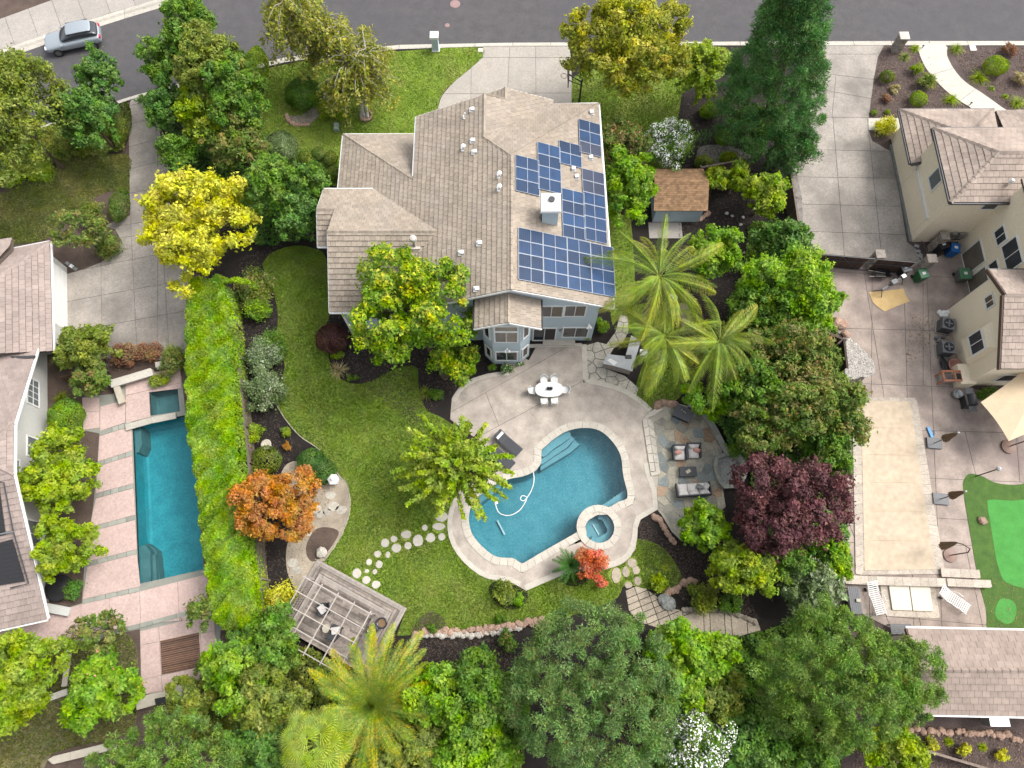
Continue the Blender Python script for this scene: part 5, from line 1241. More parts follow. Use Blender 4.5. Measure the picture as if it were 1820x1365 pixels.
# pool solar mats on the roof
sm=thing('solar_mat','black solar pool-heating mats with pipes on the pink roof','solar mat',tuple(G(20,950,4)))
def mat_on(pts):
    P=[]
    for (x,y) in pts:
        lo=2.;hi=7.
        for _ in range(40):
            z=(lo+hi)/2; p=G(x,y,z); a=(p-A0).dot(uD); zz=zS(min(max(18.9-a,0),9.45))+.16
            if z>zz: hi=z
            else: lo=z
        P.append(tuple(G(x,y,z)))
    return P
for pts in (([(-60,873),(-2,862),(10,950),(-60,966)],) , ([(-60,980),(22,958),(44,1033),(-60,1050)],)):
    P=mat_on(pts[0]); n=10
    for k in range(n):
        a=Vector(P[0]).lerp(Vector(P[3]),(k+.03)/n);b=Vector(P[1]).lerp(Vector(P[2]),(k+.03)/n);c=Vector(P[1]).lerp(Vector(P[2]),(k+1.01)/n);d=Vector(P[0]).lerp(Vector(P[3]),(k+1.01)/n)
        m2=MB(); m2.add([a,b,c,d]+[v-Vector((0,0,.03)) for v in (a,b,c,d)],[(0,1,2,3),(0,4,5,1),(1,5,6,2),(2,6,7,3),(3,7,4,0)]); m2.build('mat_strip',M['black'],sm)
pp=mat_on([(0,857),(8,858),(25,945),(52,1037),(20,1045)]); MB().tube([Vector(p)+Vector((0,0,.06)) for p in pp],.04,6).build('pipe',M['metal_dark'],sm)
pp=mat_on([(-40,962),(0,950),(26,945)]); MB().tube([Vector(p)+Vector((0,0,.08)) for p in pp],.05,6).build('pipe',M['metal'],sm)
# ---------------- beige house on the right
BH=thing('beige_house','cream stucco two-storey house with brown tiled hip roofs on the right edge','house',(32,26,0))
b=MB(); b.box((33.7,28.85,2.7),(10.0,5.1,5.4)); b.build('wall',M['wall_cream'],BH)
b=MB(); b.box((31.9,33.05,1.3),(6.2,4.3,2.6)); b.build('wall',M['wall_cream'],BH)
b=MB(); b.box((37.1,23.4,3.6),(10,5.8,7.2)); b.build('wall',M['wall_cream'],BH)
b=MB(); ext_x(b,[(15.4,0),(20.9,0),(20.9,5.2),(19,6.0),(15.4,4.6)],30.2,40); b.build('wall',M['wall_cream'],BH)
b=MB(); b.add([(29.85,18.1,1.3),(29.85,16.7,1.3),(30.2,16.5,.9),(30.2,18.3,.9),(29.85,18.1,3.6),(29.85,16.7,3.6),(30.2,16.5,4.0),(30.2,18.3,4.0)],[(0,1,5,4),(3,0,4,7),(1,2,6,5),(0,3,2,1),(4,5,6,7)]); b.build('bay_wall',M['wall_cream'],BH)
RB=Roof(BH,M['tile_beige'],tw=.40,course=.40,th=.05)
s_=.45
RB.plane([(28.3,31.75,5.5),(28.3,26.0,5.5),(31.17,28.87,6.79)]); RB.plane([(28.3,26.0,5.5),(40,26.0,5.5),(40,28.87,6.79),(31.17,28.87,6.79)]); RB.plane([(28.3,31.75,5.5),(31.17,28.87,6.79),(40,28.87,6.79),(40,31.75,5.5)])
RB.plane([(28.1,35.6,2.75),(28.1,30.95,2.75),(28.68,30.95,3.01),(28.68,31.42,3.01),(30.7,31.42,3.92),(30.9,32.8,4.01)]); RB.plane([(28.1,35.6,2.75),(30.9,32.8,4.01),(32.1,32.8,4.01),(34.9,35.6,2.75)]); RB.plane([(34.9,35.6,2.75),(32.1,32.8,4.01),(32.1,31.5,4.01),(34.9,31.5,2.75)]); RB.plane([(30.9,32.8,4.01),(32.1,32.8,4.01),(32.1,31.5,4.01),(30.8,31.5,4.01)])
RB.plane([(33.2,33.6,5.0),(33.2,31.9,4.9),(40,30.6,6.2),(40,33.2,5.4)],tiles=True)
RB.plane([(29.75,21.15,5.4),(40,21.15,5.4),(40,19.0,6.35),(29.75,19.0,6.35)]); RB.plane([(29.6,19.0,6.35),(40,19.0,6.35),(40,14.9,4.6),(29.6,14.9,4.6)])
RB.plane([(31.85,26.6,7.2),(31.85,20.2,7.2),(35.05,23.4,8.6)]); RB.plane([(31.85,20.2,7.2),(42.4,20.2,7.2),(42.4,23.4,8.6),(35.05,23.4,8.6)]); RB.plane([(31.85,26.6,7.2),(35.05,23.4,8.6),(42.4,23.4,8.6),(42.4,26.6,7.2)])
for a,b_ in (((31.17,28.87,6.79),(28.3,31.75,5.5)),((31.17,28.87,6.79),(28.3,26,5.5)),((31.17,28.87,6.79),(38,28.87,6.79)),((30.9,32.8,4.01),(28.1,35.6,2.75)),((32.1,32.8,4.01),(34.9,35.6,2.75)),((29.7,19,6.35),(38,19,6.35))): RB.caps(a,b_,.14,l=.42)
RB.finish()
for a,b_ in (((28.24,31.8,5.42),(28.24,25.95,5.42)),((28.24,25.94,5.42),(33.0,25.94,5.42)),((28.04,35.6,2.67),(28.04,30.95,2.67)),((28.1,30.9,2.67),(28.75,30.9,2.9)),((28.1,35.66,2.67),(34.9,35.66,2.67)),((28.3,31.8,5.42),(33,31.8,5.42)),((29.7,21.2,5.35),(33,21.2,5.35))): gutter(a,b_,.13,.13,'gutter','metal_dark',RB)
for a,b_ in (((29.66,21.2,5.32),(29.66,19.0,6.27)),((29.52,19.0,6.25),(29.52,14.85,4.5))): gutter(a,b_,.08,.24,'rake_board','brown_trim',RB)
g_=MB(); g_.box((33.6,27.2,5.95),(.5,.5,.3)); g_.lathe((31.9,27.0,6.1),[(.1,0),(.1,.3),(.16,.3),(.1,.4)],8); RB.part(g_,'roof_vent',M['white_metal'])
wu=Vector((0,-1,0))
def bwin(x,y0,z,w_,h_,n,mats,**k): window(BH,(x-.003,y0,z),wu,w_,h_,n,mats=mats,**k)
bwin(28.7,29.3,3.4,1.0,1.2,1,['screen'])
bwin(32.1,25.2,.1,1.6,2.05,1,['curtain'],name='door'); bwin(32.1,24.9,3.6,1.0,.9,2,['glass','glass'],name='window')
bwin(32.1,23.2,.05,2.0,2.0,2,['curtain','glass'],name='sliding_door'); bwin(32.1,23.1,2.4,1.3,.8,2,['glass','glass_brown'])
bwin(32.1,23.6,3.9,1.8,1.4,2,['glass','glass'])
bwin(29.85,18.0,2.1,1.25,1.25,2,['glass','glass'],rows=1); bwin(30.2,19.9,3.9,.7,.7,2,['glass','glass']); bwin(30.2,16.2,4.1,.5,.5,1,['glass']); 
window(BH,(31.6,15.4-.003,1.0),(1,0,0),2.6,1.1,2,mats=['glass','glass'])
window(BH,(31.0,26.3-.003,4.3),(1,0,0),.9,.5,1,mats=['glass'])
# garage recesses with grey jambs
for y0 in (34.6,30.6):
    jm=MB(); jm.box((28.73,y0-1.9,1.15),(.1,3.7,2.3)); jm.build('garage_door',M['wall_cream'],BH)
    tr_=MB(); tr_.box((28.70,y0-1.9,2.38),(.22,3.9,.16)); tr_.build('door_trim',M['white'],BH)
kb=MB(); kb.box((28.6,30.4,.1),(.16,8.3,.2)); kb.build('base_band',M['rock_grey'],BH)
cd=MB(); cd.tube([(30.2,26.22,.9),(30.9,26.2,.85),(31.1,26.2,.5),(31.9,26.2,.5)],.03,5); cd.build('conduit',M['metal_dark'],BH)
mt=MB(); mt.box((31.0,26.15,1.2),(.35,.2,.5)); mt.box((31.6,26.15,1.1),(.5,.2,.6)); mt.build('meter_box',M['metal'],BH)
bb=MB(); bb.box((30.0,15.9,.45),(1.0,1.4,.9)); bb.build('low_wall',M['wall_cream'],BH)
# ---------------- pavilion bottom right
PV=thing('pavilion','small cream pool house with pink-brown tiled gable roof at the lower right','pool house',(26,-2,0))
p_=MB(); ext_x(p_,[(-4.0,0),(-.4,0),(-.4,2.7),(-2.15,3.6),(-4.0,2.6)],22.55,32); p_.build('wall',M['wall_cream'],PV)
rp=Roof(PV,M['tile_pav'],tw=.42,course=.36)
rp.plane([(22.1,.02,2.95),(32.5,-.2,2.95),(32.5,-2.15,3.85),(22.0,-2.1,3.85)]); rp.plane([(21.95,-4.35,2.9),(32.5,-4.55,2.9),(32.5,-2.15,3.85),(22.0,-2.1,3.85)])
rp.caps((32,-2.13,3.85),(22.0,-2.1,3.85),.13,l=.42); rp.finish()
for a,b_,w_,h_,nm,mm in (((22.05,.09,2.88),(32.4,-.12,2.88),.1,.12,'gutter','white'),((21.95,-4.42,2.83),(32.4,-4.62,2.83),.1,.12,'gutter','white'),((22.05,.0,2.85),(21.95,-2.1,3.75),.06,.2,'rake_board','copper_trim'),((21.9,-4.35,2.8),(21.95,-2.1,3.75),.06,.2,'rake_board','copper_trim')): gutter(a,b_,w_,h_,nm,mm,rp)
MB().box((27.2,-4.9,1.0),(1.1,.5,.8)).build('equipment_box',M['metal'],PV)
# ================================================================== FENCES, DECK, FURNITURE
def fence(label,a,b,h,bw=.14,m='fence_wood',cat='fence',name='board_fence',rail=True,post=2.4):
    a=Vector(a);b=Vector(b);L=(b-a).length;u=(b-a).normalized();n=Vector((-u.y,u.x,0)); t=thing(name,label,cat,tuple((a+b)/2))
    k=int(L/bw); me=MB().box((0,0,h/2),(bw-.012,.022,h)).mesh('board',M[m]); rz=math.atan2(u.y,u.x)
    for i in range(min(k,300)):
        o=link('board',me,t); p=a+u*(i+.5)*bw; o.location=p; o.rotation_euler=(0,0,rz); o.scale=(1,1,rng.uniform(.98,1.02))
    if rail:
        r=MB(); r.bar(a+Vector((0,0,h+.03)),b+Vector((0,0,h+.03)),.14,.04); r.build('top_rail',M[m],t)
        r=MB(); r.bar(a+n*.05+Vector((0,0,h*.3)),b+n*.05+Vector((0,0,h*.3)),.05,.09); r.build('rail',M[m],t)
    pm=MB().box((0,0,h/2+.03),(.1,.1,h+.06)).mesh('post',M[m])
    for i in range(int(L/post)+1):
        o=link('post',pm,t); o.location=a+u*min(L,i*post)+n*.1; o.rotation_euler=(0,0,rz)
    return t
def FP(px,py,h): p=G(px,py,h); return (p.x,p.y,0)
fence('weathered board fence between the clipped hedge and the back garden bed',FP(412,520,1.5),FP(470,1110,1.5),1.5)
fence('dark wooden fence section beside the pebble bed and boulders',FP(1468,590,1.2),FP(1500,604,1.2),1.2,m='wood_dark')
fence('short dark fence return by the pebble bed running south',FP(1500,604,1.2),FP(1506,655,1.2),1.2,m='wood_dark')
fence('brown board fence behind the shed and white oleander',FP(1246,298,1.5),FP(1345,280,1.5),1.5)
fence('thin wooden fence along the gravel strip of the right driveway',FP(1405,300,1.6),FP(1420,400,1.6),1.6)
fence('wooden fence along the bottom right planting bed',FP(1632,1330,.9),FP(1760,1368,.9),.9)
fence('fence rail corner under the bottom shrubs right of the oleander',FP(1410,1345,1.2),FP(1500,1328,1.2),1.2,m='wood_brown')
# gate between stone pillars
gt_=thing('driveway_gate','dark wooden driveway gate with steel bracing between stone pillars','gate',tuple(G(1545,470)))
A_=Vector(FP(1455,451,1.7));B_=Vector(FP(1632,466,1.7)); u=(B_-A_).normalized(); L_=(B_-A_).length; rz=math.atan2(u.y,u.x)
bmz=MB().box((0,0,.9),(.15,.03,1.6)).mesh('board',M['wood_dark'])
for i in range(int(L_/.165)):
    if abs((i+.5)*.165-L_*.56)<.3: continue
    o=link('board',bmz,gt_); o.location=A_+u*(i+.5)*.165; o.rotation_euler=(0,0,rz)
f=MB()
for z in (.15,1.1,1.72): f.bar(A_+Vector((0,-.06,z)),B_+Vector((0,-.06,z)),.05,.06)
f.bar(A_+Vector((.2,-.08,.2)),A_+u*1.6+Vector((0,-.08,1.7)),.04,.05); f.bar(A_+u*3.2+Vector((0,-.08,.2)),A_+u*1.6+Vector((0,-.08,1.7)),.04,.05)
f.build('frame',M['metal_dark'],gt_)
def pillar(label,px,py,w_,h,m,cap,capw=1.18,grp=None):
    c=G(px,py); t=thing('stone_pillar',label,'pillar',tuple(c)); k=int(h/.16)
    for i in range(k):
        nn=2
        for s in range(4):
            for j in range(nn):
                ww=w_/nn; off=-w_/2+ww*(j+.5); d=.08
                sz=(ww-.012,d,.148); 
                pos={0:(off,-w_/2+d/2),1:(off,w_/2-d/2),2:(-w_/2+d/2,off),3:(w_/2-d/2,off)}[s]
                if s>1: sz=(d,ww-.012-(.1 if nn==1 else 0),.148)
                bx=MB(); bx.box((c.x+pos[0]+rng.uniform(-.012,.012),c.y+pos[1]+rng.uniform(-.012,.012),.08+i*.16),sz); bx.build('stone',M[m],t)
    MB().box((c.x,c.y,h/2),(w_*.8,w_*.8,h*.98)).build('core',M['mortar_dark'],t)
    cb=MB(); W=w_*capw/2; cb.add([(c.x-W,c.y-W,h),(c.x+W,c.y-W,h),(c.x+W,c.y+W,h),(c.x-W,c.y+W,h),(c.x-W,c.y-W,h+.1),(c.x+W,c.y-W,h+.1),(c.x+W,c.y+W,h+.1),(c.x-W,c.y+W,h+.1),(c.x,c.y,h+.16)],[(3,2,1,0),(0,1,5,4),(1,2,6,5),(2,3,7,6),(3,0,4,7),(4,5,8),(5,6,8),(6,7,8),(7,4,8)]); cb.build('cap',M[cap],t)
    return t
pillar('grey stacked-stone mailbox pillar with white cap by the right driveway mouth',1590,90,.62,1.45,'stone_stack','concrete_light')
pillar('grey stone gate pillar in the middle of the dark gate',1543,474,.55,1.75,'stone_stack','stone_stack')
pillar('grey stone gate pillar beside the green waste bin',1630,483,.55,1.85,'stone_stack','stone_stack')
pillar('grey stone gate pillar against the cream house wall',1655,442,.5,1.7,'stone_stack','stone_stack')
mp=thing('mailbox_pillar','white-capped grey-blue mailbox pillar on the front lawn edge','mailbox',tuple(G(775,89)))
c=G(775,88); MB().box((c.x,c.y,.06),(.62,.62,.12)).build('base',M['white'],mp); MB().box((c.x,c.y,.7),(.5,.5,1.3)).build('shaft',M['wall_blue'],mp); MB().box((c.x,c.y,1.42),(.66,.66,.2)).build('cap',M['white'],mp); MB().box((c.x,c.y+.27,1.1),(.3,.05,.3)).build('mailbox_door',M['metal'],mp)
for px,py,z,lab,m,sx in ((854,90,.05,'square pale utility cover at the corner of the front lawn','concrete_light',.42),(1729,86,.02,'white utility cover in the bark bed on the far right','white',.5),):
    c=G(px,py); o=chamfer_prism(MB(),[(c.x-sx/2,c.y-sx/2),(c.x+sx/2,c.y-sx/2),(c.x+sx/2,c.y+sx/2),(c.x-sx/2,c.y+sx/2)],0,z+.03,.02).build('utility_cover',M[m]); put(o,lab,'utility cover')
ub=thing('utility_box','pair of small pale green utility boxes on the front lawn','utility box',tuple(G(599,228)))
for dy in (0,-.45): q=G(599,232+dy*-14+(-6)); MB().box((q.x,q.y,.18),(.34,.3,.34)).build('lid',M['green_box'],ub)
for px,py,r,lab in ((809,7,.42,'round pinkish manhole cover at the top of the street'),(795,45,.2,'small round pink valve cover in the street near the kerb')):
    c=G(px,py,-.12); o=MB().lathe((c.x,c.y,-.12),[(r,0),(r,.012),(.01,.014)],20).build('manhole_cover',M['manhole_pink']); put(o,lab,'manhole cover')
# basketball hoop
hp=thing('basketball_hoop','black basketball hoop with orange rim beside the driveway','basketball hoop',tuple(G(1029,182)))
c=G(1029,184); t=MB(); t.tube([c,(c.x,c.y,2.3),(c.x+.05,c.y,2.6)],.07,8); t.build('pole',M['black'],hp)
a=MB(); 
for y in (-.3,.3): a.bar((c.x,c.y+y*.5,2.5),(c.x-1.0,c.y+.1+y,3.2),.05,.05); a.bar((c.x,c.y+y*.5,2.1),(c.x-1.0,c.y+.1+y,2.7),.05,.05)
a.build('bracket',M['black'],hp); MB().box((c.x-1.05,c.y+.1,3.0),(.05,1.6,1.05)).build('backboard',M['black'],hp)
rm=MB(); rm.tube([(c.x-1.35+.23*math.cos(k*.524),c.y+.1+.23*math.sin(k*.524),2.8) for k in range(13)],.02,5,False); rm.build('rim',M['orange_wood'],hp)
# car parked across the street
def car():
    t=thing('parked_car','silver-blue compact SUV parked at the far kerb of the street','car',(0,0,0))
    def loft(secs,name,m,par=t):
        mb=MB(); n=len(secs[0]); vs=[v for s in secs for v in s]; fs=[(i*n+j,i*n+(j+1)%n,(i+1)*n+(j+1)%n,(i+1)*n+j) for i in range(len(secs)-1) for j in range(n)]
        fs+=[tuple(reversed(range(n))),tuple((len(secs)-1)*n+j for j in range(n))]; mb.add(vs,fs); o=mb.build(name,m,par,True); bvm=o.modifiers.new('s','SUBSURF'); bvm.levels=2; bvm.render_levels=2; return o
    def sec(x,w_,z0,z1,r=.85): h=w_/2; return [(x,-h*.92,z0),(x,-h,z0+(z1-z0)*.4),(x,-h*.97,z0+(z1-z0)*.75),(x,-h*r,z1),(x,h*r,z1),(x,h*.97,z0+(z1-z0)*.75),(x,h,z0+(z1-z0)*.4),(x,h*.92,z0)]
    loft([sec(-2.2,1.45,.45,.75),sec(-2.12,1.7,.32,.86),sec(-1.6,1.8,.28,.95),sec(-.7,1.82,.25,1.04),sec(.4,1.82,.25,1.06),sec(1.4,1.82,.27,1.08),sec(2.0,1.74,.3,1.05),sec(2.17,1.5,.42,.95)],'body',M['car_paint'])
    loft([sec(-.95,1.45,.98,1.04,.9),sec(-.15,1.42,1.0,1.5,.82),sec(.3,1.42,1.0,1.6,.8),sec(1.3,1.40,1.0,1.58,.8),sec(1.95,1.38,1.0,1.32,.85),sec(2.08,1.3,1.0,1.08,.9)],'window',M['glass'])
    loft([sec(-.2,1.2,1.50,1.53,.95),sec(.1,1.24,1.53,1.60,.95),sec(.9,1.24,1.55,1.64,.95),sec(1.6,1.2,1.50,1.57,.95),sec(1.75,1.1,1.44,1.5,.95)],'roof',M['car_paint'])
    wm=MB(); wm.tube([(0,-.11,0),(0,.11,0)],.35,20); wm_=wm.mesh('wheel',M['rubber']); rm=MB(); rm.tube([(0,-.12,0),(0,.12,0)],.22,12); rm_=rm.mesh('rim',M['rim'])
    for x in (-1.4,1.35):
        for y in (-.82,.82):
            o=link('wheel',wm_,t); o.location=(x,y,.35); r=link('rim',rm_,o)
    for y in (-.6,.6): MB().box((-2.14,y,.72),(.12,.32,.14)).build('headlight',M['white'],t); MB().box((2.1,y,.85),(.12,.25,.2)).build('tail_light',M['flower_red'],t); MB().box((-.75,y*1.62,1.0),(.12,.2,.13)).build('mirror',M['car_paint'],t)
    for y in (-1,1):
        MB().bar((-.1,y*.62,1.56),(1.6,y*.62,1.56),.04,.04).build('roof_rail',M['metal_dark'],t)
    return t
cr=car(); p=G(134,70,.3); cr.location=(p.x,p.y-.1,-.12); cr.rotation_euler=(0,0,R(15))
# cream spa/stone etc --- furniture on the patio
def chair_proto():
    t=thing('patio_chair','pale grey moulded patio chair','chair',(0,0,0))
    MB().box((0,0,.44),(.46,.44,.04)).build('seat',M['white'],t)
    b=MB(); 
    for k in range(7):
        a=R(-60+20*k); b.bar((.25*math.sin(a)*1.0,.05-.27*math.cos(a)-.0,.46),(.27*math.sin(a),.02-.30*math.cos(a),.80-.10*abs(k-3)/3),.09,.02)
    b.build('backrest',M['white'],t)
    for x in (-.2,.2):
        for y in (-.18,.18): MB().bar((x*.8,y*.8,.43),(x*1.1,y*1.15,0),.03,.03).build('leg',M['white_metal'],t)
    return t
tc=G(976,692,.74); tt=thing('dining_table','white oval dining table with two black vases on the patio','table',(tc.x,tc.y,.05))
ov=[(.92*math.copysign(abs(math.cos(a))**.75,math.cos(a))+tc.x,.52*math.copysign(abs(math.sin(a))**.8,math.sin(a))+tc.y) for a in [2*math.pi*k/40 for k in range(40)]]
chamfer_prism(MB(),ov,.72,.76,.01).build('tabletop',M['white'],tt); MB().lathe((tc.x,tc.y,.06),[(.3,0),(.28,.03),(.06,.1),(.06,.6),(.2,.66)],14).build('pedestal',M['white'],tt)
cp=chair_proto(); dirs={0:'at the left end of the oval table',1:'at the right end of the oval table',2:'on the near side of the oval table, left one',3:'on the near side of the oval table, right one',4:'on the far side of the oval table, left one',5:'on the far side of the oval table, right one'}
for i,(dx,dy,rz) in enumerate(((-1.12,0,-90),(1.12,.05,90),(-.32,-.74,0),(.36,-.72,0),(-.32,.76,180),(.36,.78,180))):
    o=cp if i==0 else dup(cp); o.location=(tc.x+dx,tc.y+dy,.05); o.rotation_euler=(0,0,R(rz+rng.uniform(-6,6))); o['label']='white moulded patio chair '+dirs[i]; o['group']='chairs round the oval patio table'
for dx,lab in ((-.06,'left black vase on the white oval table'),(.12,'right black vase on the white oval table')):
    o=MB().lathe((0,0,0),[(.05,0),(.11,.06),(.11,.14),(.05,.22),(.045,.26)],14).build('vase',M['black'],None,True); o.location=(tc.x+dx,tc.y+.02,.765); put(o,lab,'vase')
def lounger(px,py,rz,label):
    c=G(px,py,.35); t=thing('sun_lounger',label,'sun lounger',(0,0,0))
    f=MB(); 
    for y in (-.33,.33): f.bar((-.95,y,.3),(.75,y,.3),.05,.05); f.bar((.35,y,.3),(.95,y,.62),.05,.04)
    f.bar((-.95,-.33,.3),(-.95,.33,.3),.05,.05); f.build('frame',M['metal_dark'],t)
    for x in (-.85,.55):
        for y in (-.33,.33): MB().box((x,y,.14),(.05,.05,.28)).build('leg',M['metal_dark'],t)
    MB().box((-.32,0,.33),(1.28,.6,.05)).build('seat',M['wicker'],t); MB().bar((.3,0,.34),(.96,0,.66),.6,.05).build('backrest',M['wicker'],t)
    MB().bar((.62,0,.56),(.78,0,.62),.56,.09).build('pillow',M['white'],t)
    t.location=(c.x,c.y,.05); t.rotation_euler=(0,0,R(rz)); return t
lounger(903,788,139,'dark sun lounger with white pillow clear of the ginkgo on the patio'); lounger(890,812,139,'dark sun lounger with white pillow half under the ginkgo branches')
# lounge set on the terrace
def armchair(px,py,label,pil):
    c=G(px,py,.4); t=thing('lounge_chair',label,'armchair',(c.x,c.y,.03)); x,y=c.x,c.y
    f=MB(); f.box((x,y,.2),(.8,.82,.12)); 
    for s in (-.42,.42): f.box((x+s,y-.02,.42),(.08,.86,.36))
    f.box((x,y+.42,.5),(.9,.08,.5)); f.build('frame',M['wicker'],t)
    for sx in (-.4,.4):
        for sy in (-.38,.38): MB().box((x+sx,y+sy,.1),(.06,.06,.18)).build('leg',M['wicker'],t)
    def cush(cx,cy,cz,sx,sy,sz,name='cushion',m='cushion',rz=0,rx=0):
        mb=MB();n=6
        for j in range(n+1):
            for i in range(n+1):
                u_=2*i/n-1;v_=2*j/n-1; k=(1-u_**4)*(1-v_**4); mb.v.append((u_*sx/2*(1-.04*v_*v_),v_*sy/2*(1-.04*u_*u_),sz*(.15+.85*k**.4)))
        for j in range(n):
            for i in range(n): mb.f.append((j*(n+1)+i,j*(n+1)+i+1,(j+1)*(n+1)+i+1,(j+1)*(n+1)+i))
        o=mb.build(name,M[m],t,True); o.matrix_parent_inverse=Matrix.Identity(4); o.location=(cx-c.x,cy-c.y,cz-.03); o.rotation_euler=(rx,0,rz); return o
    cush(x,y-.08,.28,.72,.76,.16,'seat_cushion'); cush(x,y+.30,.42,.72,.46,.2,'back_cushion',rx=R(60))
    if pil: cush(x+pil[0],y+pil[1],.50,.44,.3,.12,'pillow','cushion_pink',R(pil[2]),R(30))
    return t
armchair(1208,804,'left white-cushioned armchair with a pink pillow on the flagstones',(-.12,-.02,25)); armchair(1233,801,'right white-cushioned armchair with a striped pink pillow on the flagstones',(.18,.02,-25))
c=G(1223,838,.35); t=thing('coffee_table','dark slatted coffee table between sofa and armchairs','table',(c.x,c.y,.03)); MB().box((c.x,c.y,.36),(1.08,.62,.05)).build('tabletop',M['wicker'],t); MB().box((c.x,c.y,.12),(1.0,.55,.06)).build('shelf',M['wicker'],t)
for sx in (-.48,.48):
    for sy in (-.26,.26): MB().box((c.x+sx,c.y+sy,.18),(.06,.06,.33)).build('leg',M['wicker'],t)
o=MB().box((c.x,c.y,.40),(.3,.2,.03),rz=.6).build('tray',M['lime_stone']); put(o,'small tan tray with flowers on the dark coffee table','tray')
c=G(1232,870,.4); t=thing('sofa','white-cushioned dark wicker sofa with grey pillows facing the armchairs','sofa',(c.x,c.y,.03)); rzs=R(4); 
f=MB(); f.box((0,0,.22),(2.1,.8,.12)); f.box((0,-.4,.45),(2.15,.08,.5))
for s in (-1.05,1.05): f.box((s,0,.42),(.08,.85,.34))
o=f.build('frame',M['wicker'],t)
def cush2(par,cx,cy,cz,sx,sy,sz,name,m,rz=0,rx=0,n=6):
    mb=MB()
    for j in range(n+1):
        for i in range(n+1):
            u_=2*i/n-1;v_=2*j/n-1; k=max(0,(1-u_**4)*(1-v_**4)); mb.v.append((u_*sx/2,v_*sy/2,sz*(.15+.85*k**.4)))
    for j in range(n):
        for i in range(n): mb.f.append((j*(n+1)+i,j*(n+1)+i+1,(j+1)*(n+1)+i+1,(j+1)*(n+1)+i))
    o=mb.build(name,M[m],par,True); o.matrix_parent_inverse=Matrix.Identity(4); o.location=(cx,cy,cz); o.rotation_euler=(rx,0,rz); return o
f=o; f.matrix_parent_inverse=Matrix.Identity(4)
for k in (-1,0,1): cush2(t,k*.67,.05,.28,.64,.7,.15,'seat_cushion','cushion'); cush2(t,k*.67,-.26,.42,.64,.4,.2,'back_cushion','cushion',rx=R(-55))
for k,(x,y,r) in enumerate(((-.75,-.05,.2),(.42,.1,-.5),(.85,.12,.9))): q=cush2(t,x,y,.46,.46,.32,.13,'pillow','rock_grey' if k==1 else 'cushion',r,R(-25))
t.rotation_euler=(0,0,rzs)
# fire table / barbecue on terrace corner
c=G(1214,735,.5); t=thing('fire_table','dark rectangular fire table with candles at the terrace corner','fire table',(c.x,c.y,.03)); MB().box((c.x,c.y,.3),(1.1,.7,.55),rz=-.45).build('base',M['wicker'],t); MB().box((c.x,c.y,.6),(1.25,.85,.05),rz=-.45).build('tabletop',M['ac_grey'],t)
for dx in (-.1,.02,.12): o=MB().lathe((c.x+dx,c.y+.1-dx,.62),[(.04,0),(.04,.12),(.02,.13)],8).build('candle',M['lime_stone'],t)
# marble barbecue counter beside palm
ct=thing('outdoor_counter','L-shaped outdoor counter with pale marble top beside the palms','counter',tuple(G(1110,640)))
def P3(px,py,z): p=G(px,py,z); return (p.x,p.y)
tl=[[(1071,646),(1080,629),(1093,631),(1090,650)],[(1093,631),(1112,633),(1108,655),(1090,650)],[(1112,633),(1130,636),(1124,660),(1108,655)],[(1112,633),(1122,596),(1139,606),(1130,636)]]
for q in tl: MB().prism([P3(x,y,.95) for x,y in q],.9,.95).build('marble_slab',M['marble'],ct)
MB().prism([P3(x,y,.9) for x,y in ((1073,645),(1081,630),(1112,633),(1122,598),(1137,607),(1122,658))],0,.895).build('stone_base',M['stone_stack'],ct)
o=MB().prism([P3(x,y,.97) for x,y in ((1079,640),(1085,637),(1098,644),(1091,650))],.955,.975).build('tray',M['white']); put(o,'white tray with a small plant on the marble counter','tray')
o=MB().box((*P3(1117,634,1.0),.99),(.4,.25,.08)).build('sink_tap',M['metal_dark']); o.parent=ct; o.matrix_parent_inverse=Matrix.Translation(-ct.location)
o=MB().box((*P3(1144,627,.4),.25),(.5,.45,.5)).build('side_stool',M['white']); put(o,'small white stool beside the marble counter','stool')
# long raised table/planter under the palms
o=MB().box((*P3(1218,565,.5),.35),(.65,2.0,.7)).build('garden_bench',M['wood_grey']); put(o,'long narrow grey wooden bench table under the palm fronds','bench')
o=MB().lathe((0,0,0),[(.1,0),(.3,.03),(.32,.08),(.02,.1)],16).build('dish',M['white'],None,True); q=G(1196,530,.7); o.location=(q.x,q.y,.7)
put(o,'white round dish under the queen palm','dish'); 
# ---------------- timber deck with pergola
dk=thing('timber_deck','weathered grey timber deck with stepped edges in the garden corner','deck',tuple(G(620,1080)))
q0=G(562,993,.45);q1=G(722,1081,.45);q3=G(500,1098,.45); u=(q1-q0);u.z=0;Lx=u.length;u.normalize();vv=Vector((u.y,-u.x,0)); Ly=4.3
def DP(a,b,z): p=q0+u*a+vv*b; return Vector((p.x,p.y,z))
for lev,(i,z) in enumerate(((0,.17),(.32,.33),(.64,.48))):
    # frame boards round each step
    a0,a1,b0,b1=i,Lx-i,i,Ly
    for k,(p,q) in enumerate(((DP(a0+.31,b0,z-.02),DP(a1-.31,b0,z-.02)),(DP(a0,b0,z-.02),DP(a0,b1,z-.02)),(DP(a1,b0,z-.02),DP(a1,b1,z-.02)))):
        for r_ in range(2):
            off=(vv if k==0 else (u if k==1 else -u))*(.075+.15*r_)
            mb=MB(); mb.bar(p+off,q+off,.14,.035); mb.build('board',M['wood_pale' if lev!=1 else 'wood_grey'],dk)
    mb=MB(); mb.prism([tuple(DP(*c_,0)[:2]) for c_ in ((a0,b0),(a1,b0),(a1,b1),(a0,b1))],0,z-.04); mb.build('riser',M['wood_grey'],dk)
nb=int((Ly-.98)/.145)
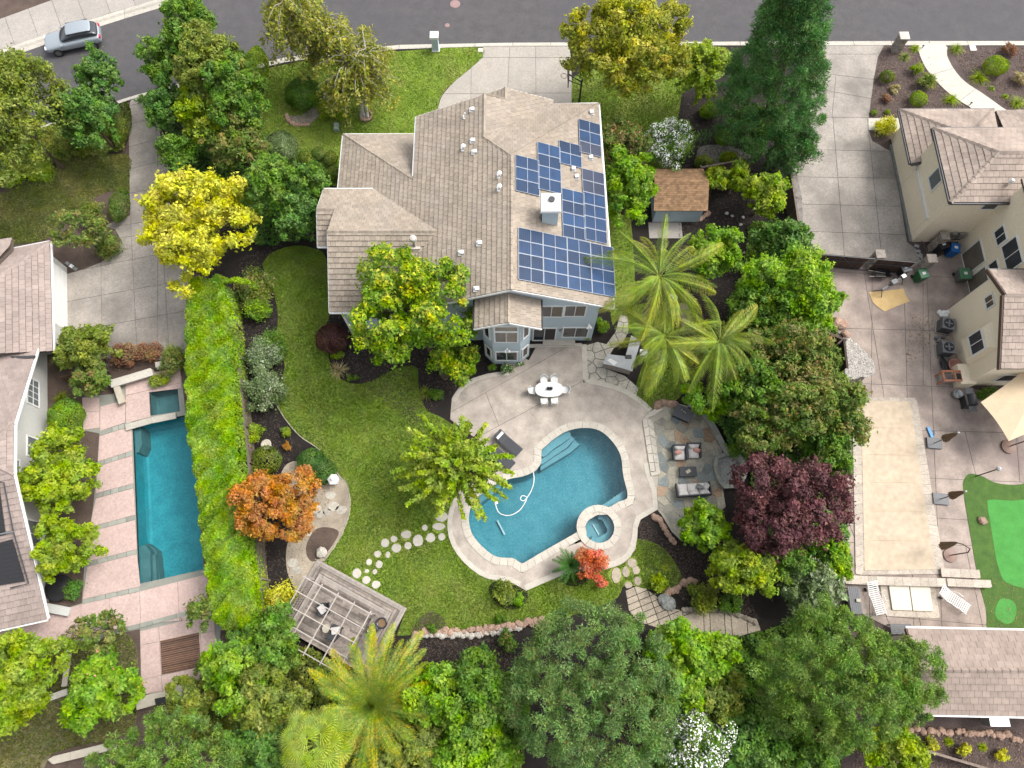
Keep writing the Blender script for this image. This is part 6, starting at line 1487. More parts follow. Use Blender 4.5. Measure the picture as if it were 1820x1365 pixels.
for k in range(nb):
    b=.98+k*.145; s=.97
    while s<Lx-.98:
        l=rng.choice((1.2,1.8,2.4,3.0)); e=min(Lx-.98,s+l)
        MB().bar(DP(s+.004,b,.47),DP(e-.004,b,.47),.137,.03).build('board',M['wood_grey'],dk); s=e
pgo=thing('pergola','open timber pergola grid standing over the deck chairs','pergola',tuple(DP(2,2.5,.48)))
ax0,ax1,by0,by1=.55,4.9,1.1,4.6; zt=2.35
f0=lambda a,b:DP(a,b,zt)
for a,b in ((ax0,by0),(ax1,by0),(ax0,by1),(ax1,by1)): MB().bar(DP(a,b,.48),DP(a,b,zt),.1,.1).build('post',M['wood_light'],pgo)
for k in range(5):
    a=ax0+(ax1-ax0)*k/4; MB().bar(DP(a,by0-.15,zt+.04),DP(a,by1+.15,zt+.04),.06,.1).build('beam',M['wood_light'],pgo)
for k in range(5):
    b=by0+(by1-by0)*k/4; MB().bar(DP(ax0-.15,b,zt+.1),DP(ax1+.15,b,zt+.1),.05,.05).build('rafter',M['wood_light'],pgo)
lat=MB()
for k in range(20): b=by0+.3+k*.15; lat.bar(DP(ax0+.12,b,.9),DP(ax0+.12,b,2.0),.02,.06)
for z in (.9,1.45,2.0): lat.bar(DP(ax0+.12,by0+.2,z),DP(ax0+.12,by1-.2,z),.05,.05)
lat.build('lattice_panel',M['wood_grey'],pgo)
MB().bar(DP(5.1,1.2,.75),DP(5.1,3.8,.75),.5,.06).build('bench_seat',M['wood_grey'],pgo)
def deckchair(a,b,rz,label):
    t=thing('deck_chair',label,'armchair',(0,0,0)); MB().box((0,0,.33),(.62,.6,.08)).build('seat',M['wicker'],t)
    MB().bar((0,-.28,.33),(0,-.55,.85),.62,.06,up=(0,0,1)).build('backrest',M['wicker'],t); MB().box((0,0,.42),(.5,.4,.08),rz=.5).build('pillow',M['cushion'],t)
    for x in (-.32,.32): MB().bar((x,-.3,.55),(x,.32,.55),.05,.04).build('armrest',M['wicker'],t)
    for x in (-.28,.28):
        for y in (-.25,.25): MB().box((x,y,.15),(.05,.05,.3)).build('leg',M['wicker'],t)
    t.location=tuple(DP(a,b,.48)); t.rotation_euler=(0,0,R(rz)); return t
deckchair(2.0,2.3,100,'dark wicker armchair with white pillow, left one under the pergola'); deckchair(3.35,2.95,-20,'dark wicker armchair with white pillow, right one under the pergola')
p=DP(2.8,3.1,.48); o=MB().lathe((0,0,0),[(.2,0),(.04,.03),(.04,.42),(.25,.44),(.25,.47),(.02,.475)],14).build('side_table',M['lime_stone']); o.location=p; put(o,'small round side table between the two deck armchairs','table')
for a,b,lab in ((5.55,1.35,'glossy dark blue pot on the deck, nearer the lawn edge'),(5.25,1.95,'glossy dark blue pot on the deck, nearer the palm')):
    p=DP(a,b,.48); t=thing('plant_pot',lab,'plant pot',tuple(p)); MB().lathe(tuple(p),[(.18,0),(.30,.25),(.33,.45),(.33,.52),(.27,.52),(.24,.40),(.01,.40)],18).build('pot',M['pot_blue'],t,True); MB().lathe((p.x,p.y,p.z+.40),[(.25,0),(.25,.02),(.02,.03)],12).build('soil',M['leaf_litter'],t)
# ---------------- garden ornaments
o=MB(); c=G(592,852,.9); lt=thing('stone_lantern','white hexagonal stone lantern beside the round green shrub','lantern',(c.x,c.y,0))
hx=lambda r,z0,z1,r2=None:MB().lathe((c.x,c.y,0),[(r,z0),(r2 or r,z1)],6)
hx(.18,0,.35).build('base',M['white'],lt); hx(.12,.35,.6).build('shaft',M['white'],lt); hx(.2,.6,.85).build('lamp_house',M['white'],lt); MB().lathe((c.x,c.y,0),[(.38,.85),(.36,.92),(.1,1.06),(.09,1.15),(.02,1.18)],6).build('roof',M['white'],lt)
c=G(473,790,.7); t=thing('bird_bath','pale round bird bath between the shrubs in the west bed','bird bath',(c.x,c.y,0)); MB().lathe((c.x,c.y,0),[(.18,0),(.08,.1),(.08,.6),(.32,.68),(.34,.74),(.26,.72),(.02,.69)],18).build('bowl',M['lime_stone'],t,True)
sheet('rock_bed',GP(smooth([(546,965),(560,942),(580,937),(602,945),(590,970),(572,990),(555,998),(545,985)],4),.06),.062,M['mulch_brown'],0)
for x,y,r,m,lab in ((572,982,.38,'rock_white','pale rounded boulder at the upper corner of the timber deck'),(1515,935,.25,'rock_pink',None),(1746,925,.3,'rock_pink','pinkish round rock on the dark green turf'),(1488,573,.42,'rock_pink','larger pink boulder beside the pebble bed'),(1497,578,.42,'rock_pink',None),(1503,594,.32,'rock_pink',None),(1483,582,.28,'rock_pink',None)):
    if lab is None and x==1515: continue
    p=G(x,y,.1); rock('boulder',M[m],(p.x,p.y,r*.4),r,label=lab or {1497:'tallest pink boulder of the heap by the right patio',1503:'lowest pink boulder next to the pebble fan',1483:'small pink boulder on the left of the heap'}[x],cat='boulder').name='boulder'
# boulders & edging stones: one thing per run
def stonerun(label,pts,n,r,m,cat='stone edging',name='stone_edging',z=.05,w_=0):
    P=[Vector(p) for p in GP(smooth(pts,6,False),0)]; t=thing(name,label,cat,(P[len(P)//2].x,P[len(P)//2].y,0)); d=[0]
    for i in range(1,len(P)): d.append(d[-1]+(P[i]-P[i-1]).length)
    for k in range(n):
        q=d[-1]*(k+.5)/n; i=max(j for j in range(len(d)) if d[j]<=q); i=min(i,len(P)-2); p=P[i].lerp(P[i+1],(q-d[i])/(d[i+1]-d[i]))
        s=r*rng.uniform(.75,1.25)
        o=rock('stone',M[m],(p.x-t.location.x+rng.uniform(-w_,w_),p.y-t.location.y+rng.uniform(-w_,w_),z+rng.uniform(0,.05)),s,parent=t); o.name='stone'; o.matrix_parent_inverse=Matrix.Identity(4)
    return t
stonerun('low wall of pale stones curving below the back lawn',[(730,1133),(750,1124),(790,1122),(840,1121),(880,1117),(925,1108),(960,1100)],52,.2,'rock_pink',w_=.12)
stonerun('second course of pale stones under the lawn edge',[(733,1140),(752,1131),(790,1129),(840,1128),(880,1124),(925,1115)],44,.18,'rock_white',w_=.1)
stonerun('stone edging beside the paved walk and dark bed',[(1178,1062),(1195,1050),(1215,1037),(1235,1032)],14,.22,'rock_pink',w_=.08)
stonerun('curving stone border along the paved steps',[(1212,1083),(1250,1085),(1290,1088),(1320,1095),(1345,1110)],26,.16,'rock',w_=.05)
stonerun('stone border between flagstones and dark mulch bed',[(1160,918),(1172,925),(1182,942),(1192,958),(1200,966)],12,.2,'rock_pink')
stonerun('row of stones along the bottom right planting bed',[(1610,1295),(1660,1300),(1720,1303),(1780,1305),(1815,1315)],34,.2,'rock_pink',w_=.1)
stonerun('stones edging the terrace top by the palm lawn',[(1165,722),(1180,716),(1200,720)],6,.3,'rock_pink')
stonerun('dry creek border stones in the front lawn',[(510,205),(515,217),(530,223),(550,222)],13,.17,'rock_pink')
stonerun('cobbles round the small tree ring in the front lawn',[(640,207),(646,214),(658,212),(661,203),(655,197)],12,.13,'rock_pink')
stonerun('boulders at the bend of the paved walk',[(1180,1066),(1195,1078)],3,.42,'rock_grey')
stonerun('stones by the shed corner in the dark bed',[(1236,392),(1250,387),(1260,378)],5,.24,'rock_pink')
stonerun('scattered pale stones among the mulch behind the shed',[(1277,378),(1300,375),(1320,385),(1290,420),(1330,455)],9,.14,'rock_white',w_=.6)
sheet('dry_creek',GP(smooth([(511,207),(535,205),(556,190),(575,165),(590,150),(600,160),(590,185),(565,208),(545,222),(520,220)],3),.05),.045,M['pebble_white'],0)
sheet('pebble_bed',GP(smooth([(1245,260),(1290,258),(1325,270),(1330,282),(1260,292),(1240,285)],3),.05),.03,M['pebble_white'],0)
# loose river pebbles as real geometry
def pebbles(name,label_kind,poly,n,r0,r1,m,z=.06):
    g_=nrng(); xs=[p[0] for p in poly];ys=[p[1] for p in poly]; mb=MB(); tn=[]
    k=0
    while k<n:
        x,y=g_.uniform(min(xs),max(xs)),g_.uniform(min(ys),max(ys))
        if not inside((x,y),poly): continue
        r=g_.uniform(r0,r1);a=g_.uniform(0,3.1); c_,s_=math.cos(a)*r,math.sin(a)*r; h=r*.6
        mb.add([(x+c_,y+s_,z),(x-s_*.7,y+c_*.7,z),(x-c_,y-s_,z),(x+s_*.7,y-c_*.7,z),(x,y,z+h)],[(0,1,4),(1,2,4),(2,3,4),(3,0,4)]); tn+=[g_.random()]*4; k+=1
    me=mb.mesh(name,M[m]); a=me.attributes.new('tint','FLOAT','FACE'); a.data.foreach_set('value',tn); o=link(name,me); o['kind']='stuff'; return o
pebbles('river_stones','',GP(smooth([(1500,595),(1520,610),(1550,640),(1552,665),(1530,670),(1505,672),(1502,640)],3),.06),2600,.045,.10,'river')
pebbles('creek_stones','',GP(smooth([(511,207),(535,205),(556,190),(575,165),(590,150),(600,160),(590,185),(565,208),(545,222),(520,220)],3),.05),900,.04,.1,'rock')
pebbles('shed_pebbles','',GP([(1245,262),(1290,258),(1325,270),(1330,282),(1260,292),(1240,285)],.03),700,.04,.08,'pebble_white',.03)
# bark chips scattered over the beds (real flecks of bark)
def chips(name,poly,n,m,s0=.03,s1=.09,z=.012,no=()):
    g_=nrng(); xs=[p[0] for p in poly];ys=[p[1] for p in poly]; P=[]
    while len(P)<n:
        q=g_.uniform((min(xs),min(ys)),(max(xs),max(ys)),(4000,2))
        P+= [p for p in q if inside(p,poly) and not any(inside(p,h) for h in no)][:n-len(P)]
    P=np.c_[np.array(P),np.full(n,z)+g_.uniform(0,.03,n)]; Nn=unit(g_.normal(size=P.shape)*.35+np.array([0,0,1])); T,B=frame(Nn,g_); s=g_.uniform(s0,s1,n)
    o=link(name,leafmesh(name,P,T*s[:,None],B*(s*.4)[:,None],g_.random(n),m)); o['kind']='stuff'; return o
mk('chip_dark',(.085,.062,.05),(.03,.023,.02),rough=.9,rand=.6,nscale=20); mk('chip_brown',(.25,.175,.135),(.10,.07,.055),rough=.9,rand=.6,nscale=20)
g1_=[tuple(p) for p in GP([(470,440),(640,400),(640,700),(480,760),(520,1010),(450,1110),(425,900),(415,600)])]
chips('bark_chips',GP([(425,460),(500,430),(500,760),(600,850),(560,1000),(470,1080),(440,900),(425,600)],.01),6000,M['chip_dark'])
chips('bark_chips',GP([(590,560),(850,560),(860,640),(740,760),(640,680),(590,660)],.045),5000,M['chip_dark'],z=.045)
chips('bark_chips',GP([(1215,160),(1400,250),(1400,480),(1350,700),(1240,700),(1200,520),(1210,350)],.01),9000,M['chip_dark'])
chips('bark_chips',GP([(1135,915),(1180,960),(1300,1000),(1350,1100),(1230,1080),(1140,1000)],.01),5000,M['chip_dark'])
chips('bark_chips',GP([(730,1140),(920,1125),(900,1200),(780,1210)],.01),2500,M['chip_dark'])
chips('bark_chips',GP([(1571,84),(1640,84),(1700,180),(1800,260),(1640,260),(1560,220),(1545,180)],.012),6500,M['chip_brown'],z=.014)
chips('bark_chips',GP([(1688,84),(1900,84),(1900,230),(1800,200),(1720,140)],.012),5500,M['chip_brown'],z=.014)
chips('bark_chips',GP([(1610,1290),(1900,1300),(1900,1420),(1500,1420),(1520,1340)],.012),6000,M['chip_brown'],z=.014)
# fallen leaves and dirt on lawn/patio/turf
chips('fallen_leaves',GP([(1720,1020),(1830,1040),(1830,1140),(1760,1130)],.07),240,M['leaf_litter'],.03,.06,.075)
chips('fallen_leaves',GP([(1615,560),(1660,560),(1650,640),(1610,650)],.05),160,M['leaf_litter'],.03,.09,.06)
chips('fallen_leaves',GP([(1530,1000),(1668,1000),(1668,1016),(1536,1016)],.06),300,M['chip_brown'],.02,.05,.07)
# grass blades: short clippings standing proud of the lawns
def blades(name,poly,n,leafk,h=.07,no=(),z=.03,s=.03):
    g_=nrng(); xs=[p[0] for p in poly];ys=[p[1] for p in poly]; X=[]
    pa=np.array(poly)
    def ins(q,pl):
        x,y=q[:,0],q[:,1]; c=np.zeros(len(q),bool)
        for i in range(len(pl)):
            x1,y1=pl[i];x2,y2=pl[(i+1)%len(pl)]
            if y1==y2: continue
            c^=((y1>y)!=(y2>y))&(x<(x2-x1)*(y-y1)/(y2-y1)+x1)
        return c
    X=[]
    while sum(len(a) for a in X)<n:
        q=g_.uniform((min(xs),min(ys)),(max(xs),max(ys)),(n,2)); k=ins(q,poly)
        for hh in no: k&=~ins(q,hh)
        X.append(q[k])
    P=np.concatenate(X)[:n]
    for sx,sy,sr in SSP: P=P[(P[:,0]-sx)**2+(P[:,1]-sy)**2>sr*sr]
    nn=len(P)
    pat=np.sin(P[:,0]*1.1+1.3*np.sin(P[:,1]*.8))+np.sin(P[:,1]*1.7+P[:,0]*.6)+.8*np.sin(P[:,0]*3.1+P[:,1]*2.3)
    hh=h*g_.uniform(.5,1.2,nn); P=np.c_[P,z+hh*.5]; d=unit(g_.normal(size=(nn,3))*np.array([.55,.55,0])+np.array([0,0,1])); T=d*(hh*.6)[:,None]
    a=g_.uniform(0,6.28,nn); B=np.c_[np.cos(a),np.sin(a),0*a]*(s*g_.uniform(.6,1.3,nn))[:,None]
    o=link(name,leafmesh(name,P,T,B,np.clip(.42+.10*pat+.22*g_.normal(size=nn),0,.99),LM[leafk])); o['kind']='stuff'; return o
lm('grass',(.085,.165,.02),(.155,.25,.03),(.30,.32,.08),.35); lm('grassdry',(.08,.12,.025),(.16,.18,.045),(.34,.30,.12),.3)
blades('lawn_grass',BK,150000,'grass',.06,[DK],s=.035); blades('lawn_grass',L1,60000,'grass',.06,s=.035); blades('lawn_grass',L2,25000,'grass',.08,s=.035); blades('lawn_grass',L3,6000,'grass',.08); blades('lawn_grass',L4,12000,'grass',.08)
blades('dry_grass',GP(smooth([(35,330),(100,300),(105,285),(225,274),(230,320),(229,345),(205,338),(170,350),(150,375),(120,385),(95,405),(80,426),(0,436),(-20,430),(-20,350),(0,345)],3),.03),26000,'grassdry',.10,s=.035)
blades('dry_grass',GP(smooth([(-20,1180),(60,1190),(130,1110),(230,1130),(245,1200),(240,1290),(200,1312),(90,1340),(60,1380),(-20,1380)],3),.03),26000,'grassdry',.14,s=.03)
# ---------------- right patio objects
def bin_(px,py,m,lid,label,h=1.05,w_=.6,rz=0,cat='wheelie bin'):
    c=G(px,py,h); t=thing('wheelie_bin',label,cat,(0,0,0)); a=w_/2
    b=MB(); b.add([(-a*.78,-a*.8,.05),(a*.78,-a*.8,.05),(a*.78,a*.8,.05),(-a*.78,a*.8,.05),(-a,-a*1.1,h-.08),(a,-a*1.1,h-.08),(a,a*1.1,h-.08),(-a,a*1.1,h-.08)],[(3,2,1,0),(0,1,5,4),(1,2,6,5),(2,3,7,6),(3,0,4,7),(4,5,6,7)]); b.build('body',M[m],t)
    chamfer_prism(MB(),[(-a*1.08,-a*1.2),(a*1.08,-a*1.2),(a*1.08,a*1.15),(-a*1.08,a*1.15)],h-.08,h,.04).build('lid',M[lid],t)
    for s in (-1,1): MB().tube([(s*a*.9-.04,a*.9,.12),(s*a*.9+.04,a*.9,.12)],.12,10).build('wheel',M['rubber'],t)
    MB().bar((-a*.8,a*1.25,h-.1),(a*.8,a*1.25,h-.1),.04,.04).build('handle',M[m],t)
    MB().prism([(-.12,-.1),(.12,-.1),(.12,.1),(-.12,.1)],h,h+.006).build('label',M['white'],t)
    t.location=(c.x,c.y,.05); t.rotation_euler=(0,0,R(rz)); return t
bin_(1699,440,'bin_blue','bin_blue','blue recycling bin against the cream house wall',rz=-15); bin_(1677,434,'bin_black','bin_black','black rubbish bin left of the blue bin',rz=20); bin_(1642,486,'bin_green','bin_lid','green waste bin beside the stone gate pillar',rz=10)
bin_(1610,475,'bin_black','ac_top','black bin with a pale grey lid in front of the gate',h=.95,rz=15)
bin_(1716,486,'bin_grey','bin_lid','round grey storage bin with a dark green lid by the sliding door',h=.9,w_=.72,cat='storage bin')
def ac(px,py,label,rz):
    c=G(px,py,.85); t=thing('air_conditioner',label,'air conditioner',(0,0,0)); MB().box((0,0,.42),(.8,.8,.78)).build('housing',M['ac_grey'],t); MB().box((0,0,.02),(.95,.95,.08)).build('pad',M['concrete_grey'],t)
    b=MB(); b.box((0,0,.83),(.84,.84,.05)); b.build('top',M['ac_top'],t); MB().lathe((0,0,.856),[(.34,0),(.34,.012),(.01,.02)],20).build('grille',M['black'],t)
    f=MB()
    for k in range(4): a=k*math.pi/2; f.bar((.05*math.cos(a),.05*math.sin(a),.885),(.26*math.cos(a),.26*math.sin(a),.885),.10,.01)
    f.lathe((0,0,.88),[(.08,0),(.08,.03)],10); f.build('fan',M['ac_top'],t)
    for s in range(-4,5): MB().box((s*.09,-.403,.42),(.05,.012,.6)).build('louvre',M['metal_dark'],t)
    t.location=(c.x,c.y,.05); t.rotation_euler=(0,0,R(rz))
ac(1686,575,'grey air-conditioning unit nearer the white debris, upper of two',-14); ac(1686,617,'grey air-conditioning unit beside the pink tub, lower of two',-6)
def lump(name,px,py,z,r,h,m,label,cat,seg=10):
    c=G(px,py,z); mb=MB(); mb.lathe((0,0,0),[(r*.9,0),(r,h*.4),(r*.85,h*.8),(r*.3,h)],seg); o=mb.build(name,M[m],None,True); o.location=(c.x,c.y,.05)
    o.scale=(1,rng.uniform(.7,1),1); o.rotation_euler=(0,0,rng.uniform(0,3)); return put(o,label,cat)
for k,(x,y) in enumerate(((1665,600),(1677,599),(1668,606))): lump('glass_jar',x,y,.2,.13,.28,'ac_top',['pale glass jug between the two air conditioners, left','pale glass jug between the two air conditioners, right','pale glass jug between the two air conditioners, lowest'][k],'jug')
o=MB(); 
pb=thing('plastic_sheeting','crumpled white plastic bags beside the upper air conditioner','plastic bag',tuple(G(1677,558)))
for k in range(5): q=G(1670+k*4,555+(k%2)*5,.15); rock('bag',M['white'],(q.x-pb.location.x,q.y-pb.location.y,.12),.2,parent=pb).matrix_parent_inverse=Matrix.Identity(4)
for o in pb.children: o.name='bag'
c=G(1697,650,.3); t=thing('round_tub','pale pink round tub holding a black bag by the wall','tub',(c.x,c.y,.05)); MB().lathe((c.x,c.y,.05),[(.34,0),(.46,.35),(.48,.38),(.40,.38),(.32,.1),(.02,.1)],18).build('tub',M['cushion_pink'],t,True); 
o=rock('bag',M['black'],(0,0,0),.34); o.location=(G(1678,647,.3).x,G(1678,647,.3).y,.3); o.scale=(.55,.3,.25); o.name='black_bag'; put(o,'crumpled black bag lying beside the pink tub','bag')
c=G(1692,668,.9); t=thing('potting_bench','orange wooden potting bench with open shelf against the wall','bench',(c.x,c.y,.05))
for dx,dy,sx,sy in ((0,.33,1.25,.12),(0,-.33,1.25,.12),(-.56,0,.12,.6),(.56,0,.12,.6),(.2,0,.08,.6)): MB().box((c.x+dx,c.y+dy,.9),(sx,sy,.07)).build('frame_board',M['orange_wood'],t)
MB().box((c.x,c.y,.35),(1.15,.55,.04)).build('shelf',M['wood_grey'],t); MB().box((c.x+.42,c.y-.05,.94),(.28,.4,.05)).build('tray',M['black'],t)
for sx in (-.56,.56):
    for sy in (-.3,.3): MB().box((c.x+sx,c.y+sy,.45),(.09,.09,.88)).build('leg',M['orange_wood'],t)
# barrow, tarp, power tool stand
tp=[(1544,519),(1560,518),(1595,515),(1606,513),(1608,522),(1617,536),(1597,543),(1572,554),(1559,545),(1551,537)]
tb_=MB(); P=GP(tp,.06); ctr=Vector((sum(p[0] for p in P)/len(P),sum(p[1] for p in P)/len(P),.08)); tb_.add([(x,y,.055+rng.uniform(0,.05)) for x,y in P]+[ctr],[(i,(i+1)%len(P),len(P)) for i in range(len(P))]); o=tb_.build('tarp',M['tarp_tan']); put(o,'crumpled yellow-tan tarp spread on the right patio','tarp')
wc=thing('wheelbarrow','black wheelbarrow tipped by the dark gate','wheelbarrow',tuple(G(1567,487)))
c=G(1567,487,.45); MB().add([(c.x-.5,c.y-.28,.62),(c.x+.5,c.y-.28,.62),(c.x+.5,c.y+.3,.62),(c.x-.5,c.y+.3,.62),(c.x-.33,c.y-.2,.32),(c.x+.35,c.y-.2,.32),(c.x+.35,c.y+.2,.32),(c.x-.33,c.y+.2,.32)],[(4,5,6,7),(0,4,7,3),(1,2,6,5),(0,1,5,4),(3,7,6,2)]).build('tray',M['bin_black'],wc)
for s in (-.24,.24): MB().bar((c.x+.5,c.y+s*.5,.3),(c.x-.95,c.y+s,.55),.04,.04).build('handle',M['wood_pale'],wc)
MB().tube([(c.x+.62,c.y-.04,.2),(c.x+.62,c.y+.04,.2)],.2,14).build('wheel',M['rubber'],wc)
ms=thing('mitre_saw_stand','folding tool stand with a grey saw on it above the tan tarp','saw stand',tuple(G(1588,508)))
a=G(1568,515,.75);b=G(1605,492,.75); t=MB(); t.bar(a,b,.14,.06); t.build('rail',M['metal_dark'],ms); c=(a+b)/2; MB().box((c.x,c.y,.92),(.42,.32,.28),rz=.5).build('saw',M['ac_top'],ms); MB().box((b.x,b.y,.85),(.3,.24,.1),rz=.5).build('end_support',M['metal'],ms)
for q in (a,b):
    for s in (-.25,.25): MB().bar((q.x,q.y,.74),(q.x+s,q.y-s,.05),.04,.04).build('leg',M['metal_dark'],ms)
wh=thing('garden_cart','grey hand cart frame with white lattice leaning at the gate pillar','hand cart',tuple(G(1637,455)))
for k in range(4): q=G(1629+k*3.4,437+k*8,1.0); MB().box((q.x,q.y,1.0-k*.08),(.36,.22,.03),rz=-.3).build('panel',M['ac_top'],wh)
MB().bar(G(1624,432,1.05),G(1640,470,.6),.04,.06).build('side_rail',M['metal_dark'],wh); MB().bar(G(1638,428,1.05),G(1655,462,.6),.04,.06).build('side_rail',M['metal_dark'],wh)
# barbecue
bq=thing('barbecue','black gas barbecue with open side shelf by the cream house','barbecue',tuple(G(1725,712)))
c=G(1727,711,.9); MB().box((c.x,c.y,.5),(.55,.75,.75)).build('cabinet',M['grill'],bq); MB().tube([(c.x,c.y-.36,.98),(c.x,c.y+.36,.98)],.28,14).build('lid',M['grill'],bq)
MB().box((c.x,c.y+.62,.88),(.5,.42,.04)).build('side_shelf',M['ac_top'],bq); MB().box((c.x-.02,c.y-.6,.88),(.5,.4,.04)).build('side_shelf',M['ac_top'],bq); MB().box((c.x-.28,c.y,.86),(.06,.7,.12)).build('control_panel',M['metal'],bq)
for x in (-.22,.22):
    for y in (-.32,.32): MB().lathe((c.x+x,c.y+y,.05),[(.05,0),(.05,.08)],8).build('caster',M['rubber'],bq)
c=G(1704,699,.5); o=MB().lathe((0,0,0),[(.25,0),(.3,.25),(.3,.45),(.25,.45),(.22,.1),(.01,.1)],16).build('metal_tub',M['metal'],None,True); o.location=(c.x,c.y,.05); put(o,'round grey metal tub left of the black barbecue','tub')
# toy
c=G(1653,769,.1); t=thing('pool_toy','bright blue foam board lying beside the covered pool','pool toy',(c.x,c.y,.05)); chamfer_prism(MB(),[(c.x-.17,c.y+.36),(c.x+.02,c.y+.4),(c.x+.17,c.y-.36),(c.x-.02,c.y-.4)],.06,.16,.03).build('board',M['toy_blue'],t); MB().tube([(c.x+.17,c.y+.16,.1),(c.x+.3,c.y+.1,.1),(c.x+.28,c.y-.16,.1),(c.x+.15,c.y-.1,.1)],.02,5).build('handle',M['toy_blue'],t)
# closed umbrellas
def closed(px,py,topx,topy,h,label,bx=True):
    b=G(px,py,.1); t=thing('closed_umbrella',label,'umbrella',(b.x,b.y,.05)); 
    if bx:
        MB().box((b.x,b.y,.12),(.95,.7,.16),rz=-.1).build('base',M['ac_grey'],t)
    else: MB().lathe((b.x,b.y,.05),[(.42,0),(.42,.1),(.1,.16)],20).build('base',M['base_brown'],t)
    MB().tube([(b.x,b.y,.1),(b.x,b.y,h)],.03,8).build('pole',M['brown_trim'],t)
    mb=MB(); n=20; vs=[];fs=[]
    for j,(z,r) in enumerate(((h-.15,.05),(h-.5,.10),(h-.95,.14),(h-1.35,.20),(h-1.5,.17))):
        for k in range(n): a=2*math.pi*k/n; rr=r*(1.35 if k%2 else .75); vs.append((b.x+rr*math.cos(a),b.y+rr*math.sin(a),z))
    for j in range(4):
        for k in range(n): fs.append((j*n+k,j*n+(k+1)%n,(j+1)*n+(k+1)%n,(j+1)*n+k))
    fs.append(tuple(range(n))); mb.add(vs,fs); mb.build('canopy',M['canvas_brown'],t); MB().lathe((b.x,b.y,h),[(.05,0),(.05,.08),(.01,.12)],8).build('finial',M['white'],t)
closed(1660,788,0,0,2.75,'closed tan umbrella on a square base, upper one beside the covered pool'); closed(1671,887,0,0,2.75,'closed tan umbrella on a square base, middle one beside the covered pool')
cu=thing('cantilever_umbrella','folded brown umbrella hanging from a curved arm on a round base','umbrella',tuple(G(1690,990)))
b=G(1689,987,.1); MB().lathe((b.x,b.y,.05),[(.42,0),(.42,.08),(.1,.12)],18).build('base',M['base_brown'],cu); tpz=[(b.x+.0,b.y,.1),(b.x,b.y,1.9),(b.x-.15,b.y+.15,2.4),(b.x-.6,b.y+.4,2.55),(b.x-.9,b.y+.5,2.45)]
MB().tube(tpz,.035,8).build('pole',M['brown_trim'],cu); e=Vector(tpz[-1])
mb=MB();n=16;vs=[];fs=[]
for j,(d_,r) in enumerate(((.0,.04),(.35,.10),(.8,.15),(1.2,.2),(1.35,.12))):
    for k in range(n): a=2*math.pi*k/n; rr=r*(1.35 if k%2 else .8); vs.append((e.x+rr*math.cos(a)-.12*d_,e.y+rr*math.sin(a)*1-.05*d_,e.z-d_))
for j in range(4):
    for k in range(n): fs.append((j*n+k,j*n+(k+1)%n,(j+1)*n+(k+1)%n,(j+1)*n+k))
mb.add(vs,fs); mb.build('canopy',M['canvas_brown'],cu)
# lamp pole
lp=thing('patio_lamp','thin black pole lamp at the tip of the putting turf','lamp post',tuple(G(1733,847))); b=G(1733,847); MB().tube([(b.x,b.y,.05),(b.x,b.y,2.2)],.035,8).build('pole',M['black'],lp); MB().lathe((b.x,b.y,2.2),[(.06,0),(.12,.05),(.1,.22),(.14,.24),(.02,.3)],8).build('lantern',M['metal'],lp)
# big open umbrella
bu=thing('open_umbrella','large beige square cantilever umbrella over the right patio','umbrella',tuple(G(1795,792)))
zc_=2.6; cs=[G(1743,715,zc_),G(1840,640,zc_-.0),G(1900,745,zc_),G(1793,784,zc_)]; ap=(cs[0]+cs[2]+cs[1]+cs[3])/4+Vector((0,0,.55))
mb=MB(); n=8; vs=[ap];fs=[]
for i in range(4):
    p,q=cs[i],cs[(i+1)%4]
    for k in range(n): 
        m_=p.lerp(q,k/n); s=math.sin(math.pi*k/n); m_=m_.lerp(Vector((ap.x,ap.y,m_.z)),.05*s); vs.append(m_)
N_=4*n
for k in range(N_): fs.append((0,1+k,1+(k+1)%N_))
mb.add(vs,fs); mb.build('canopy',M['canvas_tan'],bu)
for i in range(4): MB().tube([ap-Vector((0,0,.05)),cs[i]-Vector((0,0,.04))],.015,5).build('rib',M['metal'],bu)
MB().lathe((ap.x,ap.y,ap.z-.02),[(.09,0),(.05,.1),(.01,.14)],8).build('finial',M['metal_dark'],bu)
b=G(1792,794,.1); MB().lathe((b.x,b.y,.05),[(.45,0),(.45,.12),(.3,.16),(.1,.2)],20).build('base',M['base_brown'],bu); MB().tube([(b.x,b.y,.1),(b.x+.4,b.y+.1,1.6),(b.x+1.1,b.y+.3,2.7),(ap.x,ap.y,ap.z-.05)],.04,8).build('arm',M['brown_trim'],bu)
# white slatted loungers
def chaise(px,py,rz,label):
    t=thing('slatted_lounger',label,'sun lounger',(0,0,0)); W=.62
    prof=[(-1.0,.62),(-.9,.60),(-.35,.36),(.0,.38),(.35,.40),(.95,.36)]
    def zz(x):
        for i in range(len(prof)-1):
            if prof[i][0]<=x<=prof[i+1][0]: f=(x-prof[i][0])/(prof[i+1][0]-prof[i][0]); return prof[i][1]*(1-f)+prof[i+1][1]*f
        return .36
    k=0; x=-.97
    while x<.95:
        MB().box((x,0,zz(x)),(.052,W,.02)).build('slat',M['white'],t); x+=.115
    for s in (-1,1):
        f=MB(); f.tube([(p[0],s*W/2,p[1]-.02) for p in prof],.022,6); f.build('side_rail',M['white'],t)
        MB().tube([(-.35,s*(W/2+.05),.36),(-.1,s*(W/2+.1),.62),(.25,s*(W/2+.1),.6),(.3,s*(W/2+.05),.38)],.02,6).build('armrest',M['white'],t)
        MB().tube([(.75,s*W/2,.36),(.8,s*W/2,0)],.02,6).build('leg',M['white'],t); MB().tube([(-.6,s*W/2-.03,.12),(-.6,s*W/2+.03,.12)],.12,10).build('wheel',M['black'],t)
    c=G(px,py,.4); t.location=(c.x,c.y,.05); t.rotation_euler=(0,0,R(rz))
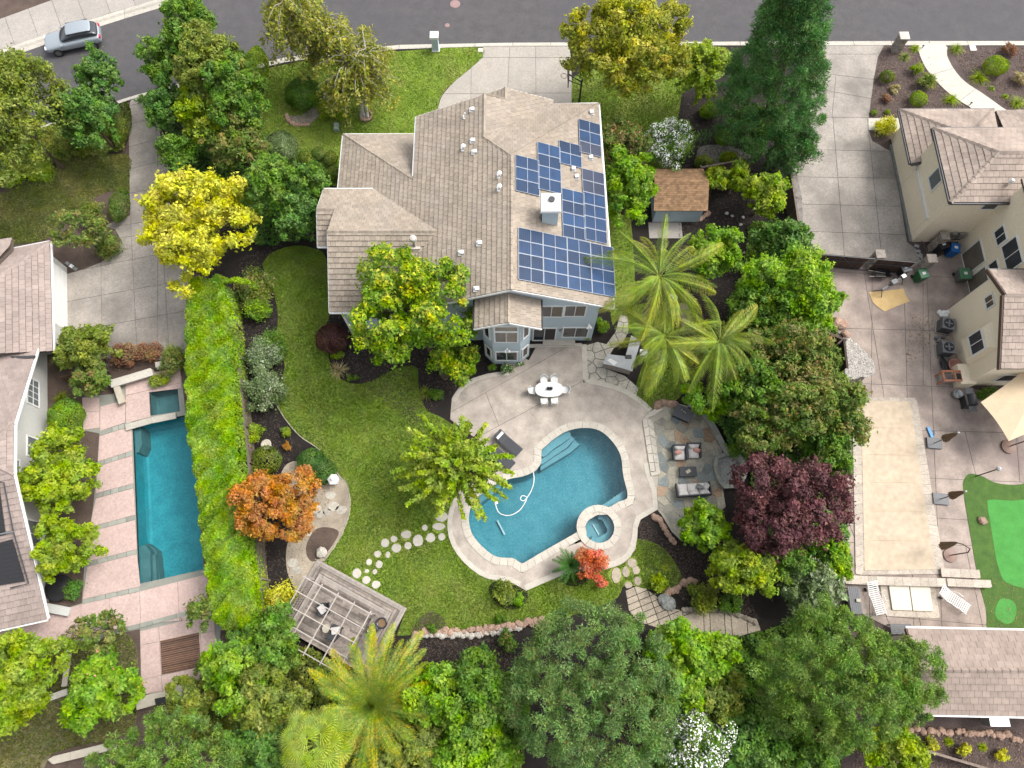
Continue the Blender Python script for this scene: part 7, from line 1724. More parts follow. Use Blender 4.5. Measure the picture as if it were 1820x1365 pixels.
chaise(1557,1064,-78+180+180,'white slatted chaise lounge left of the ivory spa cover'); chaise(1696,1066,-38,'white slatted chaise lounge right of the ivory spa cover')
for k,(x,y,sx,sy,rz,lab) in enumerate(((1520,1067,.68,1.55,.05,'dark slatted bench left of the white chaise lounge'),(1602,1118,1.25,.6,0,'dark grey bench against the pavilion wall'))):
    c=G(x,y,.45); t=thing('bench',lab,'bench',(c.x,c.y,.05)); n=6
    for j in range(n):
        MB().box((c.x+(-sx/2+sx*(j+.5)/n if k==0 else 0),c.y+(0 if k==0 else -sy/2+sy*(j+.5)/n),.44),((sx/n-.012) if k==0 else sx,sy if k==0 else sy/n-.012,.03),).build('slat',M['ac_grey'],t)
    for a in (-1,1):
        for b in (-1,1): MB().box((c.x+a*(sx/2-.06),c.y+b*(sy/2-.06),.22),(.06,.06,.42)).build('leg',M['metal_dark'],t)
o=MB().box((0,0,.03),(.25,.18,.06)).build('small_box',M['lime_stone']); c=G(1525,1067,.5); o.location=(c.x,c.y,.51); put(o,'small cream box on the dark slatted bench','box')
for px,py,lab in ((1638,86,'small black path light at the top of the curved walk'),(1723,187,'small black path light halfway along the curved walk'),(1555,229,'small black path light by the short entry walk')):
    c=G(px,py); o=MB().lathe((0,0,0),[(.03,0),(.03,.25),(.09,.27),(.02,.33)],8).build('path_light',M['black']); o.location=(c.x,c.y,.02); put(o,lab,'path light')
# ---------------- left lot walls
lowwall('pale concrete raised planter wall behind the west spa',[(196,678),(230,668),(270,656)],.45,.6,'concrete_light',z0=0,L=2.0); lowwall('short pale planter wall at the hedge end of the west spa',[(278,646),(296,642)],.4,.6,'concrete_light',L=1.0)
lowwall('pale raised beam between west spa and pool with two spouts',[(222,755),(262,743),(312,733)],.42,.22,'curbstone',L=1.2)
MB_=lowwall('pale post-like wall end beside the west terrace bed',[(209,676),(222,714)],.4,.55,'lime_stone',L=1.2)
lowwall('tan retaining wall at the bottom left corner',[(86,1350),(90,1345),(140,1333),(205,1317)],.42,.35,'lime_stone',L=1.0); lowwall('tan retaining wall between the bed and dry grass on the left',[(128,1148),(118,1220)],.3,.3,'lime_stone',L=1.0); lowwall('pale low wall below the lime tree on the left',[(84,1236),(118,1224)],.35,.3,'concrete_light',L=1.0)
lowwall('pale low wall segment at the white wall south of the grey house',[(84,1072),(126,1080)],.5,.4,'wall_grey',L=1.0)
c=G(105,1045,.3); o=MB().lathe((0,0,0),[(.7,0),(.8,.35),(.75,.5),(.1,.56)],18).build('black_cover',M['black'],None,True); o.location=(c.x,c.y,0); put(o,'black domed cover in the dark bed by the grey house','equipment cover')
dm=thing('timber_platform','square brown slatted timber inset in the pink slab','deck',tuple(G(320,1163)))
A=[Vector((*p,0)) for p in GP([(285,1139),(353,1124),(357,1185),(288,1199)],.08)]
for k in range(16):
    a=A[0].lerp(A[3],(k+.06)/16);b=A[1].lerp(A[2],(k+.06)/16);c=A[1].lerp(A[2],(k+.94)/16);d=A[0].lerp(A[3],(k+.94)/16)
    MB().prism([(v.x,v.y) for v in (a,b,c,d)],.04,.095).build('slat',M['wood_brown'],dm)
wf=thing('stone_counter','pale stone counter with a dark grill at the south edge of the pink slab','counter',tuple(G(290,1245)))
for q in ([(240,1240),(283,1230),(285,1250),(243,1262)],[(283,1230),(308,1226),(310,1245),(285,1251)],[(306,1222),(334,1216),(336,1243),(309,1250)],[(303,1213),(332,1207),(334,1216),(305,1222)]): MB().prism(GP(q,.6),0,.6+rng.uniform(0,.02)).build('stone_block',M['lime_stone'],wf)
MB().prism(GP([(275,1242),(293,1238),(295,1250),(277,1253)],.66),.6,.68).build('grill',M['grill'],wf)
ip=thing('garden_steps_posts','dark red-brown wooden screen beside the raised planter','screen',tuple(G(205,660)))
for k in range(9): q=G(110+k*9,672-k*2.0,.9); MB().box((q.x,q.y,.6),(.25,.04,1.0)).build('board',M['wood_brown'],ip)
lad=thing('window_well','small white-framed black well cover by the garage corner','well cover',tuple(G(128,474)))
for k in range(3): q=G(120+k*7,468+k*5,.1); MB().box((q.x,q.y,.1),(.3,.24,.08),rz=-.6).build('panel',M['white' if k==1 else 'rock_grey'],lad)
# ================================================================== PLANTS
T=tree
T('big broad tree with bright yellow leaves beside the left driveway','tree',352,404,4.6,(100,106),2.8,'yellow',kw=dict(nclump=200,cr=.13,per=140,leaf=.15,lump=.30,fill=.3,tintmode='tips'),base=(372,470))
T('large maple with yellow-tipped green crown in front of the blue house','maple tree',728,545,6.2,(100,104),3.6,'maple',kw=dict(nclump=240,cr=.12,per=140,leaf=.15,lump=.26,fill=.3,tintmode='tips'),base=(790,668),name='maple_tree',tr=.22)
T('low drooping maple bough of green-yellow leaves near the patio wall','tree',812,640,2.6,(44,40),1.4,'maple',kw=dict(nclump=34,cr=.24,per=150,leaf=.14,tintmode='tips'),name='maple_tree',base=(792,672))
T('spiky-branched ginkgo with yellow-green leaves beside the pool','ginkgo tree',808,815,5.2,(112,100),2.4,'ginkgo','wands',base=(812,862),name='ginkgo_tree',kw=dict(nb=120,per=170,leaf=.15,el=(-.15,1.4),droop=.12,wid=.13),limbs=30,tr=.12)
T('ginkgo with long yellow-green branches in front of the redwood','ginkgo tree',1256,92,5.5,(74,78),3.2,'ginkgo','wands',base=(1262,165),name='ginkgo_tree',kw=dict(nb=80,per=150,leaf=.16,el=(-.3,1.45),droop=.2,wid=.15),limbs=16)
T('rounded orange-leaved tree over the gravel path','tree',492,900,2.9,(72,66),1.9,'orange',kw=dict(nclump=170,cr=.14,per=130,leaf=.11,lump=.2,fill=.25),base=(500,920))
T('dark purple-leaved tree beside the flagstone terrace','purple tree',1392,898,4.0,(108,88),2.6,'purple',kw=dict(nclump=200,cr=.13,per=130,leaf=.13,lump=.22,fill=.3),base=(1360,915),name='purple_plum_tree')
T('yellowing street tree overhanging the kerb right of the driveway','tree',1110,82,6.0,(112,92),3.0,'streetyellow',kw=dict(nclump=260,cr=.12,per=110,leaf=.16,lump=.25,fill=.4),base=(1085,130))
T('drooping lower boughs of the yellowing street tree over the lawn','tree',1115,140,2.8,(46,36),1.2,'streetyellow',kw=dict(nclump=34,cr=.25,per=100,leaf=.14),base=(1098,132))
# redwood: tall cone of dense sprays
def redwood():
    b=G(1352,255); H_=16.0; g_=nrng(); cs=[]
    for k in range(480):
        t=g_.random()**.8; z=1.5+t*(H_-1.7); r=(4.2*(1-t)**.7+.3)*g_.uniform(.55,1.0); a=g_.uniform(0,6.283); cs.append((r*math.cos(a)-.15*z,r*math.sin(a),z-r*.15))
    t=thing('redwood_tree','tall dark green redwood rising past the top of the picture','redwood tree',(b.x,b.y,0))
    me,cc=crown_pine('crown',(b.x,b.y,0),(1,1,1),LM['redwood'],centres=np.array(cs),cr=.55,per=190,leaf=.22,w=.026); link('crown',me,t); MB().tube([b,(b.x-1.2,b.y,H_*.5),(b.x-2.2,b.y,H_-.4)],[.42,.3,.05],10).build('trunk',M['bark'],t,True)
redwood()
T('dark green conifer bush under the redwood beside the driveway','conifer',1395,262,2.6,(50,48),1.9,'redwood','pine',name='conifer_bush',kw=dict(nclump=80,cr=.24,per=120,leaf=.26,w=.03))
T('small dark green tree under the left side of the redwood','tree',1345,225,2.4,(40,44),1.6,'dark',kw=dict(nclump=50,cr=.24,per=130,leaf=.13))
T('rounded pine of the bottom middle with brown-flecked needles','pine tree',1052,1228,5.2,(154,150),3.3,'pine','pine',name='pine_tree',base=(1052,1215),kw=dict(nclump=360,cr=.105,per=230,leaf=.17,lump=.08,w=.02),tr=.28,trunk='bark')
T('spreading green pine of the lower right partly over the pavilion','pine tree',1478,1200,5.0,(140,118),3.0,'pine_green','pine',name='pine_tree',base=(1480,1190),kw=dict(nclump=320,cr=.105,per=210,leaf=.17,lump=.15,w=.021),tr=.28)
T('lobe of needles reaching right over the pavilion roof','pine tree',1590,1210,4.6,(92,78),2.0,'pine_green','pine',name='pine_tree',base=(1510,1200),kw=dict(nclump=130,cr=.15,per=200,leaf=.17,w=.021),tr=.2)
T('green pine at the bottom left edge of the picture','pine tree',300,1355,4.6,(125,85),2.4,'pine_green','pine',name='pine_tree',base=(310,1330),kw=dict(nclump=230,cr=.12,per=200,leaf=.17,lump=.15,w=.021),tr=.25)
# birches
def birch(px,py,zc,rpx,rz,base,label,n,sd=0,stems=3):
    c=G(px,py,zc); s=S(c); r=rpx/s; b=G(*base); t=thing('birch_tree',label,'birch tree',(b.x,b.y,0)); g_=nrng(); P=[];tt=[]; tw=MB(); st=MB()
    for k in range(stems):
        e=Vector((c.x+g_.uniform(-.5,.5)*r*.8,c.y+g_.uniform(-.4,.6)*r*.7,zc+rz*.7)); o=Vector((b.x+(k-1)*.25,b.y,0)); m_=o.lerp(e,.5)+Vector((0,0,.5)); st.tube([o,m_,e],[.13,.09,.03],7)
        for j in range(n//stems):
            u=g_.uniform(.35,1); q=o.lerp(m_,u*2) if u<.5 else m_.lerp(e,u*2-1); a=g_.uniform(0,6.283); l=r*g_.uniform(.35,1.0)*(1.15-u*.5); d=Vector((math.cos(a),math.sin(a),.35))
            pts=[q,q+d*l*.5+Vector((0,0,.15)),q+d*l+Vector((0,0,-l*.25)),q+d*l*1.1+Vector((0,0,-l*.25-g_.uniform(.5,1.6)))]
            tw.tube(pts,[.03,.02,.012,.006],4,False)
            for w_ in range(80):
                f=g_.uniform(.5,3); i=min(2,int(f)); p=pts[i].lerp(pts[i+1],f-i); P.append((p.x+g_.normal()*.16,p.y+g_.normal()*.16,p.z-abs(g_.normal())*.25)); tt.append(g_.random())
    P=np.array(P); Nn=unit(g_.normal(size=P.shape)+np.array([0,0,.5])); Tt,B=frame(Nn,g_); q=.13*g_.uniform(.7,1.4,len(P)); link('crown',leafmesh('crown',P,Tt*(q*.8)[:,None],B*(q*.5)[:,None],np.array(tt),LM['birch']),t)
    st.build('trunk',M['bark_white'],t,True); tw.build('branch',M['bark_white'],t,True)
birch(545,40,7.0,78,3.2,(562,112),'tall white-stemmed birch standing at the kerb of the front lawn',150)
birch(645,120,4.2,78,1.8,(648,208),'sparse drooping birch with bare white twigs over the front lawn',150,stems=3)
birch(600,90,5.0,50,2.2,(562,114),'middle birch crown leaning over the front lawn',60,stems=2)
# palms
palm('tallest queen palm with arching fronds nearest the solar roof',1172,492,6.5,134,'palm',(1136,584),n=24,azs=[R(a) for a in (152,205,238,85,60,-8,-35,-75,-100,180,120,20,270,100,-55)],el=(-.25,.9))
palm('lower queen palm with drooping green fronds above the palm lawn',1180,600,5.0,120,'palm',(1160,680),n=22,azs=[R(a) for a in (190,215,245,265,290,-15,-45,20,-75,160,100,60,230,130)],el=(-.35,.9))
palm('queen palm with fronds spreading right over the shrubs',1278,608,5.2,114,'palm',(1290,690),n=22,azs=[R(a) for a in (-10,-35,-60,-95,-120,-150,170,25,60,90,130,200,230)],el=(-.35,.9))
palm('stout date palm with stiff yellow-tipped fronds at the bottom',668,1252,3.0,150,'date',(672,1275),n=54,width=.46,npair=52,el=(-.2,1.15),rise=.62,droop=.60,hang=.02,lw=.034,trr=.4,yel=.30,name='date_palm',vshape=.35)
def fanpalm():
    c=G(562,1322,5.2); b=G(580,1332); t=thing('fan_palm','bright green fan palm with round fringed leaves at the bottom','fan palm',(b.x,b.y,0)); g_=nrng()
    for i in range(19):
        a=2*math.pi*i*.381966*1.0+g_.uniform(-.2,.2); e=1.1-1.25*(i/19)**.8; d=np.array([math.cos(a)*math.cos(e),math.sin(a)*math.cos(e),math.sin(e)]); pl_=1.35*g_.uniform(.85,1.1)*(1-.35*max(0,e)); cen=d*pl_
        side=unit(np.cross(d,[0,0,1.])); upv=np.cross(side,d); P=[];T_=[];B=[];tt=[]
        hd=unit(np.array([d[0],d[1],.0])); fd=unit(hd+np.array([0,0,.35*math.sin(e)-.12])); upv=unit(np.cross(side,fd)); upv=upv if upv[2]>0 else -upv; R_=.74*g_.uniform(.8,1.1); nf=40
        for k in range(nf):
            th=R(-150+300*k/(nf-1)); dd=unit(fd*math.cos(th)+side*math.sin(th)+upv*(.22-.1*math.cos(th))); L=R_*(1-.10*abs(th)/2.6)*g_.uniform(.92,1.05)
            for (u0,u1,wd) in ((.05,.66,.040),(.6,1.04,.022)):
                p0=cen+dd*L*u0; p1=cen+dd*L*u1-np.array([0,0,.08*(u1>1)]); P.append((p0+p1)/2);T_.append((p1-p0)*.55); B.append(unit(np.cross(dd,upv+(.5 if k%2 else -.5)*np.cross(dd,upv)))*wd*(1.25 if u0<.1 else 1.0)); tt.append((.12 if k%2 else .38)+.4*u0+.15*g_.random())
        P.append(cen*.5);T_.append(cen*.5);B.append(side*.03);tt.append(.5)
        link('frond',leafmesh('frond',np.array(P)+np.array(c),np.array(T_),np.array(B),np.array(tt),LM['fan']),t)
    MB().tube([b,b.lerp(c,.5),c],[.28,.22,.2],10).build('trunk',M['bark_grey'],t,True)
fanpalm()
palm('dark green sago cycad at the rim of the spa deck',1014,1006,.75,36,'cycad',(1014,1008),n=34,width=.2,npair=34,el=(.0,1.2),rise=.5,droop=.7,hang=0,lw=.014,trr=.14,yel=.1,name='sago_cycad',cat='cycad')
T('small red-orange japanese maple beside the sago cycad','maple tree',1053,1003,1.3,(23,33),.9,'red',kw=dict(nclump=36,cr=.26,per=110,leaf=.09,lump=.35),name='japanese_maple',base=(1048,1012),tr=.05)
T('low red-orange tuft of maple leaves on the grass edge','maple tree',1070,1038,.5,(9,9),.35,'red',kw=dict(nclump=8,cr=.4,per=60,leaf=.08),name='japanese_maple',tr=.02,limbs=2)
# clipped hedge: long box of leaves
def hedge():
    t=thing('clipped_hedge','long bright green clipped hedge between the west pool and the fence','hedge',tuple(G(385,800)))
    Lp=[(326,490),(320,560),(322,640),(324,700),(322,760),(330,800),(338,850),(342,900),(348,960),(358,1020),(362,1080),(380,1122)]; Rp=[(400,500),(406,560),(411,620),(415,700),(421,760),(427,840),(433,900),(440,960),(447,1020),(453,1080),(448,1110)]
    top=3.0; g_=nrng(); P=[];N_=[];tt=[]
    def interp(pts,y):
        for i in range(len(pts)-1):
            if pts[i][1]<=y<=pts[i+1][1]: f=(y-pts[i][1])/(pts[i+1][1]-pts[i][1]); return pts[i][0]+(pts[i+1][0]-pts[i][0])*f
        return pts[-1][0]
    n=120000; ys=g_.uniform(492,1118,n); us=g_.uniform(0,1,n); pts=[]
    for y,u in zip(ys[:n],us[:n]):
        xl=interp(Lp,y);xr=interp(Rp,y); x=xl+(xr-xl)*u
        e=min(u,1-u)*2; z=top-.9*(1-min(1,e*3.2))**2-.9*max(0,(y-1080)/40)**2+.28*math.sin(x*.11+y*.05)*math.sin(y*.075)+.18*math.sin(y*.19+x*.2)
        pts.append((x,y,max(.4,z-abs(g_.normal())*.14)))
    pts=np.array(pts); u=(pts[:,0]-910)/FPX; v=-(pts[:,1]-682.5)/FPX; dy=v*math.cos(TH)+math.sin(TH); dz=v*math.sin(TH)-math.cos(TH); t_=(top-CAMH)/dz
    P=np.c_[t_*u,t_*dy,pts[:,2]]
    # sides: drop some leaves down the flanks
    m=g_.random(len(P))<.25; e=np.minimum(us,1-us)<.06; e2=(np.minimum(us,1-us)<.13)&(g_.random(len(P))<.45); k=e|e2; P[k,2]=g_.uniform(.1,1,k.sum())*P[k,2]
    Nn=unit(g_.normal(size=P.shape)*.55+np.array([0,0,1])); T_,B=frame(Nn,g_); s=.10*g_.uniform(.7,1.4,len(P))
    tt=np.clip(.45+.18*np.sin(P[:,0]*2+P[:,1])*np.sin(P[:,1]*1.7)+.2*g_.normal(size=len(P)),0,.99)
    link('foliage',leafmesh('foliage',P,T_*(s*.9)[:,None],B*(s*.42)[:,None],tt,LM['hedge']),t)
    st=MB()
    for y in range(505,1100,38):
        x=(interp(Lp,y)+interp(Rp,y))/2; q=G(x,y,top); st.tube([(q.x,q.y,0),(q.x+.1,q.y,1.2),(q.x,q.y,2.3)],[.07,.05,.02],6,False)
    st.build('stem',M['bark'],t)
hedge()
B=lambda **k:k
rows=[
('dark green tree at the top overhanging the street corner',338,50,5.5,(40,60),2.6,'green'),
('round green tree crown left of the street-corner group',300,112,4.5,(42,44),2.0,'green'),
('olive-green tree in the middle of the street-corner group',372,120,5.2,(56,62),2.6,'olive'),
('dark green tree behind the front lawn hedge',420,165,4.5,(50,70),2.4,'green'),
('grey-green small tree beside the left driveway top',296,190,3.6,(38,44),1.7,'dark'),
('yellow-green bushy tree over the middle driveway edge',372,205,3.6,(56,46),1.9,'lime'),
('small green tree leaning over the driveway bend',318,275,2.6,(36,32),1.3,'green'),
('reddish-green tree between driveway and front lawn',425,262,3.2,(58,50),1.7,'redgreen'),
('broad green tree touching the north-west roof corner',498,335,3.8,(72,52),2.2,'green'),
('dark green tree against the west gable of the blue house',530,378,3.2,(46,42),1.7,'dark'),
('big olive street tree at the left edge of the picture',22,205,5.8,(76,118),3.4,'olive'),
('dark spreading tree left of the driveway mouth',158,208,3.6,(60,50),2.1,'dark'),
('upper dark tree standing at the kerb on the left',176,140,4.2,(38,36),2.0,'dark'),
('small airy red-and-green tree at the grey garage corner',142,412,2.6,(54,40),1.4,'redgreen'),
('feathery grey-green shrub tree south of the left driveway',155,615,2.6,(46,44),1.5,'olive'),
('brownish-green bush beside the raised planter',165,672,1.8,(44,30),1.1,'redgreen'),
('citrus tree with glossy yellow-green leaves beside the west terrace, larger one',105,845,3.0,(66,66),1.8,'lime'),
('citrus tree with glossy yellow-green leaves beside the west terrace, smaller one',116,972,2.8,(50,48),1.6,'lime'),
('yellow-green tree at the left edge below the pink terrace',32,1200,3.6,(62,82),2.2,'lime'),
('sparse reddish tree in the dry lower-left bed',182,1118,2.8,(46,34),1.3,'redgreen'),
('light green flowering tree in the dry lower-left lawn',178,1225,2.8,(62,58),1.6,'bright'),
('thin reddish sapling at the corner of the pink slab',358,1082,2.4,(30,34),1.2,'redgreen'),
('wispy reddish sapling south of the timber inset',372,1190,1.8,(26,22),1.0,'redgreen'),
('green tree spilling over the timber deck corner',478,1140,3.2,(58,46),1.9,'green'),
('bushy green-yellow tree left of the date palm',430,1190,3.4,(62,60),2.0,'bright'),
('bushy green tree below the terrace bed',472,1245,3.4,(60,56),2.0,'olive'),
('dark shrub tucked between the green tree and the round pine',905,1290,2.2,(34,60),1.2,'green'),
('green shrub mass between pine and fan palm',460,1320,3.0,(56,50),1.8,'dark'),
('light green bushy tree right of the date palm',790,1235,3.6,(64,56),2.0,'bright'),
('mid-green bushy tree below the dark slope bed',858,1235,3.8,(62,62),2.2,'green'),
('green-yellow bushy tree at the bottom edge, left of the pine',835,1322,3.6,(70,62),2.1,'bright'),
('green bushy tree right of the fan palm',735,1335,3.2,(58,48),1.9,'olive'),
('lime-green tree beside the east wall of the blue house',1118,335,3.2,(46,66),2.0,'bright'),
('pink-flowered crape myrtle between lawn and blue house',1105,262,2.8,(46,44),1.6,'redgreen'),
('yellow-green fruit tree in the dark bed behind the palms',1268,448,3.0,(46,44),1.6,'bright'),
('small yellow-green tree right of the shed, left of three',1272,318,2.0,(22,24),1.0,'lime'),
('small yellow-green tree right of the shed, middle of three',1310,314,2.0,(24,24),1.0,'lime'),
('yellow-green tree in front of the redwood bush',1362,345,2.6,(42,42),1.5,'lime'),
('dark green bush above the gate corner',1395,428,2.6,(52,38),1.5,'dark'),
('large mid-green tree beside the right patio',1400,505,4.2,(76,62),2.4,'bright'),
('green tree spilling toward the gate and patio',1440,540,4.0,(48,56),2.2,'bright'),
('broad dark green tree right of the palms',1350,540,3.6,(52,52),2.0,'green'),
('mixed red and green bush beside the pebble fan',1400,630,3.8,(84,52),2.2,'redgreen'),
('red-tinged green tree overhanging the covered pool',1440,720,4.0,(88,66),2.3,'redgreen'),
('dense green tree between palms and terrace wall',1335,690,3.4,(62,54),2.0,'green'),
('green bush behind the fire table',1262,712,2.2,(44,30),1.2,'bright'),
('reddish-green tree behind the terrace seat wall',1352,770,3.2,(58,50),1.8,'redgreen'),
('green tree behind the purple tree by the covered pool',1470,800,3.0,(40,54),1.8,'green'),
('bright green shrub tree at the foot of the flagstone terrace',1250,935,2.2,(44,40),1.3,'bright'),
('yellow-green shrub tree below the purple tree',1318,1010,2.8,(60,48),1.6,'lime'),
('green clipped shrub between purple tree and covered pool',1482,985,2.0,(30,46),1.2,'bright'),
('white-flecked green bush above the lower right pine',1448,1050,2.2,(62,36),1.3,'greywhite'),
('dark green bush right of the yellow-green shrub tree',1400,1000,2.4,(44,34),1.4,'green'),
('light green willowy bush right of the round pine',1222,1170,3.6,(76,60),2.0,'bright'),
('olive bush between the two pines',1262,1240,2.8,(50,40),1.5,'olive'),
('dark green bush at the bottom between the pines',1345,1310,2.8,(58,50),1.6,'dark'),
('yellowish shrub at the bottom edge right of centre',1590,1335,2.4,(56,36),1.4,'lime'),
('green shrub at the bottom under the lower right pine',1440,1350,2.2,(50,34),1.3,'green'),
('green climber bush at the far bottom left of the slab',345,1245,2.4,(46,34),1.3,'olive'),
]
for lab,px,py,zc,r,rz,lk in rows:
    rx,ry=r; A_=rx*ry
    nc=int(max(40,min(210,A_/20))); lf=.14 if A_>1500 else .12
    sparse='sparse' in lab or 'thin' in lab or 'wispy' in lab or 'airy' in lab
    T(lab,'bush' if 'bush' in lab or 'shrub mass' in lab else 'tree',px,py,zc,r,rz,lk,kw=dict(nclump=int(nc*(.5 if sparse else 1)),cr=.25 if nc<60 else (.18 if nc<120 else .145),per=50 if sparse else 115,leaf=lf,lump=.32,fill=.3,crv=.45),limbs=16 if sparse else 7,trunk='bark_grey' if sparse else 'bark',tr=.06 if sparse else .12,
      flowers=LM['pinkfl'] if 'pink-flowered' in lab or 'flowering' in lab else None,fn=420 if 'pink-flowered' in lab else 40)
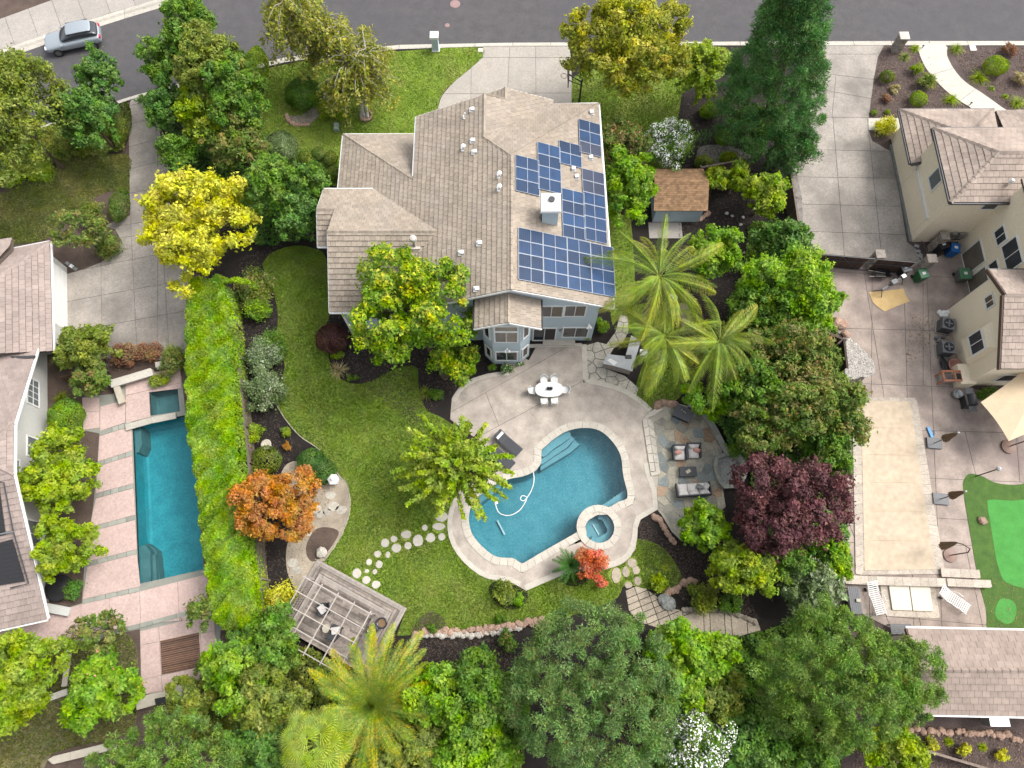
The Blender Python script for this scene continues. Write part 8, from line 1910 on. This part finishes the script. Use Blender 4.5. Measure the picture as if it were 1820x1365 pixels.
# flowering oleanders
T('rounded oleander covered in white flowers beside the shed','oleander',1190,256,2.0,(48,48),1.6,'green',name='oleander',kw=dict(nclump=60,cr=.24,per=170,leaf=.12),flowers=LM['whitefl'],fn=6500)
T('tall oleander covered in white flowers at the bottom between the pines','oleander',1232,1318,3.0,(62,62),1.9,'green',name='oleander',kw=dict(nclump=70,cr=.22,per=170,leaf=.12),flowers=LM['whitefl'],fn=6500)
shr=[
('dome-clipped green shrub on the front lawn left of the dry creek',540,166,(33,33),1.6,'green',.07,True),
('long green and yellow shrub right of the dry creek',588,196,(30,20),1.0,'lime',.08,False),
('round cream-topped shrub at the lawn corner',499,262,(30,32),1.7,'greywhite',.07,True),
('small clipped ball, left of the cluster by the roof corner',542,282,(15,14),.9,'olive',.06,True),
('small clipped ball, upper right of the cluster by the roof corner',588,282,(12,16),.9,'olive',.06,True),
('small clipped ball, lower right of the cluster by the roof corner',592,308,(13,14),.9,'olive',.06,True),
('small clipped ball, largest of the cluster by the roof corner',551,305,(22,18),1.0,'green',.06,True),
('pinkish ball shrub at the top of the cluster by the roof corner',566,274,(13,13),.9,'redgreen',.06,True),
('tall rounded yellow-green hedge end beside the front lawn',456,118,(20,38),2.2,'lime',.08,True),
('clipped strip hedge along the left driveway',216,222,(14,46),1.4,'olive',.08,True),
('brown-green hedge block along the left lawn edge',212,365,(16,34),1.4,'redgreen',.08,True),
('round brownish shrub beside the hedge block',164,378,(24,26),1.3,'redgreen',.08,False),
('long reddish hedge curving round the driveway bed',190,438,(26,24),1.3,'redgreen',.08,False),
('tan feathery grasses at the upper left lawn',128,255,(24,22),1.0,'olive',.09,False),
('low green ground shrub at the left lawn corner',70,308,(28,20),.8,'lime',.08,False),
('second low green ground shrub at the left lawn corner',22,318,(24,18),.8,'lime',.08,False),
('round lime-green shrub by the grey house window',118,740,(30,32),1.8,'hedge',.07,True),
('small lime shrub at the garage wall',112,640,(18,18),1.2,'hedge',.08,False),
('reddish shrub row behind the west spa, left part',225,630,(32,20),1.2,'reddish',.08,False),
('reddish shrub row behind the west spa, right part',268,625,(26,16),1.2,'reddish',.08,False),
('green-brown shrub at the hedge foot behind the west spa',306,640,(22,30),1.6,'redgreen',.08,False),
('dark green grassy mound by the black cover',128,1048,(18,20),.9,'dark',.08,False),
('small green-yellow bed shrub at the terrace corner',282,676,(20,12),.7,'lime',.07,False),
('round dark shrub beside the fence, highest in the bed',452,515,(34,40),1.8,'redgreen',.09,False),
('bright green shrub next to the fence in the west bed',458,548,(26,24),1.4,'bright',.08,False),
('white-dusted shrub in the west bed',466,632,(34,30),1.6,'greywhite',.08,False),
('large grey-green shrub at the lawn bend in the west bed',468,690,(40,44),1.8,'greywhite',.09,False),
('green shrub between the white-dusted shrubs and the lawn',484,612,(24,26),1.3,'green',.08,False),
('small yellow-green shrub above the bird bath',455,772,(18,18),1.0,'lime',.08,False),
('olive square-clipped shrub below the bird bath',472,818,(28,26),1.2,'olive',.08,True),
('olive shrub against the fence near the orange tree',450,840,(18,20),1.1,'olive',.08,False),
('dark green clipped double mound beside the stone lantern',554,820,(26,24),1.1,'dark',.06,True),
('second lobe of the dark clipped mound nearest the lantern',574,838,(24,24),1.1,'dark',.06,True),
('tiny yellow-green plant in the west bed',504,768,(11,12),.5,'lime',.07,False),
('tiny orange plant in the west bed',510,793,(10,8),.5,'orange',.07,False),
('maroon ball shrub at the lawn edge by the big maple',590,602,(29,28),1.6,'maroonball',.06,True),
('small yellow-olive shrub below the maroon ball',599,630,(13,9),.6,'lime',.06,True),
('low green groundcover in the maple bed',625,670,(12,7),.35,'green',.06,False),
('bright yellow shrub at the left corner of the deck',500,1062,(32,28),1.8,'yellow',.09,False),
('bright yellow shrub lobe left of the pergola',472,1100,(20,16),1.4,'yellow',.09,False),
('dark clipped shrub in the black bed under the ginkgo',1262,196,(16,15),.9,'olive',.06,True),
('round lime shrub in the black bed under the ginkgo',1258,198,(15,15),.9,'lime',.06,True),
('round olive shrub right of the lime ball',1288,184,(12,13),.8,'olive',.06,True),
('bright green round shrub above the pebble bed',1286,244,(15,17),.9,'bright',.06,True),
('low grey-green shrub at the pebble bed',1250,285,(22,12),.7,'olive',.07,False),
('yellow-green shrub along the pebble bed fence',1292,278,(22,9),.6,'lime',.07,False),
('small shrub at the corner of the blue house wall',1072,577,(12,14),.7,'bright',.07,False),
('tiny green shrub at the corner of the lower window',1043,600,(7,6),.4,'lime',.06,False),
('green plant under the bay window',875,656,(9,9),.5,'green',.07,False),
('white-flowered plant under the bay window, larger',900,655,(13,11),.6,'green',.07,False),
('white-flowered plant under the bay window, smaller',923,646,(7,6),.4,'green',.07,False),
('ornamental brown-tipped grass mound in the lawn bed',896,1052,(20,22),.9,'olive',.08,False),
('bright green shrub beside the grass mound',918,1066,(13,14),.6,'bright',.07,False),
('green and yellow shrub beside the paved walk',1172,1035,(18,20),.8,'lime',.08,False),
('airy shrub in the dark bed above the paved walk',1250,1060,(30,30),1.1,'olive',.08,False),
('second airy green shrub right of the paved steps',1300,1072,(26,18),.9,'green',.08,False),
('small green plant in the round lawn bed',768,1117,(14,8),.4,'green',.06,False),
('red-flowered shrub at the end of the dark slope bed',902,1136,(20,18),.8,'green',.07,False),
('small green plant on the dark slope',838,1155,(8,7),.35,'lime',.06,False),
('dark green shrub tucked left of the round pine',890,1100,(10,8),.5,'green',.07,False),
('groundcover by the barbecue under the beige umbrella',1760,702,(28,12),.5,'green',.08,False),
('yellow-leaved shrub on the short entry walk',1575,225,(22,20),.9,'yellow',.07,False),
('round lime shrub on the far right of the front bed',1770,117,(22,19),1.2,'lime',.06,True),
('round lime shrub at the centre of the front bed',1633,176,(15,16),.9,'lime',.06,True),
('olive shrub at the left of the front bed',1577,136,(13,12),.8,'olive',.06,True),
('olive shrub near the curved walk in the front bed',1648,143,(15,16),.9,'olive',.07,False),
('green shrub near the curved walk in the front bed',1629,123,(13,11),.7,'lime',.07,False),
('tan dried shrub in the front bed',1592,158,(9,9),.5,'tan',.07,False),
('dark red dried shrub in the front bed',1573,174,(10,10),.5,'reddish',.07,False),
('tiny lime shrub by the entry walk, left',1554,200,(6,6),.35,'lime',.05,True),
('tiny lime shrub by the entry walk, right',1577,199,(5,5),.35,'lime',.05,True),
('rust-coloured shrub in the upper right bed',1795,89,(14,12),.6,'reddish',.07,False),
('orange-red shrub at the end of the curved walk',1802,208,(12,10),.6,'red',.07,False),
('brown shrub on the right edge of the upper bed',1815,140,(14,14),.7,'tan',.07,False),
('bright yellow shrub in the bottom right bed, first from the left',1655,1322,(12,12),.6,'yellow',.07,False),
('bright yellow shrub in the bottom right bed, largest',1712,1330,(14,13),.7,'yellow',.07,False),
('bright yellow shrub in the bottom right bed, nearest the corner',1781,1342,(12,11),.6,'yellow',.07,False),
('yellow-green shrub at the pine foot in the bottom right',1606,1312,(14,12),.7,'lime',.07,False),
('dark shrub between the garage bed and the seat wall',1300,800,(16,14),.8,'green',.07,False),
('small shrub in the mulch under the ginkgo near the patio',778,702,(18,12),.6,'green',.08,False),
]
for lab,px,py,r,h,lk,lf,ball in shr:
    fl=LM['whitefl'] if 'white-flowered' in lab else (LM['pinkfl'] if 'red-flowered' in lab else None)
    nm='clipped_shrub' if ball else ('flowering_shrub' if fl else 'shrub')
    shrub(lab,px,py,r,h,lk,name=nm,leaf=lf,ball=ball,flowers=fl,fn=90 if fl else 0)
for lab,px,py,r,lk in (('pale spiky grass clump in the maple bed',603,660,20,'tan'),('fine grass clump at the patio edge under the maple',757,700,17,'olive'),('yellow spiky grass by the curved walk, left of two',1688,180,18,'lime'),('yellow spiky grass by the curved walk, right bed',1738,140,20,'lime'),('yellow spiky grass at the top of the right bed',1698,90,15,'lime'),('yellow spiky grass at the lower end of the right bed',1806,185,17,'lime'),('grey-green tuft behind the stone pillar',1607,103,12,'olive'),('lime tuft near the kerb in the front bed',1625,88,11,'lime'),('small lime tuft in the right bed',1762,158,6,'lime'),('small lime tuft lower in the right bed',1786,173,7,'lime'),('yellow tuft in the bottom right bed, second',1685,1318,10,'lime'),('yellow tuft in the bottom right bed, fourth',1745,1328,9,'lime'),('spiky grey grass in the lower-left bed',98,1170,14,'olive'),('purple-tinted grass clump beside the left planter',110,708,16,'olive'),('yellow-flowered tuft in the lawn by the stone edging',1182,1010,9,'lime'),):
    tuft(lab,px,py,r,lk)
# low ground cover filling the slopes where nothing single can be picked out
def cover(name,poly,n,leafk,h=.5,leaf=.12):
    g_=nrng(); Q=GP(poly,0); xs=[p[0] for p in Q];ys=[p[1] for p in Q]; P=[]
    while len(P)<n:
        for p in g_.uniform((min(xs),min(ys)),(max(xs),max(ys)),(3000,2)):
            if inside(p,Q): P.append(p)
            if len(P)>=n: break
    P=np.array(P); z=h*(.4+.35*np.sin(P[:,0]*2.1+np.sin(P[:,1]*1.7))*np.sin(P[:,1]*1.9)+.25*np.sin(P[:,0]*4.3+P[:,1]*3.7))+g_.random(n)*h*.35
    P=np.c_[P,np.maximum(.03,z)]; Nn=unit(g_.normal(size=P.shape)*.5+np.array([0,0,1])); T_,B=frame(Nn,g_); s=leaf*g_.uniform(.6,1.3,n)
    o=link(name,leafmesh(name,P,T_*(s*.8)[:,None],B*(s*.5)[:,None],np.clip(.5+.2*np.sin(P[:,0]*3)+.25*g_.normal(size=n),0,.99),LM[leafk])); o['kind']='stuff'
cover('ground_cover',[(400,1140),(560,1150),(620,1200),(760,1220),(900,1210),(930,1380),(420,1380),(330,1290)],26000,'olive',.9)
cover('ground_cover',[(1150,1120),(1320,1130),(1500,1080),(1520,1290),(1480,1380),(1150,1380),(1130,1200)],26000,'green',.8)
cover('ground_cover',[(1240,690),(1500,690),(1500,1000),(1350,1000),(1330,830),(1290,790)],20000,'dark',.8)
cover('ground_cover',[(1330,400),(1420,400),(1480,590),(1500,690),(1300,690),(1300,600)],18000,'green',.8)
cover('ground_cover',[(240,180),(470,130),(460,240),(600,300),(570,340),(560,430),(460,440),(330,300),(275,200)],22000,'dark',.7)
cover('ground_cover',[(-10,240),(90,230),(210,200),(228,270),(100,290),(30,330),(-10,340)],12000,'olive',.5)
